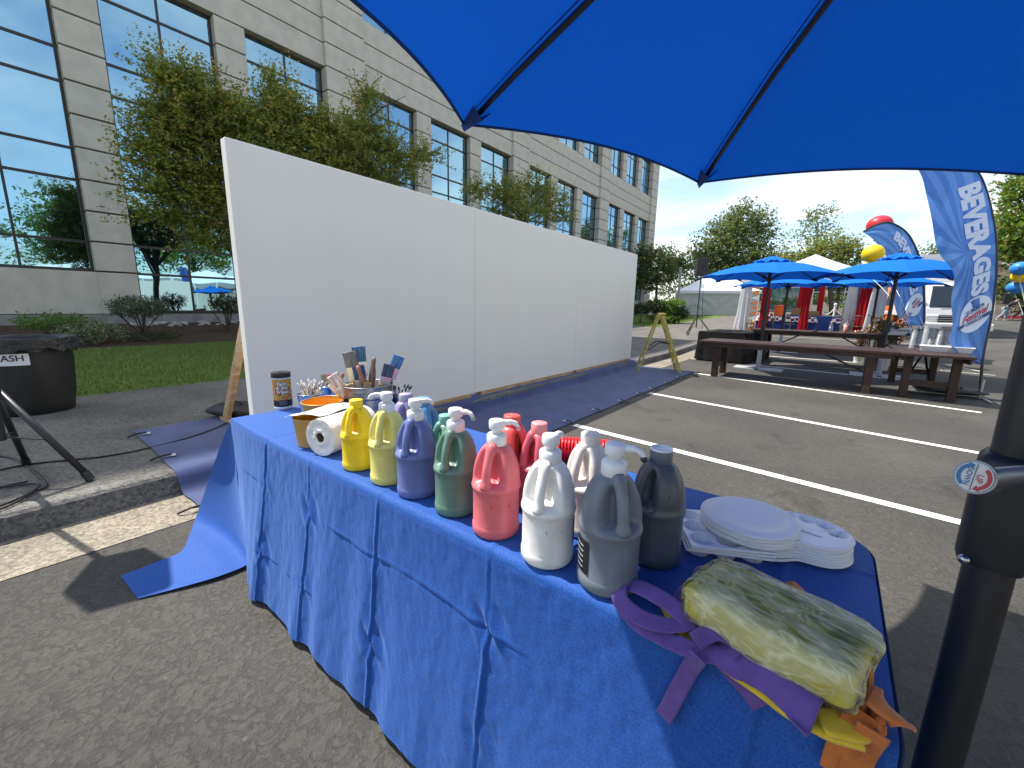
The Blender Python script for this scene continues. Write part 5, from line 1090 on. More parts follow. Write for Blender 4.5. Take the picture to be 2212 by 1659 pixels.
# crank handle with its round UP / DOWN badge on the camera-left side
hc = atD(2107, 1031, (Vector((cx0, cy0, 0.93))-CAM).dot(CF)-0.075); nv_ = (CAM-hc).normalized(); nv_ = (nv_+Vector((-0.25, 0.1, 0))).normalized()
xr = Vector((0, 0, 1)).cross(nv_).normalized(); yr = nv_.cross(xr)
def disc(x, y, z=0.0): return hc+xr*x+yr*y+nv_*z
b = MB(); n_ = 32
b.add([disc(0.026*math.cos(2*PI*i/n_), 0.028*math.sin(2*PI*i/n_), -0.03) for i in range(n_)]+[disc(0.026*math.cos(2*PI*i/n_), 0.028*math.sin(2*PI*i/n_), 0.004) for i in range(n_)], [(i, (i+1) % n_, n_+(i+1) % n_, n_+i) for i in range(n_)]+[tuple(range(n_, 2*n_))])
P = catmull([disc(0.022, 0.008, -0.014), disc(0.05, 0.024, -0.004), disc(0.10, 0.045, 0.012), disc(0.15, 0.055, 0.02)], 5); b.tube(P, [0.019-0.0007*i for i in range(len(P))], 10)
hd = b.build('crank_handle', mat('satin_grey_metal', (0.22, 0.22, 0.23), 0.42, metal=0.8), nu, smooth=True, sharp=40, org=NO)
k = MB(); k.add([disc(0.0225*math.cos(2*PI*i/n_), 0.0245*math.sin(2*PI*i/n_), 0.0055) for i in range(n_)], [tuple(range(n_))]); k.build('badge', mat('badge_cream', (0.66, 0.66, 0.58), 0.4), hd, org=NO)
M_bred = mat('badge_red', (0.48, 0.015, 0.03), 0.4); M_bblu = mat('badge_blue', (0.02, 0.16, 0.36), 0.4)
for (a0, a1, mm) in ((-62, 52, M_bred), (118, 232, M_bblu)):
    k = MB(); k.grid(lambda u, v: tuple(disc((0.0155+0.0052*v)*math.cos(rad(a0+(a1-a0)*u)), (0.017+0.0056*v)*math.sin(rad(a0+(a1-a0)*u)), 0.0065)), 16, 1); a = rad(a0)
    k.add([disc(0.0125*math.cos(a), 0.0135*math.sin(a), 0.0065), disc(0.0235*math.cos(a), 0.0255*math.sin(a), 0.0065), disc(0.019*math.cos(a-0.35), 0.0205*math.sin(a-0.35), 0.0065)], [(0, 1, 2)]); k.build('badge_arrow', mm, hd, org=NO)
lettering('UP', lambda x, y: tuple(disc(0.0065+y, -x-0.001, 0.0066)), M_bred, hd, 0.0115, 0.0002); bpy.data.objects[-1] if False else None
lettering('DOWN', lambda x, y: tuple(disc(-0.0068+y, -x, 0.0066)), M_bblu, hd, 0.0095, 0.0002)
for o in [o for o in COL.objects if o.parent == hd and o.name.startswith('lettering')]: o.location = -NO
k = MB(); k.bar(disc(0, -0.023, 0.0064), disc(0, 0.023, 0.0064), 0.0007, 0.0004, nv_); k.build('badge_divider', M_txb, hd, org=NO)
k = MB(); q = atD(2082, 1208, (Vector((cx0, cy0, 0.7))-CAM).dot(CF)-0.05); k.sphere(q, 0.009, 12, 8); k.build('button', M_chrome, nu, smooth=True, org=NO)
# ================================================================ LEFT FOREGROUND
# ---- trash can with liner
bc = Vector((-6.60, 0.24, 0.15)); tc_ = thing('trash_can', bc, label='black plastic trash can with a bin liner and a paper TRASH sign', cat='trash can')
M_bin = mat('bin_plastic', (0.013, 0.013, 0.012), 0.5, bump=0.15, bscale=200, bdist=0.001); M_bag = mat('bin_liner', (0.012, 0.012, 0.013), 0.34, bump=0.9, bscale=22, bdist=0.02)
def binmod(a, z): return 1+0.03*(math.cos(a*4) > 0.35)*(0.1 < z < 0.62)
b = MB(); b.lathe([(0.275, 0.0), (0.285, 0.01), (0.295, 0.1), (0.305, 0.2), (0.315, 0.35), (0.33, 0.55), (0.335, 0.62), (0.345, 0.70), (0.365, 0.72), (0.37, 0.76), (0.345, 0.765)], 72, mod=binmod, capt=False); b.build('body', M_bin, tc_, smooth=True, sharp=40)
def linf(u, v):
    a = u*2*PI; w = noise.noise(Vector((math.cos(a)*4, math.sin(a)*4, v*2)))
    if v < 0.35: r = 0.33-0.05*(1-v/0.35); z = 0.60+0.18*(v/0.35)
    elif v < 0.5: r = 0.33+0.055*((v-.35)/.15); z = 0.785
    else: r = 0.386+0.012*w+0.02*(v-.5); z = 0.785-0.17*(v-0.5)/0.5*(0.75+0.35*w)
    return (r*math.cos(a), r*math.sin(a), z+0.008*w)
b = MB(); b.grid(linf, 96, 20); b.build('liner', M_bag, tc_, smooth=True)
an = math.atan2(-bc.y, -bc.x)+rad(-24); b = MB(); sg = lambda a, z, r: (r*math.cos(a), r*math.sin(a), z)
def sr(z): return 0.345+0.03*(z-0.55)
b.grid(lambda u, v: sg(an+(u-0.5)*0.92, 0.525+0.115*v, sr(0.525+0.115*v)+0.004), 12, 1); s_ = b.build('sign', mat('sign_paper', (0.76, 0.77, 0.80), 0.7), tc_, smooth=True)
lettering('TRASH', lambda x, y: sg(an+x/0.35, 0.595+y, sr(0.595)+0.0075), M_txb, s_, 0.085, 0.001)
# ---- speaker on tripod just outside the picture; one leg and its cable reach in
def tripod(base, H, leg_az, spread_, zk, label, group=None, r=0.017, mname='speaker_stand'):
    t = thing(mname, base, label=label, cat='speaker stand', group=group)
    b = MB(); b.cyl((0, 0, 0.30), (0, 0, H), r, n=12); b.cyl((0, 0, zk-0.06), (0, 0, zk+0.06), r*1.7, n=12); b.build('pole', M_pole, t, smooth=True, sharp=40)
    for a in leg_az:
        d = Vector((math.cos(a), math.sin(a), 0)); f = d*spread_; l_ = MB(); l_.tube([Vector((0, 0, zk))+d*r*1.5, f+Vector((0, 0, 0.03))], r, 10); lo = l_.build('leg', M_pole, t, smooth=True)
        k = MB(); e = f-d*0.0; dd = (f-Vector((0, 0, zk))).normalized(); k.cyl(f+Vector((0, 0, 0.03))-dd*0.04, f+Vector((0, 0, 0.015))+dd*0.012, r*1.25, n=10); k.build('rubber_foot', M_black, lo)
        k = MB(); k.bar(Vector((0, 0, 0.32))+d*r, f*0.55+Vector((0, 0, 0.03+(zk-0.03)*0.45)), 0.022, 0.006); k.build('brace', M_pole, lo)
    k = MB(); k.cyl((r*1.2, 0, zk+0.03), (r*3, 0, zk+0.03), 0.012, n=8); k.build('knob', M_black, t); return t
def loudspeaker(loc, rz, label, w=0.36, h=0.60, d=0.34):
    t = thing('loudspeaker', loc, rz, label, 'speaker'); b = MB()
    pts = [(-w/2, -d/2), (w/2, -d/2), (w*0.36, d/2), (-w*0.36, d/2)]; b.prism(pts, 0, h); b.build('cabinet', M_black, t, bevel=0.02)
    g = MB(); g.box((0, -d/2-0.006, h/2), (w*0.92, 0.012, h*0.92)); g.build('grille', mat('speaker_grille', (0.02, 0.02, 0.02), 0.7, bump=0.6, bscale=400, bdist=0.002), t)
    for s in (-1, 1):
        g = MB(); g.bar((s*w*0.44, 0.02, h*0.42), (s*w*0.44, 0.02, h*0.60), 0.02, 0.05); g.build('handle', M_pole, t)
    return t
tb = Vector((-4.02, -0.02, 0.15)); ff = at(193, 1034, 0.165); a0 = math.atan2(ff.y-tb.y, ff.x-tb.x); sprd = (Vector((ff.x, ff.y, 0))-Vector((tb.x, tb.y, 0))).length
tripod(tb, 2.15, (a0, a0+2*PI/3, a0-2*PI/3), sprd, 0.62, 'black tripod speaker stand beside the trash can with one leg in view', r=0.019)
loudspeaker((tb.x, tb.y, 2.15), rad(70), 'black loudspeaker on the tripod at the left edge', w=0.3, h=0.46, d=0.28)
M_cab = mat('black_cable', (0.012, 0.012, 0.012), 0.5)
P = catmull([at(-60, 1030, 0.158), at(60, 1003, 0.158), at(230, 985, 0.158), at(345, 962, 0.162), at(430, 938, 0.172), at(480, 918, 0.172), at(515, 900, 0.17)], 8)
b = MB(); b.tube(P, 0.0065, 8); o = b.build('power_cable', M_cab, smooth=True, label='black cable running over the sidewalk from the tripod to the white wall', cat='cable')
def coil(cx_, cy_, pts, label):
    P = catmull([at(x, y, 0.158+0.012*i/len(pts)) for i, (x, y) in enumerate(pts)], 6); b = MB(); b.tube(P, 0.0065, 8); return b.build('power_cable', M_cab, smooth=True, label=label, cat='cable')
coil(0, 0, [(-40, 985), (30, 990), (100, 1043), (70, 1062), (20, 1085), (-40, 1100), (-80, 1080), (-30, 1060), (40, 1048), (85, 1046), (60, 1070), (0, 1100), (-60, 1110), (-70, 1070), (0, 1052), (60, 1040)], 'loose coil of black cable lying on the sidewalk by the tripod leg')

# ================================================================ THE SEATING AREA BEYOND
M_dwood = mat('dark_stained_wood', (0.036, 0.020, 0.014), 0.48, col2=(0.060, 0.033, 0.022), vscale=6, stretch=(1, 10, 10), bump=0.2, bscale=60, spec=0.3)
def farm_table(loc, rz, L, Wd, H, label, plank=5, mm=None, cross=True):
    mm = mm or M_dwood; t = thing('farm_table', loc, rz, label, 'table'); pw = Wd/plank
    k = MB(); k.box((0, 0, 0), (L, pw-0.006, 0.035)); me = k.mesh('plank', mm)
    for i in range(plank): inst(me, t, (0, (i-(plank-1)/2)*pw, H-0.018), name='plank')
    k = MB(); k.box((0, -Wd/2+0.05, H-0.075), (L-0.10, 0.025, 0.08)); k.box((0, Wd/2-0.05, H-0.075), (L-0.10, 0.025, 0.08)); k.build('apron_board', mm, t)
    for sx in (-1, 1):
        for sy in (-1, 1):
            k = MB(); k.box((sx*(L/2-0.32), sy*(Wd/2-0.13), (H-0.035)/2), (0.11, 0.10, H-0.037)); k.build('leg', mm, t, bevel=0.004)
        k = MB(); k.box((sx*(L/2-0.32), 0, 0.24), (0.05, Wd-0.36, 0.09)); k.build('stretcher', mm, t)
        k = MB(); k.bar((sx*(L/2-0.30), 0, 0.28), (sx*(L/2-1.15), 0, H-0.05), 0.025, 0.03); k.build('folding_brace', M_steel, t)
    return t
# long table in front
fa, fb = at(1510, 735, 0.715), at(1944, 762, 0.715); dv_ = fb-fa; L1 = dv_.length; rz1 = math.atan2(dv_.y, dv_.x); nrm_ = Vector((-dv_.y, dv_.x, 0)).normalized(); W1 = 0.92
c1 = (fa+fb)/2+nrm_*W1/2; farm_table((c1.x, c1.y, 0.002), rz1, L1, W1, 0.715, 'long dark wooden farm table nearest in front of the umbrellas')
# side table with the cups
sa = at(1948, 763, 0.715); sb = atY(2112, 776, sa.y); sb.z = 0.715; d2 = sb-sa; W2 = d2.length; d2.normalize(); n2 = Vector((-d2.y, d2.x, 0)); L2 = 2.4; c2 = (sa+sb)/2+n2*L2/2
T2 = farm_table((c2.x, c2.y, 0.002), math.atan2(n2.y, n2.x), L2, W2, 0.713, 'dark wooden table at right carrying the clear cups and white trays', plank=6)
# table farther back
ba, bb_ = ag(1628, 712, 0.72), ag(1950, 728, 0.72); ba = at(1622, 709, 0.86); bb_ = at(1948, 723, 0.86); d3 = bb_-ba; L3 = d3.length; n3 = Vector((-d3.y, d3.x, 0)).normalized(); c3 = (ba+bb_)/2+n3*0.4
farm_table((c3.x, c3.y, gz(c3.y)), math.atan2(d3.y, d3.x), L3, 0.8, 0.86-gz(c3.y)-0.02, 'long dark wooden farm table in the second row with bottles on it', plank=4)
H3 = gz(c3.y)+0.86-gz(c3.y)-0.02
# black draped table
ka, kb = at(1498, 730, 0.76), at(1610, 722, 0.76)
M_blkcl = mat('black_tablecloth', (0.012, 0.011, 0.011), 0.85, var=0.2, vscale=6, spec=0.2)
k0 = at(1503, 778, 0.0); kc = Vector((k0.x+0.62, k0.y+0.95, 0.0)); kt = thing('draped_table', (kc.x, kc.y, gz(kc.y)), rad(-4), 'table draped to the ground in black cloth beside the kerb', 'table')
def drape(Lx, Ly, H, flare, folds, seed, drop=0.02, r=0.04):
    """box-shaped tablecloth with soft folds"""
    b = MB(); per = []
    n = 120
    for i in range(n):
        s = i/n*2*(Lx+Ly)
        if s < Lx: q = (-Lx/2+s, -Ly/2, 0, -1)
        elif s < Lx+Ly: q = (Lx/2, -Ly/2+s-Lx, 1, 0)
        elif s < 2*Lx+Ly: q = (Lx/2-(s-Lx-Ly), Ly/2, 0, 1)
        else: q = (-Lx/2, Ly/2-(s-2*Lx-Ly), -1, 0)
        per.append(q)
    def f(u, v):
        i = int(round(u*n)) % n; x, y, nx, ny = per[i]; k = v; o = flare*k+0.04*k*noise.noise(Vector((x*folds, y*folds, seed)))+0.018*k*noise.noise(Vector((x*folds*2.7, y*folds*2.7, seed+5)))
        return (x+nx*o, y+ny*o, H-(H-drop)*v)
    b.grid(f, n, 14); b.add([(x, y, H) for x, y, _, _ in per], [tuple(range(n))]); return b
drape(1.15, 1.85, 0.75, 0.06, 3.2, 2).build('cloth', M_blkcl, kt, smooth=True, sharp=60)
for (x, y, w, d, rz) in ((-0.1, -0.45, 0.42, 0.2, 0.1), (0.05, 0.0, 0.34, 0.14, -0.1)):
    q = kt.matrix_basis @ Vector((x, y, 0.752)); o = thing('folder', q, rz, 'flat black folder lying near the front of the black draped table' if y < -0.2 else 'smaller flat black folder lying farther back on the black draped table', 'folder'); b = MB(); b.box((0, 0, 0.008), (w, d, 0.014)); b.build('cover', M_black, o, bevel=0.003); b = MB(); b.box((0, 0, 0.0165), (w*0.9, d*0.85, 0.002)); b.build('panel', M_blkcl, o)
# ---- far umbrellas
def far_umbrella(px, py, label, R_=1.5, zr=2.03, zh=2.36, a0=10, off=0.0):
    p = ag(px, py); g = gz(p.y); n = 8
    cs = [(p.x+R_*math.cos(rad(a0+45*i)), p.y+R_*math.sin(rad(a0+45*i)), g+zr) for i in range(n)]
    t = umbrella('patio_umbrella', (p.x, p.y, g), cs, (p.x, p.y, g+zh), 0.034, label, ribr=0.012, hem=False)
    M_bp = mat('steel_base_plate', (0.42, 0.43, 0.43), 0.5, var=0.1, vscale=10)
    for (x, y) in ((-0.26, 0.0), (0.26, -0.05)):
        b = MB(); b.box((x, y, 0.012), (0.44, 0.5, 0.022)); b.build('base_plate', M_bp, t)
    b = MB(); b.cyl((0, 0, 0.0), (0, 0, 0.52), 0.048, n=16); b.build('base_tube', M_bp, t, smooth=True, sharp=40)
    b = MB(); b.box((0, -0.04, 1.02), (0.09, 0.12, 0.20)); b.cyl((0.05, -0.08, 1.04), (0.16, -0.1, 1.06), 0.012, n=8); b.build('crank_box', M_pole, t, bevel=0.01); return t
far_umbrella(1637, 797, 'blue patio umbrella on the left standing through the long wooden table', a0=12, zh=2.36)
far_umbrella(1897, 812, 'blue patio umbrella on the right between the two BEVERAGES flags', a0=2, zh=2.38, R_=1.42)
far_umbrella(1683, 760, 'blue patio umbrella in the second row mostly hidden behind the left one', a0=20, zr=1.96, zh=2.28)
far_umbrella(1872, 765, 'blue patio umbrella in the second row behind the right one', a0=8, zr=1.96, zh=2.28)
# ---- speaker on stand by the kerb
sp = ag(1502, 724); sps = tripod((sp.x, sp.y, terrain(sp.x, sp.y)), 2.32, (0.3, 2.4, 4.5), 0.62, 0.75, 'black tripod speaker stand on the sidewalk near the closed tent', r=0.022)
q = Vector((sp.x, sp.y, terrain(sp.x, sp.y)+2.32)); loudspeaker(q, rad(-62), 'black loudspeaker raised on the stand beside the closed white tent', w=0.46, h=0.68, d=0.42)
b = MB(); b.tube(catmull([q+Vector((0.12, 0, 0.05)), q+Vector((0.14, 0.02, -0.9)), Vector((sp.x+0.25, sp.y-0.1, terrain(sp.x, sp.y)+0.3)), Vector((sp.x+0.15, sp.y-0.2, terrain(sp.x, sp.y)+0.008))], 6), 0.009, 6); b.build('speaker_cable', M_cab, label='thin cable hanging from the raised loudspeaker to the ground', cat='cable')

# ---- closed white tent on the lawn
M_tent = mat('white_tent_fabric', (0.82, 0.815, 0.80), 0.75, var=0.02, vscale=2); M_tentfab = fabric('white_tent_translucent', (0.82, 0.82, 0.80), (0.82, 0.82, 0.78), 0.48)
wp = atD(1540, 690, 36.5); wb = Vector((wp.x, wp.y, gz(wp.y)+0.12)); ct = thing('canopy_tent', wb, rad(14), 'closed white canopy tent with wrinkled side walls on the lawn', 'tent')
Lx, Ly, E_, Pk = 6.4, 3.4, 2.05, 3.15
for s in range(4):
    def wf(u, v):
        x = (u-0.5)*(Lx if s % 2 == 0 else Ly); k = math.sin(v*PI); sg_ = abs(((u*2) % 1)-0.5)*2
        o = 0.07*k*noise.noise(Vector((u*9+s*7, v*3+u*5*(1 if u < .5 else -1), s)))+0.05*k*math.sin(v*14+sg_*9)*(0.4+0.6*k)
        z = E_*v; yy = (Ly/2 if s % 2 == 0 else Lx/2)+o
        if s == 0: return (x, -yy, z)
        if s == 1: return (yy, x, z)
        if s == 2: return (-x, yy, z)
        return (-yy, -x, z)
    b = MB(); b.grid(wf, 60, 26); b.build('side_wall', M_tentfab, ct, smooth=True)
b = MB(); V = [(-Lx/2-.08, -Ly/2-.08, E_), (Lx/2+.08, -Ly/2-.08, E_), (Lx/2+.08, Ly/2+.08, E_), (-Lx/2-.08, Ly/2+.08, E_), (-Lx/2+1.9, 0, Pk), (Lx/2-1.9, 0, Pk)]
def hip(a, b_, c, d):
    def f(u, v):
        p = Vector(a).lerp(Vector(b_), u); q = Vector(d).lerp(Vector(c), u); r = p.lerp(q, v); r.z -= 0.10*math.sin(PI*v); return tuple(r)
    return f
b.grid(hip(V[0], V[1], V[5], V[4]), 12, 8); b.grid(hip(V[1], V[2], V[5], V[5]), 8, 8); b.grid(hip(V[2], V[3], V[4], V[5]), 12, 8); b.grid(hip(V[3], V[0], V[4], V[4]), 8, 8); b.build('roof', M_tent, ct, smooth=True)
b = MB()
for (x, y, w, h) in ((0, -Ly/2-.09, Lx+.2, 0.02), (0, Ly/2+.09, Lx+.2, 0.02)): b.box((x, y, E_-0.12), (w, 0.015, 0.24))
for x in (-Lx/2-.09, Lx/2+.09): b.box((x, 0, E_-0.12), (0.015, Ly+.2, 0.24))
b.build('valance', M_tent, ct)

# ---- open frame tent with red and white drapes
PY = 22.5
def px_on(px, Y): q = atY(px, 650, Y); return q.x
xl, xm, xr_ = px_on(1612, PY), px_on(1742, PY), px_on(1890, PY); gt = gz(PY); EH = 2.55; BY = PY+5.2
ot = thing('frame_tent', ((xl+xr_)/2, PY+2.6, gt), label='open white frame tent with red and white drapes round its posts', cat='tent'); OT = ((xl+xr_)/2, PY+2.6, gt)
M_alu = mat('tent_aluminium', (0.65, 0.66, 0.67), 0.3, metal=0.8)
posts = [(xl, PY), (xm, PY), (xr_, PY), (xl, BY), ((xl+xr_)/2, BY), (xr_, BY)]
for (x, y) in posts:
    b = MB(); b.cyl((x, y, gz(y)), (x, y, gt+EH), 0.04, n=10); b.build('post', M_alu, ot, org=OT)
ex = 0.25; pkp = Vector(((xl+xr_)/2, PY+2.6, gt+3.75)); V = [Vector((xl-ex, PY-ex, gt+EH)), Vector((xr_+ex, PY-ex, gt+EH)), Vector((xr_+ex, BY+ex, gt+EH)), Vector((xl-ex, BY+ex, gt+EH))]
b = MB()
for i in range(4): b.grid(hip(V[i], V[(i+1) % 4], pkp, pkp), 10, 10)
b.build('roof', M_tentfab, ot, smooth=True, org=OT)
b = MB()
for i in range(4): b.bar(V[i]+Vector((0, 0, -0.11)), V[(i+1) % 4]+Vector((0, 0, -0.11)), 0.012, 0.22)
b.build('valance', M_tent, ot, org=OT)
M_drw = fabric('white_drape', (0.75, 0.75, 0.76), (0.7, 0.7, 0.7), 0.35); M_drr = fabric('red_drape', (0.42, 0.012, 0.022), (0.55, 0.01, 0.02), 0.35)
def drape_post(x, y, wtop, wmid, wbot, m, seed, z0=0.02, dx=0.0, waist=0.35):
    b = MB(); g = gz(y)
    def f(u, v):
        a = u*2*PI; w = wmid+(wtop-wmid)*smoothstep(waist, 1, v) if v > waist else wmid+(wbot-wmid)*smoothstep(waist, 0, v)
        r = w*(1+0.30*math.sin(a*7+seed+v*2)); return (x+dx*(1-v)+r*math.cos(a), y+r*0.6*math.sin(a), g+z0+(EH-0.1-z0)*v)
    b.grid(f, 56, 24); b.build('drape', m, ot, smooth=True, org=OT)
drape_post(xl, PY-0.05, 0.18, 0.20, 0.26, M_drw, 1, dx=-0.12, waist=0.5); drape_post(xl+0.75, PY+0.5, 0.14, 0.15, 0.17, M_drr, 2); drape_post(xm, PY-0.05, 0.17, 0.12, 0.16, M_drr, 3, waist=0.45)
drape_post(xr_-0.3, PY-0.05, 0.14, 0.18, 0.22, M_drr, 4); drape_post(xr_+0.1, PY-0.1, 0.18, 0.24, 0.30, M_drw, 5, dx=-0.1, waist=0.5); drape_post(xr_-0.75, PY+0.3, 0.12, 0.16, 0.2, M_drw, 6); drape_post(xl+1.9, BY, 0.16, 0.18, 0.25, M_drr, 7); drape_post(xl+2.2, BY-0.2, 0.12, 0.14, 0.2, M_drw, 8); drape_post((xl+xr_)/2+0.4, BY, 0.1, 0.1, 0.12, M_drr, 9)
# orange pennants hanging down beside the left red drape
pn = thing('pennant_string', (xl+0.52, PY-0.2, gt), label='string of orange and white pennants hanging beside the left red drape', cat='bunting')
for i in range(9):
    b = MB(); z = 2.2-0.235*i; s = -1 if i % 2 == 0 else -1; b.add([(0, 0, z), (0, 0, z-0.2), (-0.34, -0.02, z-0.12)], [(0, 1, 2)]); b.build('pennant', mat('pennant_white', (0.75, 0.72, 0.66), 0.8) if i in (2, 6) else mat('pennant_orange', (0.75, 0.20, 0.03), 0.8), pn, solid=0.004)
b = MB(); b.cyl((0.0, 0, 0.0), (0.0, 0, 2.35), 0.008, n=6); b.build('cord', M_pump, pn)

# ---- dining tables with blue cloths and checked runners, bentwood chairs
M_blucl = mat('blue_tablecloth', (0.012, 0.055, 0.26), 0.8)
m = bpy.data.materials.new('gingham'); m.use_nodes = True; n, l, bs_ = nodes_of(m); ck = n.new('ShaderNodeTexChecker'); ck.inputs['Scale'].default_value = 7; tco = n.new('ShaderNodeTexCoord').outputs['Object']
mpp = n.new('ShaderNodeMapping'); mpp.inputs['Rotation'].default_value = (0.3, 0.2, 0.4); l(tco, mpp.inputs[0]); l(mpp.outputs[0], ck.inputs['Vector']); ck.inputs['Color1'].default_value = (0.78, 0.74, 0.76, 1); ck.inputs['Color2'].default_value = (0.13, 0.015, 0.05, 1); l(ck.outputs['Color'], bs_.inputs['Base Color']); bs_.inputs['Roughness'].default_value = 0.8; M_ging = m
M_bent = mat('bentwood', (0.16, 0.11, 0.075), 0.5)
def dining(x, y, Lx, Ly, rz, label, runner=True):
    g = gz(y); t = thing('dining_table', (x, y, g), rz, label, 'table'); drape(Lx, Ly, 0.745, 0.05, 3, x, 0.03).build('cloth', M_blucl, t, smooth=True, sharp=60)
    if runner:
        b = drape(Lx+0.02, Ly+0.02, 0.755, 0.10, 4, x+3, 0.53); b.build('checked_overlay', M_ging, t, smooth=True, sharp=60)
    return t
def chair(loc, rz, label):
    t = thing('bentwood_chair', loc, rz, label, 'chair', 'bentwood chairs in the tent')
    b = MB(); b.lathe([(0.19, 0.44), (0.205, 0.445), (0.205, 0.465), (0.19, 0.47)], 20); b.build('seat', M_bent, t, smooth=True, sharp=40)
    for (x, y) in ((0.14, 0.14), (-0.14, 0.14)): b = MB(); b.tube([(x, -y, 0.44), (x*1.25, -y*1.25, 0.0)], 0.014, 7); b.build('leg', M_bent, t)
    b = MB(); P = catmull([(-0.19, 0.22, 0.0), (-0.17, 0.17, 0.44), (-0.19, 0.22, 0.72), (-0.10, 0.26, 0.88), (0.10, 0.26, 0.88), (0.19, 0.22, 0.72), (0.17, 0.17, 0.44), (0.19, 0.22, 0.0)], 5); b.tube(P, 0.014, 7); b.build('back_bow', M_bent, t, smooth=True)
    b = MB(); P = catmull([(-0.10, 0.18, 0.46), (-0.10, 0.22, 0.68), (-0.04, 0.24, 0.79), (0.04, 0.24, 0.79), (0.10, 0.22, 0.68), (0.10, 0.18, 0.46)], 5); b.tube(P, 0.010, 6); b.build('inner_bow', M_bent, t, smooth=True)
    b = MB(); b.tube([(0.16*math.cos(q*PI/8), 0.16*math.sin(q*PI/8), 0.25) for q in range(17)], 0.009, 6); b.build('ring_stretcher', M_bent, t, smooth=True); return t
D1 = px_on(1692, 21.6); D2 = px_on(1865, 21.8)
dining(D1, 23.6, 2.3, 0.9, 0, 'blue draped table with checked overlay on the left inside the open tent'); dining(D2+0.1, 23.4, 1.9, 0.9, 0, 'blue draped table with checked overlay on the right inside the open tent'); dining(px_on(1780, 25.5), 25.6, 2.2, 0.9, 0, 'plain blue draped table in the middle inside the open tent', False)
dining(px_on(1700, 26.8), 27.0, 2.4, 0.8, 0, 'checked table at the rear left of the open tent')
cl = ['first chair from the left white drape', 'chair in front of the left checked table, near its middle', 'chair at the right end of the left checked table', 'chair before the plain blue table', 'chair at the left end of the right checked table', 'pale arched chair in front of the right checked table']
c0 = None
for i, (px, Y, rz) in enumerate(((1628, 22.4, 0.9), (1668, 22.75, 3.3), (1712, 22.7, 2.6), (1762, 24.6, 3.1), (1832, 22.6, 3.5), (1862, 22.4, 3.0))):
    l_ = 'bentwood '+cl[i]; loc = (px_on(px, Y), Y, gz(Y))
    if c0 is None: c0 = chair(loc, rz, l_)
    else: copy_tree(c0, loc, rz, l_)
# cooler, boxes
q = (px_on(1688, 25.2), 25.0, gz(25)+0.76); t = thing('drink_cooler', (q[0], q[1], gz(25)), label='round orange drink cooler on a stand inside the open tent', cat='cooler'); b = MB(); b.cyl((0, 0, 0.0), (0, 0, 0.72), 0.25, n=16); b.build('stand', M_blucl, t); b = MB(); b.lathe([(0.20, 0.72), (0.22, 0.74), (0.235, 1.15), (0.23, 1.18)], 24); b.build('body', mat('orange_cooler', (0.72, 0.11, 0.012), 0.45), t, smooth=True, sharp=40); b = MB(); b.lathe([(0.24, 1.18), (0.245, 1.20), (0.235, 1.25), (0.06, 1.27)], 24); b.build('lid', mat('cooler_lid', (0.6, 0.09, 0.012), 0.4), t, smooth=True)
M_box = mat('corrugated_cardboard', (0.23, 0.14, 0.075), 0.85)
for (px, Y, w, d, h, lab) in ((1841, 25.2, 0.52, 0.4, 0.42, 'open brown cardboard box on the right of the open tent'), (1724, 25.9, 0.4, 0.35, 0.35, 'small brown cardboard box behind the left checked table'), (1758, 25.4, 0.55, 0.35, 0.22, 'low brown cardboard tray on the plain blue table')):
    t = thing('cardboard_box', (px_on(px, Y), Y, gz(Y)+0.745 if w < 0.9 else gz(Y)), 0.2, lab, 'box'); b = MB(); b.box((0, 0, h/2+0.01), (w, d, h)); b.build('carton', M_box, t)
    for s in (-1, 1): b = MB(); b.bar((-w/2, s*d/2, h+0.01), (w/2, s*d/2, h+0.01), 0.004, 0.02); b.build('flap', M_box, t)
    if 'tray' not in lab: b = MB(); b.box((0, 0, -0.36), (w+.2, d+.2, 0.74)); b.build('support', M_blucl, t)
# ---------------------------------------------------------------- on the second-row table
M_clear = bpy.data.materials.new('clear_plastic'); M_clear.use_nodes = True; n, l, bs_ = nodes_of(M_clear)
tr = n.new('ShaderNodeBsdfTransparent'); tr.inputs['Color'].default_value = (0.90, 0.91, 0.92, 1); s_ = n.new('ShaderNodeMixShader'); s_.inputs[0].default_value = 0.27; bs_.inputs['Base Color'].default_value = (0.62, 0.63, 0.62, 1); bs_.inputs['Roughness'].default_value = 0.12
l(tr.outputs[0], s_.inputs[1]); l(bs_.outputs[0], s_.inputs[2]); l(s_.outputs[0], n['Material Output'].inputs[0])
Z3 = 0.842
def ontab(px, py): return at(px, py, Z3)
def bottle(px, py, label):
    q = ontab(px, py); t = thing('water_bottle', q, label=label, cat='bottle'); b = MB(); b.lathe([(0.030, 0), (0.034, 0.006), (0.034, 0.06), (0.031, 0.075), (0.034, 0.09), (0.034, 0.14), (0.014, 0.185), (0.013, 0.2)], 16); b.build('body', M_clear, t, smooth=True); b = MB(); b.cyl((0, 0, 0.2), (0, 0, 0.22), 0.016, n=12); b.build('cap', M_pump, t); b = MB(); b.lathe([(0.0345, 0.075), (0.0345, 0.115)], 16, capb=False, capt=False); b.build('label_band', mat('bottle_label', (0.5, 0.55, 0.6), 0.5), t, smooth=True); return t
u_ = d3.normalized()
def t3(px, back): q = atY(px, 715, c3.y); f = (q.x-ba.x)/(bb_.x-ba.x); p = ba.lerp(bb_, f)+n3*back; return Vector((p.x, p.y, Z3))
def bottle3(px, back, label, sc=1.0):
    t = bottle(px, 700, label); t.location = t3(px, back); t.scale = (sc, sc, sc); return t
bottle3(1792, 0.25, 'clear water bottle standing in the middle of the second row table', 1.15); bottle3(1921, 0.25, 'clear water bottle near the right end of the second row table', 1.15)
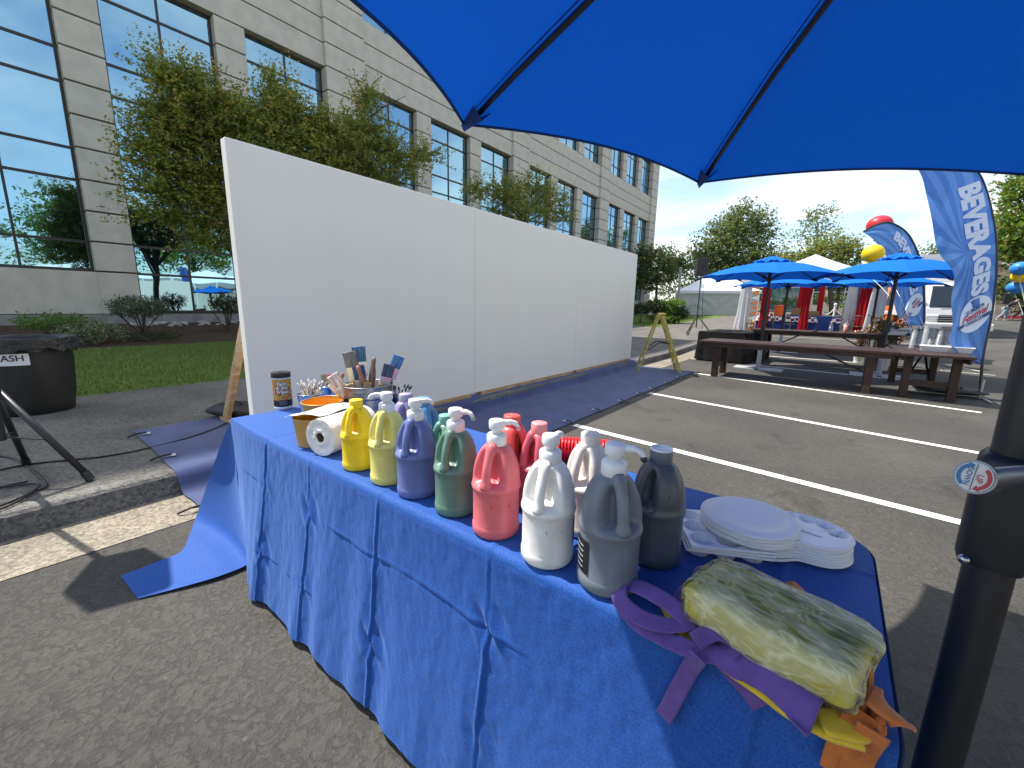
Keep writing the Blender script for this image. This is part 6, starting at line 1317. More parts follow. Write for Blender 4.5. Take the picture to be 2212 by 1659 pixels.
t = thing('iced_drink', t3(1823, 0.22), label='iced pink and orange drink in a tall clear cup', cat='drink'); b = MB(); b.lathe([(0.034, 0), (0.036, 0.004), (0.047, 0.19)], 18); b.build('cup', mat('pink_drink', (0.66, 0.36, 0.36), 0.2, col2=(0.62, 0.24, 0.05), vscale=5), t, smooth=True); b = MB(); b.lathe([(0.049, 0.19), (0.050, 0.20), (0.04, 0.225), (0.002, 0.235)], 18); b.build('lid', M_clear, t, smooth=True); b = MB(); b.cyl((0, 0, 0.2), (0.02, 0, 0.28), 0.004, n=6); b.build('straw', M_pump, t)
t = thing('gadget', t3(1760, 0.2), 0.4, 'small dark rounded gadget on the second row table', 'gadget'); b = MB(); b.sphere((0, 0, 0.016), 0.05, 14, 8, sc=(1.2, 0.8, 0.5)); b.build('shell', M_black, t, smooth=True); b = MB(); b.sphere((0, 0, 0.03), 0.03, 10, 6, sc=(1.2, .8, .4)); b.build('top', M_ferr, t, smooth=True)
def heap(p, rz, w, d, h, m, label, seed, name='jacket', cat='jacket'):
    t = thing(name, p, rz, label, cat); b = MB(); b.grid(lambda u, v: ((u-.5)*w, (v-.5)*d, 0.002+h*(math.sin(PI*u)*math.sin(PI*v))**0.5*(0.65+0.5*abs(noise.noise(Vector((u*4, v*4, seed)))))), 26, 20); b.build('cloth', m, t, smooth=True)
    b = MB(); b.grid(lambda u, v: ((u-.5)*w*0.55+0.1*w, (v-.5)*d*0.5, h*0.8+0.4*h*(math.sin(PI*u)*math.sin(PI*v))**0.6), 14, 10); b.build('sleeve', m, t, smooth=True); return t
heap(t3(1945, 0.3), 0.1, 0.62, 0.45, 0.14, mat('cream_fleece', (0.62, 0.58, 0.46), 0.95, bump=0.6, bscale=60), 'cream fleece jacket heaped on the right end of the second row table', 3)
heap(t3(1972, 0.25), -0.3, 0.5, 0.4, 0.13, mat('dark_green_fleece', (0.012, 0.045, 0.040), 0.9, bump=0.6, bscale=60), 'dark green jacket lying next to the cream fleece', 5)
# ---------------------------------------------------------------- flowers in buckets between the tables
M_fb = mat('white_bucket', (0.62, 0.62, 0.60), 0.5)
def flowers(px, py, label, cols, seed, h=0.9, br=0.14):
    p = ag(px, py); t = thing('flower_bucket', (p.x, p.y, gz(p.y)), label=label, cat='flowers'); R_ = random.Random(seed); b = MB(); b.lathe([(br*0.8, 0), (br*0.82, 0.005), (br, 0.36), (br*1.05, 0.37), (br*0.95, 0.36)], 20, capt=False); b.build('bucket', M_fb, t, smooth=True, sharp=40)
    b = MB(); s_ = MB()
    for i in range(26):
        a = R_.uniform(0, 6.28); r = R_.uniform(0, br*1.5); z = h*R_.uniform(0.6, 1.0); e = Vector((r*math.cos(a), r*math.sin(a), z)); s_.tube([Vector((e.x*0.3, e.y*0.3, 0.2)), e], 0.004, 5)
        for q in range(16):
            c = e*R_.uniform(0.72, 1.0)+Vector((R_.gauss(0, .025), R_.gauss(0, .025), R_.gauss(0, .02))); a2 = Vector((R_.gauss(0, 1), R_.gauss(0, 1), R_.gauss(0, 1))).normalized(); e2 = a2.cross(Vector((R_.gauss(0, 1), R_.gauss(0, 1), R_.gauss(0, 1)))).normalized(); w = 0.034
            b.add([c-a2*w, c+e2*w*.6, c+a2*w, c-e2*w*.6], [(0, 1, 2, 3)], R_.randrange(len(cols)))
    s_.build('stems', mat('flower_stem', (0.05, 0.09, 0.03), 0.7), t); b.build('blossoms', cols, t); return t
fm = lambda i, c: mat('petal_%d' % i, c, 0.7)
P_o, P_p, P_g, P_r, P_y = fm(0, (0.62, 0.20, 0.09)), fm(1, (0.40, 0.18, 0.24)), fm(2, (0.06, 0.10, 0.03)), fm(3, (0.20, 0.07, 0.05)), fm(4, (0.7, 0.45, 0.1))
flowers(1878, 792, 'bucket of pink and lilac flower spikes at the left of the flower group', [P_p, P_g, P_r, P_y], 1, 1.22); flowers(1902, 800, 'bucket of dark russet flower spikes in the middle of the flower group', [P_r, P_g, P_g], 2, 1.2); flowers(1922, 790, 'bucket of tall salmon orange flower spikes at the right of the flower group', [P_o, P_o, P_g], 3, 1.28); flowers(1855, 783, 'bucket of low pale pink blossoms left of the flower spikes', [fm(5, (0.7, 0.4, 0.36)), P_g, P_o], 4, 0.86)
# ---------------------------------------------------------------- cups, trays and tub on the side table
Z2 = 0.715
k = MB(); k.lathe([(0.026, 0), (0.027, 0.002), (0.038, 0.098), (0.041, 0.10), (0.041, 0.104)], 14, capt=False); ME_cc = k.mesh('clear_cup', M_clear, True)
stacks = [(1968, 748, 9, .06), (1982, 742, 8, .03), (1993, 752, 12, 0), (2006, 747, 10, .05), (2023, 751, 9, .08), (2038, 748, 8, .06), (2011, 738, 7, 0), (2063, 745, 5, .02), (1975, 735, 7, -.05)]
for i, (px, py, nC, ln) in enumerate(stacks):
    q = at(px, py+4, Z2)
    for j in range(nC):
        o = bpy.data.objects.new('clear_cup', ME_cc); COL.objects.link(o); h = 0.104+0.028*j
        o.location = q+Vector((ln*0.6*h, 0, h)); o.rotation_euler = (PI, ln*0.6, 0); tag(o, ('topmost clear cup of the %s stack on the side table' if j == nC-1 else 'clear cup within the %s stack on the side table') % ['far left', 'second', 'tallest', 'fourth', 'slanting', 'sixth', 'rear middle', 'short right', 'rear left'][i], 'cup', 'clear cups stack '+'abcdefghi'[i])
for i, (px, py, w) in enumerate(((2018, 759, 0.36), (2070, 762, 0.33))):
    q = at(px, py, Z2); t = thing('paper_tray', (q.x, q.y, Z2+0.002), rz1-0.1, 'white food tray at the left of the pair by the cups' if i == 0 else 'white food tray at the right of the pair by the flag', 'tray'); b = MB(); h = 0.085
    a = [(-w*.38, -.09), (w*.38, -.09), (w*.38, .09), (-w*.38, .09)]; c = [(-w*.5, -.13), (w*.5, -.13), (w*.5, .13), (-w*.5, .13)]
    b.add([(x, y, 0) for x, y in a]+[(x, y, h) for x, y in c], [(3, 2, 1, 0)]+[(j, (j+1) % 4, 4+(j+1) % 4, 4+j) for j in range(4)]); b.build('shell', M_pump, t, solid=0.005); b = MB(); ring = [Vector((x, y, h)) for x, y in c+[c[0]]]; b.tube(ring, 0.007, 6); b.build('rim', M_pump, t)
q = at(2030, 733, Z2); t = thing('storage_tub', (q.x, q.y, Z2), math.atan2(d2.y, d2.x), 'clear lidded storage tub with dark things inside on the side table', 'storage tub'); b = MB(); b.box((0, 0, 0.17), (0.62, 0.42, 0.33)); b.build('tub', M_clear, t, bevel=0.02); b = MB(); b.box((0.04, 0, 0.13), (0.46, 0.36, 0.24)); b.build('contents', mat('dark_contents', (0.03, 0.032, 0.03), 0.8), t); b = MB(); b.box((0, 0, 0.345), (0.67, 0.46, 0.03)); b.build('lid', M_clear, t, bevel=0.008)
q = at(1984, 732, Z2); t = thing('storage_tub', (q.x, q.y, Z2), 0.1, 'smaller clear tub left of the lidded storage tub', 'storage tub'); b = MB(); b.lathe([(0.13, 0), (0.14, 0.01), (0.16, 0.30)], 24, capt=False); b.build('tub', M_clear, t, smooth=True); b = MB(); b.lathe([(0.165, 0.295), (0.168, 0.31)], 24); b.build('rim', M_clear, t, smooth=True)

# ---------------------------------------------------------------- feather flags
def flag_mat(name):
    m = bpy.data.materials.new(name); m.use_nodes = True; n, l, b = nodes_of(m); t = n.new('ShaderNodeUVMap').outputs[0]
    sp_ = n.new('ShaderNodeSeparateXYZ'); l(t, sp_.inputs[0])
    def mth(op, a, b_=None):
        q = n.new('ShaderNodeMath'); q.operation = op
        for i, v in enumerate((a, b_)):
            if v is None: continue
            if isinstance(v, (int, float)): q.inputs[i].default_value = v
            else: l(v, q.inputs[i])
        return q.outputs[0]
    ang = mth('ARCTAN2', mth('SUBTRACT', sp_.outputs['Y'], 0.5), mth('MULTIPLY', mth('SUBTRACT', sp_.outputs['X'], 0.55), 0.45))
    st = mth('SINE', mth('MULTIPLY', ang, 16)); st = mth('GREATER_THAN', st, 0.0)
    mx_ = n.new('ShaderNodeMix'); mx_.data_type = 'RGBA'; l(st, mx_.inputs['Factor']); mx_.inputs['A'].default_value = (0.085, 0.24, 0.62, 1); mx_.inputs['B'].default_value = (0.15, 0.33, 0.72, 1)
    l(mx_.outputs['Result'], b.inputs['Base Color']); b.inputs['Roughness'].default_value = 0.6
    tl = n.new('ShaderNodeBsdfTranslucent'); l(mx_.outputs['Result'], tl.inputs['Color']); s = n.new('ShaderNodeMixShader'); s.inputs[0].default_value = 0.4; l(b.outputs[0], s.inputs[1]); l(tl.outputs[0], s.inputs[2]); l(s.outputs[0], n['Material Output'].inputs[0]); return m
M_flag = flag_mat('sunburst_flag'); M_ftxt = mat('flag_lettering', (0.62, 0.68, 0.82), 0.6); M_fwh = mat('flag_badge_white', (0.66, 0.74, 0.87), 0.6); M_fred = mat('flag_badge_red', (0.50, 0.03, 0.07), 0.6); M_fnav = mat('flag_badge_navy', (0.02, 0.06, 0.22), 0.6)
def feather_flag(name, base, D, polepx, edgepx, label, rows, txt_rows, badge, tsize, txtw):
    """polepx / edgepx: pixel outlines of the pole side and of the free side, top to bottom, on an upright sheet that faces the camera at depth D"""
    t = thing(name, base, label=label, cat='flag'); O = Vector(base)
    def pt(px, py): return atD(px, py, D)
    Pp = resample(catmull([pt(*q) for q in polepx], 8), rows); Pe = resample(catmull([pt(*q) for q in edgepx], 8), rows)
    nvw = (CAM-O).normalized()
    def surf(u, v, off=0.0):
        x = v*rows; i = min(int(x), rows-1); f = x-i; a = Pp[i].lerp(Pp[i+1], f); c = Pe[i].lerp(Pe[i+1], f); p = a.lerp(c, u)
        w = 0.06*math.sin(u*7+v*9)*u+0.05*noise.noise(Vector((u*3, v*7, 1)))*u+0.025*noise.noise(Vector((u*8, v*16, 5)))*u
        return p+nvw*(w*D/6.3+off)
    b = MB(); b.grid(lambda u, v: tuple(surf(u, v)), 26, 90); o = b.build('banner', M_flag, t, smooth=True, org=O)
    uv = o.data.uv_layers.new(name='UVMap'); me = o.data
    for lp in me.loops:
        k = lp.vertex_index; uv.data[lp.index].uv = ((k % 27)/26, 1-(k//27)/90)
    pl = MB(); pl.tube(resample(catmull([Vector(base)+Vector((0, 0, 0.06))]+[pt(*q) for q in polepx[::-1]], 8), 40), [0.020*D/6.3*0.9]*20+[0.016*D/6.3*0.9]*21, 8); pl.build('pole', M_pole, t, smooth=True, org=O)
    # lettering runs down the banner
    v0, v1, uc = txt_rows; H_ = (Pp[0]-Pp[-1]).length
    vv, ff_ = text_mesh('BEVERAGES', 1.0, 0.055, 1.0, 0, 'LEFT', 1.02); xs_ = [p[0] for p in vv]; x0, x1 = min(xs_), max(xs_)
    for part in range(1):
        bm = MB(); bm.add([(surf(uc(v0+(v1-v0)*(x-x0)/(x1-x0))+0.0-y*txtw, v0+(v1-v0)*(x-x0)/(x1-x0), 0.02*D/6.3)) for x, y in vv], ff_); tx = bm.build('lettering', M_ftxt, o, org=O)
    bu, bv, ru, rv = badge
    bm = MB(); n_ = 40; bm.add([surf(bu+ru*math.cos(2*PI*i/n_), bv+rv*math.sin(2*PI*i/n_), 0.016*D/6.3) for i in range(n_)], [tuple(range(n_))]); bd = bm.build('round_badge', M_fwh, o, org=O)
    up_off = 0.024*D/6.3
    for (s, dv_, m_, sz, bold, sh_) in (('SUMMER', -0.30, M_fnav, 0.34, 0.012, 0), ('Festival', 0.02, M_fred, 0.56, 0.022, 0.3), ('BOTHELL', 0.36, M_fwh, 0.24, 0.008, 0)):
        vv, ff_ = text_mesh(s, 1.0, bold, 1.0, sh_); bm = MB(); wid = max(p[0] for p in vv)-min(p[0] for p in vv); kx = (1.75 if s == 'Festival' else 1.25 if s == 'SUMMER' else 1.2)/wid
        bm.add([surf(bu-ru*(x*kx)*0.92+ru*0.06, bv+rv*(dv_-y*sz)-rv*0.12*x*kx, up_off+(0.006 if s == 'BOTHELL' else 0)) for x, y in vv], ff_); bm.build('badge_lettering', m_, bd, org=O)
    bm = MB(); bm.grid(lambda u, v: tuple(surf(bu+ru*(u-0.5)*1.9, bv+rv*(0.26+0.22*v+0.14*(u-0.5)*1.4), up_off)), 10, 1); bm.build('badge_ribbon', M_fnav, bd, org=O)
    return t, o
fb_ = ag(2115, 862); f1, fo1 = feather_flag('feather_flag', (fb_.x, fb_.y, 0.01), (fb_-CAM).dot(CF),
    [(2020, 330), (2075, 345), (2113, 372), (2135, 425), (2150, 500), (2153, 560), (2150, 620), (2140, 690), (2128, 745), (2122, 785)],
    [(1940, 330), (1965, 345), (1990, 380), (2002, 425), (2012, 470), (2025, 540), (2060, 590), (2055, 650), (2058, 700), (2050, 735), (2065, 760), (2118, 788)],
    'large blue feather flag reading BEVERAGES at the right, beside the umbrella pole', 60, (0.235, 0.69, lambda v: 0.24+0.24*(v-0.1)), (0.42, 0.765, 0.40, 0.072), 1, 0.50)
M_x = mat('flag_stand_steel', (0.5, 0.5, 0.5), 0.35, metal=0.8)
b = MB(); b.bar((0, 0, 0.03), (-0.75, 0.02, 0.01), 0.03, 0.008); b.bar((0, 0, 0.03), (0.65, -0.08, 0.01), 0.03, 0.008); b.bar((0, 0, 0.03), (0.05, -0.42, 0.01), 0.03, 0.008); b.bar((0, 0, 0.03), (-0.05, 0.42, 0.01), 0.03, 0.008); b.cyl((0, 0, 0.0), (0, 0, 0.30), 0.02, n=10); b.build('cross_base', M_x, f1)
sandbag((fb_.x-0.32, fb_.y+0.05, 0.035), rad(8), 0.80, 0.42, 0.11, 'black weight bag lying on the cross foot of the large flag', 7)
f2b = atD(1996, 735, 15.2); f2b = Vector((f2b.x, f2b.y, gz(f2b.y)))
f2, fo2 = feather_flag('feather_flag', f2b, (f2b-CAM).dot(CF), [(1866, 500), (1890, 487), (1922, 481), (1958, 502), (1980, 540), (1992, 580), (1996, 640), (1996, 690), (1994, 706)], [(1866, 503), (1888, 520), (1910, 548), (1925, 575), (1922, 610), (1930, 650), (1945, 690), (1990, 708)], 'smaller blue feather flag reading BEVERAGES behind the right umbrella', 50, (0.26, 0.72, lambda v: 0.30+0.1*(v-0.26)), (0.40, 0.80, 0.34, 0.075), 1, 0.34)
b = MB(); b.box((0, 0, 0.02), (0.6, 0.06, 0.03)); b.box((0, 0, 0.021), (0.06, 0.6, 0.03)); b.cyl((0, 0, 0.03), (0, 0, 0.35), 0.03, n=8); b.build('cross_base', M_x, f2)

# ---------------------------------------------------------------- balloons
def balloon(px, py, rpx, D, col, cn, label, tie_to, squash=0.88, mark=False):
    c = atD(px, py, D); r = rpx*D/FPX; t = thing('balloon', c, label=label, cat='balloon'); mm = mat('balloon_'+cn, col, 0.42, sub=0.25, spec=0.35); b = MB(); b.sphere((0, 0, 0), r, 22, 14, sc=(1, 1, squash)); b.cyl((0, 0, -r*squash*1.02), (0, 0, -r*squash*1.10), r*0.04, r*0.10, 8); b.build('skin', mm, t, smooth=True)
    b = MB(); b.tube(catmull([Vector((0, 0, -r*squash*1.05)), (Vector(tie_to)-c)*0.5+Vector((0.05, 0, 0)), Vector(tie_to)-c], 5), 0.004*D/12+0.002, 5); b.build('string', M_pump, t)
    if mark:
        d = (CAM-c).normalized(); x = Vector((0, 0, 1)).cross(d).normalized(); y = d.cross(x); b = MB()
        for (a, b_, w) in (((-.25, .12), (.2, .2), .08), ((-.15, -.12), (.25, .02), .08), ((-.05, .2), (-.02, -.15), .07)):
            P_, Q_ = [(d*0.96+x*p[0]+y*p[1]).normalized()*r*1.004 for p in (a, b_)]; b.bar(P_, Q_, r*w, r*0.015, d)
        b.build('printed_mark', M_txb, t)
    return t
tie1 = Vector((c2.x+n2.x*1.0, c2.y+n2.y*1.0, 0.72)); DB = 10.4
YB, RB, BB = (0.85, 0.55, 0.01), (0.62, 0.03, 0.045), (0.03, 0.22, 0.62)
balloon(1886, 548, 20, DB, YB, 'yellow', 'big yellow balloon in front of the small flag', tie1, 0.95); balloon(1880, 578, 17, DB+.3, YB, 'yellow', 'yellow balloon just above the right umbrella', tie1, 0.9); balloon(1908, 566, 13, DB+.6, RB, 'red', 'dark red balloon squeezed between yellow balloon and small flag', tie1, 0.9); balloon(1900, 486, 23, DB+5.5, RB, 'bright_red', 'large red balloon above the tip of the small flag', f2b+Vector((0, 0, 0.4)), 0.85)
t2e = atD(2230, 700, 14); t2e.z = gz(t2e.y)
for i, (x, y, r, c, cn, lab, mk) in enumerate(((2204, 580, 16, BB, 'blue', 'blue balloon with a black printed mark at the right edge', True), (2206, 597, 16, YB, 'yellow', 'yellow balloon in the cluster at the right edge', False), (2216, 606, 12, RB, 'red', 'red balloon in the cluster at the right edge', False), (2195, 621, 15, BB, 'blue', 'lowest blue balloon of the cluster at the right edge', False), (2216, 577, 8, (0.6, 0.3, 0.35), 'pink', 'pink balloon at the very right edge', False))): balloon(x, y, r, 14.0+0.15*i, c, cn, lab, t2e, 0.88, mk)

# ---------------------------------------------------------------- trucks
M_trk = mat('truck_white', (0.74, 0.74, 0.72), 0.35, spec=0.5, coat=0.3); M_wind = mat('windscreen', (0.02, 0.025, 0.028), 0.06, spec=0.8); M_tyre = mat('tyre_rubber', (0.015, 0.015, 0.015), 0.8); M_rim = mat('wheel_rim', (0.5, 0.5, 0.5), 0.35, metal=0.6); M_trim = mat('grille_black', (0.014, 0.014, 0.015), 0.45); M_lens = mat('headlight_lens', (0.7, 0.72, 0.74), 0.1)
def truck(loc, rz, mb, label, L=7.2, boxh=3.65, boxw=2.35):
    """front faces local -Y"""
    t = thing('box_truck', loc, rz, label, 'truck'); cw = 2.1
    b = MB(); sec = [(-0.0, 0.55, 1.25), (0.06, 0.5, 1.45), (0.45, 0.5, 2.35), (0.75, 0.5, 2.48), (1.75, 0.5, 2.48), (1.75, 0.5, 0.5)]
    pts = [(0.0, 0.55), (-0.02, 1.0), (0.03, 1.28), (0.48, 2.32), (0.62, 2.42), (1.7, 2.46), (1.7, 0.55)]; n = len(pts)
    b.add([(-cw/2, y, z) for y, z in pts]+[(cw/2, y, z) for y, z in pts], [tuple(range(n)), tuple(range(2*n-1, n-1, -1))]+[(i, n+i, n+(i+1) % n, (i+1) % n) for i in range(n)]); cab = b.build('cab', mb, t, bevel=0.07)
    b = MB(); b.add([(-cw/2+.14, 0.055, 1.36), (cw/2-.14, 0.055, 1.36), (cw/2-.2, 0.44, 2.26), (-cw/2+.2, 0.44, 2.26)], [(0, 1, 2, 3)]); b.v = [(x, y-0.012, z+0.004) for x, y, z in b.v]; b.build('windscreen', M_wind, cab, solid=0.01)
    for s in (-1, 1):
        b = MB(); b.add([(s*(cw/2+.006), 0.40, 1.40), (s*(cw/2+.006), 1.40, 1.40), (s*(cw/2+.006), 1.40, 2.16), (s*(cw/2+.006), 0.66, 2.16)], [(0, 1, 2, 3)]); b.build('side_window', M_wind, cab)
        b = MB(); b.box((s*(cw/2-.28), -0.03, 0.93), (0.42, 0.06, 0.2)); b.build('headlight', M_lens, cab, bevel=0.03)
        b = MB(); b.bar((s*cw/2, 0.25, 1.9), (s*(cw/2+.22), 0.1, 1.95), 0.02, 0.02); b.box((s*(cw/2+.24), 0.08, 1.72), (0.16, 0.07, 0.42)); b.build('mirror', M_trim, cab, bevel=0.015)
        for y, sc in ((0.95, 1), (L-1.6, 1)):
            b = MB(); b.cyl((s*(cw/2-0.28), y, 0.42), (s*(cw/2-0.02), y, 0.42), 0.42, n=24); w = b.build('wheel', M_tyre, t, bevel=0.04); b = MB(); b.cyl((s*(cw/2-0.03), y, 0.42), (s*(cw/2+0.0), y, 0.42), 0.24, n=18); b.build('rim', M_rim, w)
    b = MB(); b.box((0, -0.035, 0.88), (1.16, 0.05, 0.30)); b.build('grille', M_trim, cab); 
    for i in range(3): b = MB(); b.box((0, -0.066, 0.80+0.09*i), (1.2, 0.02, 0.025)); b.build('grille_bar', M_chrome, cab)
    b = MB(); b.box((0, -0.06, 0.55), (cw+.04, 0.22, 0.30)); b.build('bumper', mb, cab, bevel=0.04); b = MB(); b.box((0, -0.175, 0.50), (0.9, 0.02, 0.12)); b.build('air_intake', M_trim, cab); b = MB(); b.bar((-0.6, 0.02, 1.40), (0.2, 0.045, 1.43), 0.02, 0.02); b.build('wiper', M_trim, cab)
    b = MB(); b.box((0, 1.95+(L-1.95)/2, 0.95+(boxh-.95)/2), (boxw, L-1.95, boxh-0.95)); bx_ = b.build('cargo_box', M_trk, t, bevel=0.05)
    b = MB(); b.box((0, 1.93, boxh-0.10), (boxw+.04, 0.08, 0.20)); b.box((0, 1.93, 1.02), (boxw+.04, 0.08, 0.10))
    for s in (-1, 1): b.box((s*boxw/2, 1.93, 0.95+(boxh-.95)/2), (0.07, 0.08, boxh-1.15))
    b.build('box_rail', mat('box_rail', (0.6, 0.6, 0.6), 0.4, metal=0.5), bx_); b = MB(); b.box((0, L/2+0.4, 0.72), (0.9, L-1.2, 0.22)); b.build('chassis', M_trim, t); return t
tf = atD(2078, 735, 17.3); truck((tf.x-0.28, tf.y, gz(tf.y)-0.12), rad(3), M_trk, 'white box truck parked facing the seating area behind the flags', boxh=3.75)
b = MB(); tf2 = atD(1905, 690, 24); M_or = mat('truck_orange', (0.66, 0.15, 0.02), 0.35, coat=0.3); truck((tf2.x+0.9, tf2.y, gz(tf2.y)-0.15), rad(-16), M_or, 'orange cab box truck parked behind the open tent', boxh=2.9, L=6.2)

# ---------------------------------------------------------------- people in the distance
SKIN = mat('skin', (0.42, 0.25, 0.17), 0.6, sub=0.1)
def person(base, pose, cols, label, rz=0.0):
    """one continuous skin-modifier body; joints given in metres, facing local +X; clothes and hair follow as children"""
    t = thing('person', base, rz, label, 'person')
    def skin(name, joints, edges, m, root=0, sub=2):
        me = bpy.data.meshes.new(name); me.from_pydata([j[0] for j in joints], edges, []); o = bpy.data.objects.new(name, me); COL.objects.link(o); o.parent = t; me.materials.append(m)
        q = o.modifiers.new('skin', 'SKIN'); q.use_smooth_shade = True
        for i, j in enumerate(joints):
            r = j[1] if isinstance(j[1], tuple) else (j[1], j[1]); me.skin_vertices[0].data[i].radius = r
        me.skin_vertices[0].data[root].use_root = True; o.modifiers.new('sub', 'SUBSURF').levels = sub; o.modifiers['sub'].render_levels = sub; return o
    J = pose; body = [(J['pelvis'], (.13, .15)), (J['spine'], (.12, .14)), (J['chest'], (.12, .17)), (J['neck'], .055), (J['head0'], .075), (J['head'], (.09, .078)), (J['crown'], .07)]
    ed = [(i, i+1) for i in range(6)]
    for s in ('l', 'r'):
        k = len(body); body += [(J['sh'+s], .062), (J['el'+s], .045), (J['wr'+s], .032), (J['hd'+s], (.042, .022)), (J['fi'+s], .02)]; ed += [(2, k), (k, k+1), (k+1, k+2), (k+2, k+3), (k+3, k+4)]
        k = len(body); body += [(J['hi'+s], .085), (J['kn'+s], .06), (J['an'+s], .04), (J['to'+s], (.045, .03))]; ed += [(0, k), (k, k+1), (k+1, k+2), (k+2, k+3)]
    skin('body', body, ed, SKIN)
    V_ = Vector; k1 = lambda a, b_, f: tuple(V_(J[a]).lerp(V_(J[b_]), f))
    shirt = [(J['pelvis'], (.145, .165)), (J['spine'], (.14, .16)), (J['chest'], (.14, .185)), (k1('chest', 'neck', .7), .075)]; se = [(0, 1), (1, 2), (2, 3)]
    for s in ('l', 'r'): k = len(shirt); shirt += [(J['sh'+s], .085), (k1('sh'+s, 'el'+s, .75), .068)]; se += [(2, k), (k, k+1)]
    skin('shirt', shirt, se, cols[0])
    pants = [(J['pelvis'], (.15, .17))]; pe = []
    for s in ('l', 'r'): k = len(pants); pants += [(J['hi'+s], .115), (J['kn'+s], .088), (k1('kn'+s, 'an'+s, .9), .075)]; pe += [(0, k), (k, k+1), (k+1, k+2)]
    skin('trousers', pants, pe, cols[1])
    skin('hair', [(k1('head', 'crown', .25), .088), (tuple(V_(J['crown'])+V_((-0.02, 0, 0.005))), .078)], [(0, 1)], cols[2])
    for s in ('l', 'r'): skin('shoe', [(J['an'+s], .048), (tuple(V_(J['an'+s])+V_((0.02, 0, -0.045))), .05), (tuple(V_(J['to'+s])+V_((0.02, 0, -0.005))), (.045, .032))], [(0, 1), (1, 2)], cols[3])
    # face: eyes, nose, mouth and ears
    h = V_(J['head']); f = MB(); f.sphere((h.x+.085, h.y, h.z-.015), .016, 8, 6); f.sphere((h.x+.0, h.y+.082, h.z-.01), .02, 8, 6); f.sphere((h.x+.0, h.y-.082, h.z-.01), .02, 8, 6); f.build('nose_and_ears', SKIN, t, smooth=True)
    f = MB(); f.sphere((h.x+.076, h.y+.03, h.z+.015), .010, 8, 6); f.sphere((h.x+.076, h.y-.03, h.z+.015), .010, 8, 6); f.box((h.x+.078, h.y, h.z-.055), (.012, .04, .008)); f.build('eyes_and_mouth', mat('dark_features', (0.05, 0.03, 0.03), 0.5), t, smooth=True); return t
# leaning forward, pushing with arms back (left figure strides to the left of the picture: faces away to the left)
lean = dict(pelvis=(0, 0, .93), spine=(.12, 0, 1.10), chest=(.30, 0, 1.28), neck=(.42, 0, 1.38), head0=(.48, 0, 1.43), head=(.53, 0, 1.49), crown=(.53, 0, 1.57),
    shl=(.30, .19, 1.29), ell=(.24, .24, 1.02), wrl=(.38, .25, .82), hdl=(.42, .25, .76), fil=(.45, .25, .70), shr=(.30, -.19, 1.29), elr=(.40, -.24, 1.04), wrr=(.56, -.22, .86), hdr=(.60, -.21, .80), fir=(.63, -.21, .75),
    hil=(0, .09, .88), knl=(.22, .11, .50), anl=(.10, .11, .09), tol=(.25, .11, .04), hir=(0, -.09, .88), knr=(-.12, -.11, .48), anr=(-.42, -.11, .12), tor=(-.30, -.11, .04))
TS_ = mat('black_tshirt', (0.02, 0.02, 0.022), 0.8); JN = mat('light_jeans', (0.22, 0.29, 0.36), 0.8, var=0.2, vscale=12); HR = mat('dark_hair', (0.015, 0.011, 0.009), 0.6); SW = mat('white_shoes', (0.7, 0.7, 0.7), 0.5); TD = mat('dark_trousers', (0.018, 0.018, 0.02), 0.8)
pe1 = ag(2166, 693); person((pe1.x, pe1.y, gz(pe1.y)), lean, (TS_, JN, HR, SW), 'person in dark T-shirt and light jeans striding bent forward near the truck', rz=rad(12))
pe2 = ag(2192, 691); person((pe2.x+0.3, pe2.y+0.4, gz(pe2.y)), lean, (TS_, TD, HR, mat('red_shoes', (0.45, 0.03, 0.04), 0.5)), 'person all in black bending forward at the right edge', rz=rad(-10))
pe3 = ag(2208, 690); person((pe3.x+0.9, pe3.y+1.2, gz(pe3.y)), lean, (mat('grey_top', (0.12, 0.12, 0.13), 0.8), TD, HR, SW), 'person in grey partly cut off by the umbrella pole', rz=rad(160))
# ================================================================ FAR SURROUNDINGS
# red kerb and island behind the people
b = MB(); a = ag(2120, 684); c = ag(2212, 690); b.bar((10.5, 51, gz(51)+0.10), (30, 50, gz(50)+0.10), 0.5, 0.22); b.build('red_kerb', mat('red_kerb_paint', (0.40, 0.02, 0.03), 0.6), kind='structure')
# tan building at the far right
tb_ = thing('far_building', (24, 66, 1.2), label='low tan building with horizontal bands at the far right edge', cat='building'); b = MB(); b.box((0, 0, 3.2), (26, 8, 7.4)); b.build('wall', mat('tan_wall', (0.36, 0.27, 0.18), 0.85, var=0.08, vscale=1), tb_)
for z in (1.6, 3.2, 4.8): b = MB(); b.box((0, -4.03, z), (26, 0.06, 0.12)); b.build('band', mat('band_dark', (0.22, 0.16, 0.11), 0.85), tb_)
b = MB(); b.box((0, 0, 7.0), (26.4, 8.4, 0.5)); b.build('roof_edge', mat('roof_red', (0.35, 0.08, 0.04), 0.7), tb_)
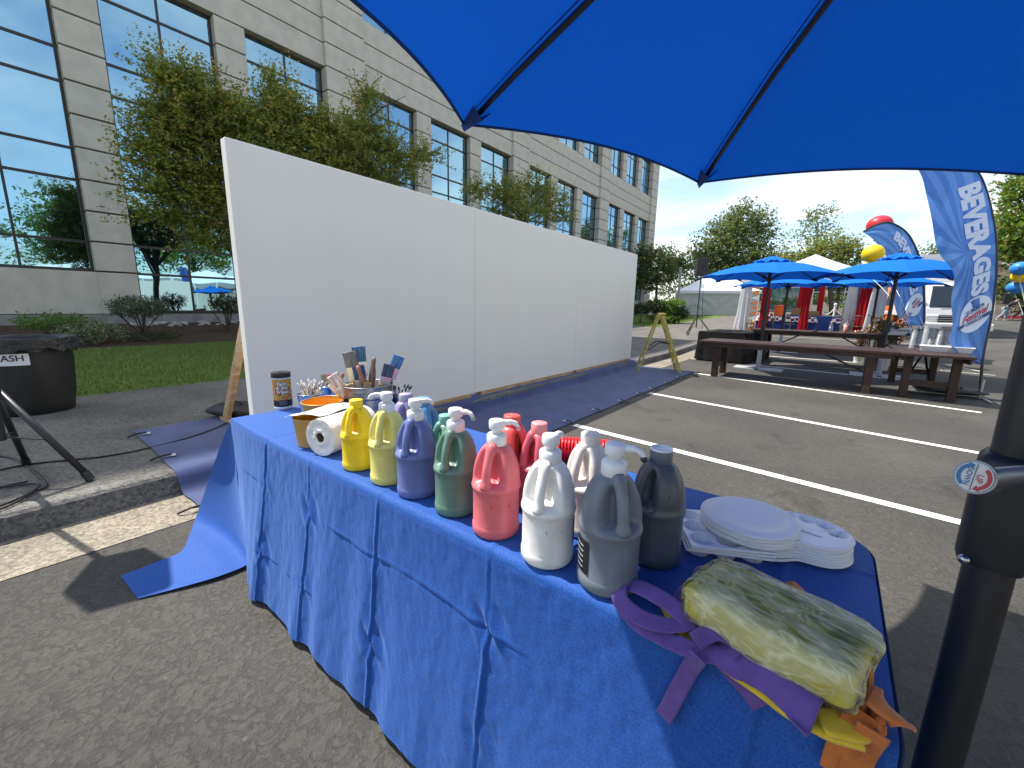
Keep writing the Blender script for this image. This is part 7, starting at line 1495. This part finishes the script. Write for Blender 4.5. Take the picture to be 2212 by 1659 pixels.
# low office with dark windows behind the open tent
q = atD(1850, 640, 52); lo = thing('far_building', (q.x, q.y, gz(60)), rad(-12), 'low office with white framed dark windows behind the open tent', 'building'); b = MB(); b.box((0, 0, 2.2), (34, 8, 5.2)); b.build('wall', mat('far_beige', (0.33, 0.30, 0.25), 0.85), lo)
for i in range(7):
    f = MB(); x = -13+i*4.2; f.box((x, -4.02, 2.4), (3.6, 0.1, 2.4)); w = f.build('window', mat('white_frame', (0.62, 0.62, 0.6), 0.6), lo)
    for s in (-1, 1):
        for z in (1.85, 3.05): f = MB(); f.box((x+s*0.88, -4.10, z), (1.62, 0.04, 1.02)); f.build('pane', M_wind, w)
b = MB(); b.box((0, 0, 4.95), (35, 9, 0.4)); b.build('roof_edge', mat('white_frame2', (0.5, 0.48, 0.44), 0.6), lo)
q = atD(1705, 640, 48); gl_ = thing('glass_kiosk', (q.x, q.y, gz(55)), rad(-5), 'small green glass kiosk seen between the tent drapes', 'building'); b = MB(); b.box((0, 0, 1.6), (3.4, 3, 3.3)); b.build('wall', mat('white_frame3', (0.6, 0.62, 0.62), 0.5), gl_)
for i in range(3):
    for z in (0.9, 2.2): b = MB(); b.box((-1.1+1.1*i, -1.53, z), (0.95, 0.04, 1.1)); b.build('pane', mat('green_glass', (0.10, 0.22, 0.22), 0.1, spec=0.8), gl_)
# dark blue banner on the right of the tent
t = thing('banner', (px_on(1872, 27.5), 27.6, gz(27)), label='dark blue hanging banner at the rear right of the open tent', cat='banner'); b = MB(); b.box((0, 0, 1.55), (0.95, 0.02, 1.7)); b.build('sheet', mat('navy_banner', (0.035, 0.05, 0.13), 0.7), t)
for s in (-1, 1): b = MB(); b.cyl((s*0.47, 0.03, 0), (s*0.47, 0.03, 2.45), 0.02, n=8); b.build('pole', M_pole, t)
b = MB(); b.cyl((0, -0.014, 1.62), (0, -0.018, 1.62), 0.10, n=16); b.build('emblem', mat('banner_emblem', (0.5, 0.55, 0.62), 0.6), t)
# sandwich board
q = ag(1903, 705); t = thing('sign_board', (q.x, q.y+3, gz(q.y+3)), rad(-4), 'white sign board reading LINE beside the orange truck', 'sign'); b = MB(); b.box((0, 0, 1.0), (1.4, 0.05, 1.9)); s_ = b.build('board', mat('board_white', (0.6, 0.59, 0.55), 0.7), t)
lettering('LINE', lambda x, y: (x, -0.028, 1.55+y), M_txb, s_, 0.42, 0.01)
lettering('BEGIN', lambda x, y: (x, -0.028, 1.10+y), M_txb, s_, 0.36, 0.01)
for s in (-1, 1): b = MB(); b.bar((s*0.6, 0.0, 0), (s*0.6, 0.0, 0.2), 0.05, 0.05); b.build('foot', M_pole, t)
# white rope fence
M_rope = mat('white_rope', (0.66, 0.64, 0.55), 0.8); rp_ = [(px_on(x, 34), 34.0) for x in (1742, 1772, 1806, 1846, 1884)]
for i, (x, y) in enumerate(rp_):
    t = thing('rope_post', (x, y, gz(y)+0.1), label='white rope post, %s of the row behind the open tent' % ['leftmost', 'second from left', 'middle one', 'second from right', 'rightmost'][i], cat='post'); b = MB(); b.cyl((0, 0, 0), (0, 0, 1.05), 0.06, n=10); b.build('shaft', M_pump, t); b = MB(); b.sphere((0, 0, 1.10), 0.09, 10, 7); b.build('ball_cap', M_pump, t, smooth=True)
b = MB()
for i in range(4):
    (x0, y0), (x1, y1) = rp_[i], rp_[i+1]; b.tube([(x0+(x1-x0)*q/10, y0, gz(34)+0.98-0.42*4*(q/10)*(1-q/10)) for q in range(11)], 0.035, 6)
b.build('rope', M_rope, smooth=True, label='drooping white rope slung between the white posts', cat='rope')
# bollard light and lamp posts
q = ag(1456, 698); t = thing('bollard_light', (q.x, q.y, terrain(q.x, q.y)), label='dark bollard light with a pale band on the lawn', cat='bollard'); b = MB(); b.cyl((0, 0, 0), (0, 0, 0.72), 0.10, n=14); b.build('shaft', mat('bronze_post', (0.045, 0.035, 0.03), 0.5), t); b = MB(); b.cyl((0, 0, 0.72), (0, 0, 0.86), 0.095, n=14); b.build('lens', M_pump, t); b = MB(); b.lathe([(0.11, 0.86), (0.11, 0.92), (0.05, 0.98)], 14); b.build('cap', MATS['bronze_post'], t)
q = ag(1400, 693); t = thing('garden_ornament', (-9.6, 24.0, terrain(-9.6, 24)), label='small pale yellow hydrant-like stub on the grass', cat='hydrant'); b = MB(); b.lathe([(0.07, 0), (0.08, 0.03), (0.055, 0.06), (0.055, 0.22), (0.07, 0.24), (0.05, 0.29), (0.01, 0.31)], 12); b.build('barrel', mat('pale_yellow_paint', (0.5, 0.42, 0.2), 0.6), t, smooth=True); b = MB(); b.cyl((-.1, 0, .17), (.1, 0, .17), .03, n=8); b.build('nozzle', MATS['pale_yellow_paint'], t)
q = atD(1462, 680, 34); t = thing('lamp_post', (q.x, q.y, terrain(q.x, q.y)), label='tall grey square lamp post between the dark maple and the tent', cat='lamp post'); b = MB(); b.box((0, 0, 1.9), (0.14, 0.14, 3.8)); b.build('post', mat('grey_post', (0.35, 0.35, 0.33), 0.6), t); b = MB(); b.box((0, 0, 3.85), (0.2, 0.2, 0.08)); b.box((0.0, 0, 0.06), (0.3, 0.3, 0.12)); b.build('cap', MATS['grey_post'], t)
# retaining wall and hedges by the end of the building
t = thing('retaining_wall', (-13.2, 36, terrain(-13.2, 36)), label='low beige retaining wall behind the clipped hedges', cat='wall'); b = MB(); b.box((-2.5, 0, 0.55), (6, 0.4, 1.1)); b.build('wall', M_wall, t); b = MB(); b.box((-2.5, 0, 1.14), (6.2, 0.5, 0.10)); b.build('coping', M_gable, t)
hd = [(1385, 668, 24, 14, 14, L_dark, 'dark round hedge at the foot of the dark maple'), (1445, 672, 22, 14, 14, L_green, 'light green round clipped hedge in the middle of the bed'), (1418, 660, 22, 18, 16, L_dark, 'tall dark bush behind the round clipped hedge'), (1468, 675, 20, 17, 16, L_dark, 'dark hedge mound next to the closed tent'), (1430, 687, 40, 7, 12, L_green, 'low green ground cover in front of the hedges'), (1448, 655, 34, 7, 8, L_green, 'flat topped green hedge behind the lamp post')]
for i, (x, y, rx, ry, D_, mm, lab) in enumerate(hd):
    D_ = 24; p = atD(x, y, D_); k = D_/FPX; g = terrain(p.x, p.y); t = thing('hedge', (p.x, p.y, g), label=lab, cat='hedge'); R_ = random.Random(40+i)
    crown(R_, [((p.x, p.y, max(p.z, g+ry*k*0.7)), (rx*k, rx*k, ry*k), 260)], 0.05, len(mm), twig=0.16, per=7, up=0.3).build('foliage', mm, t, org=(p.x, p.y, g)); b = MB(); b.cyl((0, 0, -0.02), (0, 0, 0.3), 0.05, n=6); b.build('stem', M_bark, t)
# background trees
def ftree(name, D_, clumps, size, mats, label, seed, base=None, bark=None, **kw):
    k = D_/FPX; cs = []
    for (x, y, rx, ry, n) in clumps: cs.append((tuple(atD(x, y, D_)), (rx*k, rx*k*0.9, ry*k), n))
    xm = sum(c[0] for c in clumps)/len(clumps) if base is None else base; p = atD(xm, 690, D_); g = terrain(min(p.x, 0) if p.x > -14 else p.x, p.y)
    return tree(name, (p.x, p.y, g), label, 'tree', cs, size, mats, r=0.28*size/0.16, seed=seed, bark=bark, group=None, top=tuple(Vector((sum(c[0][0] for c in cs)/len(cs), sum(c[0][1] for c in cs)/len(cs), sum(c[0][2] for c in cs)/len(cs)))), **kw)
def far_mass(name, D_, clumps, size, mats, label, cat, seed, **kw):
    k = D_/FPX; p = atD(sum(c[0] for c in clumps)/len(clumps), 690, D_); o_ = (p.x, p.y, gz(p.y))
    return crown(random.Random(seed), [(tuple(atD(x, y, D_)), (rx*k, rx*k*0.9, ry*k), n) for (x, y, rx, ry, n) in clumps], size, len(mats), **kw).build(name, mats, org=o_, label=label, cat=cat, kind='stuff')
ftree('willow_tree', 46, [(1560, 520, 42, 42, 110), (1600, 490, 36, 42, 100), (1640, 500, 28, 36, 60), (1530, 560, 34, 42, 80), (1585, 560, 55, 44, 150), (1640, 570, 34, 40, 70), (1540, 610, 44, 34, 70), (1605, 462, 16, 20, 24)], 0.15, L_birch, 'tall billowing grey green tree behind the closed white tent', 31, twig=2.0, per=13, droop=0.25, up=0.25, dens=2.4)
ftree('birch_tree', 60, [(1760, 480, 26, 30, 60), (1780, 455, 16, 18, 24), (1735, 505, 22, 28, 36), (1785, 510, 20, 28, 32)], 0.17, L_birch, 'airy drooping birch rising above the white tent roof', 32, twig=2.4, per=10, droop=0.7, bark=M_barkp, dens=1.1)
ftree('yellowing_tree', 40, [(1775, 550, 45, 26, 90), (1830, 545, 28, 22, 60), (1800, 530, 26, 16, 40), (1725, 560, 30, 16, 44), (1850, 570, 22, 18, 30)], 0.14, L_yel+L_green, 'yellow green leafy tree just behind the open tent roof', 33, twig=1.5, per=12, dens=1.5)
far_mass('distant_wood', 70, [(1440, 560, 22, 20, 50), (1470, 575, 30, 22, 70), (1500, 560, 14, 26, 30), (1690, 560, 34, 12, 50), (1660, 575, 30, 22, 50), (1455, 620, 40, 34, 90), (1560, 640, 60, 18, 70), (1650, 620, 60, 24, 80), (1720, 600, 50, 22, 60), (1830, 600, 50, 20, 60)], 0.22, L_dark+L_birch, 'dark distant wood showing between the trees behind the tents', 'wood', 34, twig=2.0, per=10, dens=1.6)
ftree('fringe_tree', 44, [(2020, 540, 14, 12, 26), (1998, 552, 10, 8, 14)], 0.14, L_birch, 'small distant tree top between the two flags', 35, twig=1.4, per=9)
ftree('street_tree', 20, [(2200, 430, 26, 20, 60), (2180, 500, 26, 34, 80), (2215, 480, 40, 50, 110), (2230, 400, 40, 30, 80), (2190, 545, 24, 20, 50), (2240, 540, 40, 40, 80)], 0.10, L_green+L_yel[:1], 'bright green leafy tree at the right edge behind the large flag', 36, base=2262, twig=1.0, per=12, dens=1.4)
ftree('street_tree', 30, [(2170, 620, 22, 26, 60), (2200, 640, 30, 26, 60), (2235, 620, 40, 40, 80)], 0.12, L_dark+L_birch, 'darker bushy tree behind the walking people', 37, base=2260, twig=1.0, per=12)
far_mass('bank_planting', 44, [(1760, 650, 30, 9, 60), (1700, 652, 40, 8, 50), (1795, 646, 30, 7, 50), (1845, 660, 34, 7, 60), (1900, 655, 26, 8, 40)], 0.12, L_yel[1:2]+L_green+L_birch, 'planted bank of grasses and shrubs behind the rope fence', 'planting', 38, twig=0.5, per=8)
ftree('young_tree', 42, [(1802, 610, 30, 18, 60), (1830, 600, 20, 14, 30)], 0.12, L_green, 'young tree with a dark trunk behind the rope fence', 39, base=1802, twig=0.8, per=9)
# ================================================================ ACROSS THE LOT (seen mirrored in the facade)
M_pt = mat('pole_tent_vinyl', (0.80, 0.80, 0.79), 0.5); M_ptw = mat('pole_tent_wall', (0.62, 0.60, 0.48), 0.7, var=0.08, vscale=0.8)
def pole_tent(y0, y1, label):
    t = thing('pole_tent', (11, (y0+y1)/2, 0), label=label, cat='tent'); O = (11, (y0+y1)/2, 0); x0, x1 = 6.0, 16.0; ym = (y0+y1)/2; E_ = 3.0
    b = MB()
    def rf(u, v):
        x = x0+(x1-x0)*u; y = y0+(y1-y0)*v; k = min(1-abs(u-0.5)*2, 1-abs(v-0.5)*2); return (x, y, E_+1.35*k**1.2+0.05*math.sin(v*9*PI)*max(0, 0.3-k))
    b.grid(rf, 24, 24); b.build('roof', M_pt, t, smooth=True, org=O)
    b = MB(); b.grid(lambda u, v: (x0-0.02, y0+(y1-y0)*u, E_-0.5*v*(0.85+0.15*math.sin(u*9*PI))), 40, 3); b.build('valance', mat('grey_valance', (0.35, 0.36, 0.35), 0.7), t, org=O)
    b = MB(); b.grid(lambda u, v: (x0+0.12+0.05*math.sin(u*40), y0+(y1-y0)*u, 0.02+(E_-0.1)*v), 60, 4); b.build('side_wall', M_ptw, t, smooth=True, org=O)
    for i in range(6):
        y = y0+(y1-y0)*i/5; b = MB(); b.cyl((x0-0.1, y, 0), (x0, y, E_), 0.07, n=8); b.build('pole', M_pump, t, org=O)
    return t
pole_tent(-7.6, 1.2, 'big white pole tent across the lot mirrored at the left end of the facade'); pole_tent(1.3, 10.1, 'middle white pole tent across the lot mirrored in the facade windows'); pole_tent(10.2, 18.6, 'third white pole tent across the lot mirrored in the tall window by the shrubs')
for i, (x, y, h, lab) in enumerate(((22, -10, 15, 'tall leafy tree across the lot behind the far pole tent'), (21, -2, 18, 'tallest leafy tree across the lot behind the pole tents'), (24, 7, 12, 'broad leafy tree across the lot mirrored in the tall window'), (26, 17, 10, 'lower leafy tree across the lot at the end of the row'))):
    cs = []; R_ = random.Random(60+i)
    for q in range(9): cs.append(((x+R_.gauss(0, 1.6), y+R_.gauss(0, 2.6), h*R_.uniform(0.30, 0.92)), (2.2, 2.4, 2.0), 80))
    tree('broadleaf_tree', (x, y, 0), lab, 'tree', cs, 0.17, L_green, r=0.3, top=(x, y, h*0.7), seed=70+i, twig=1.5, per=9)
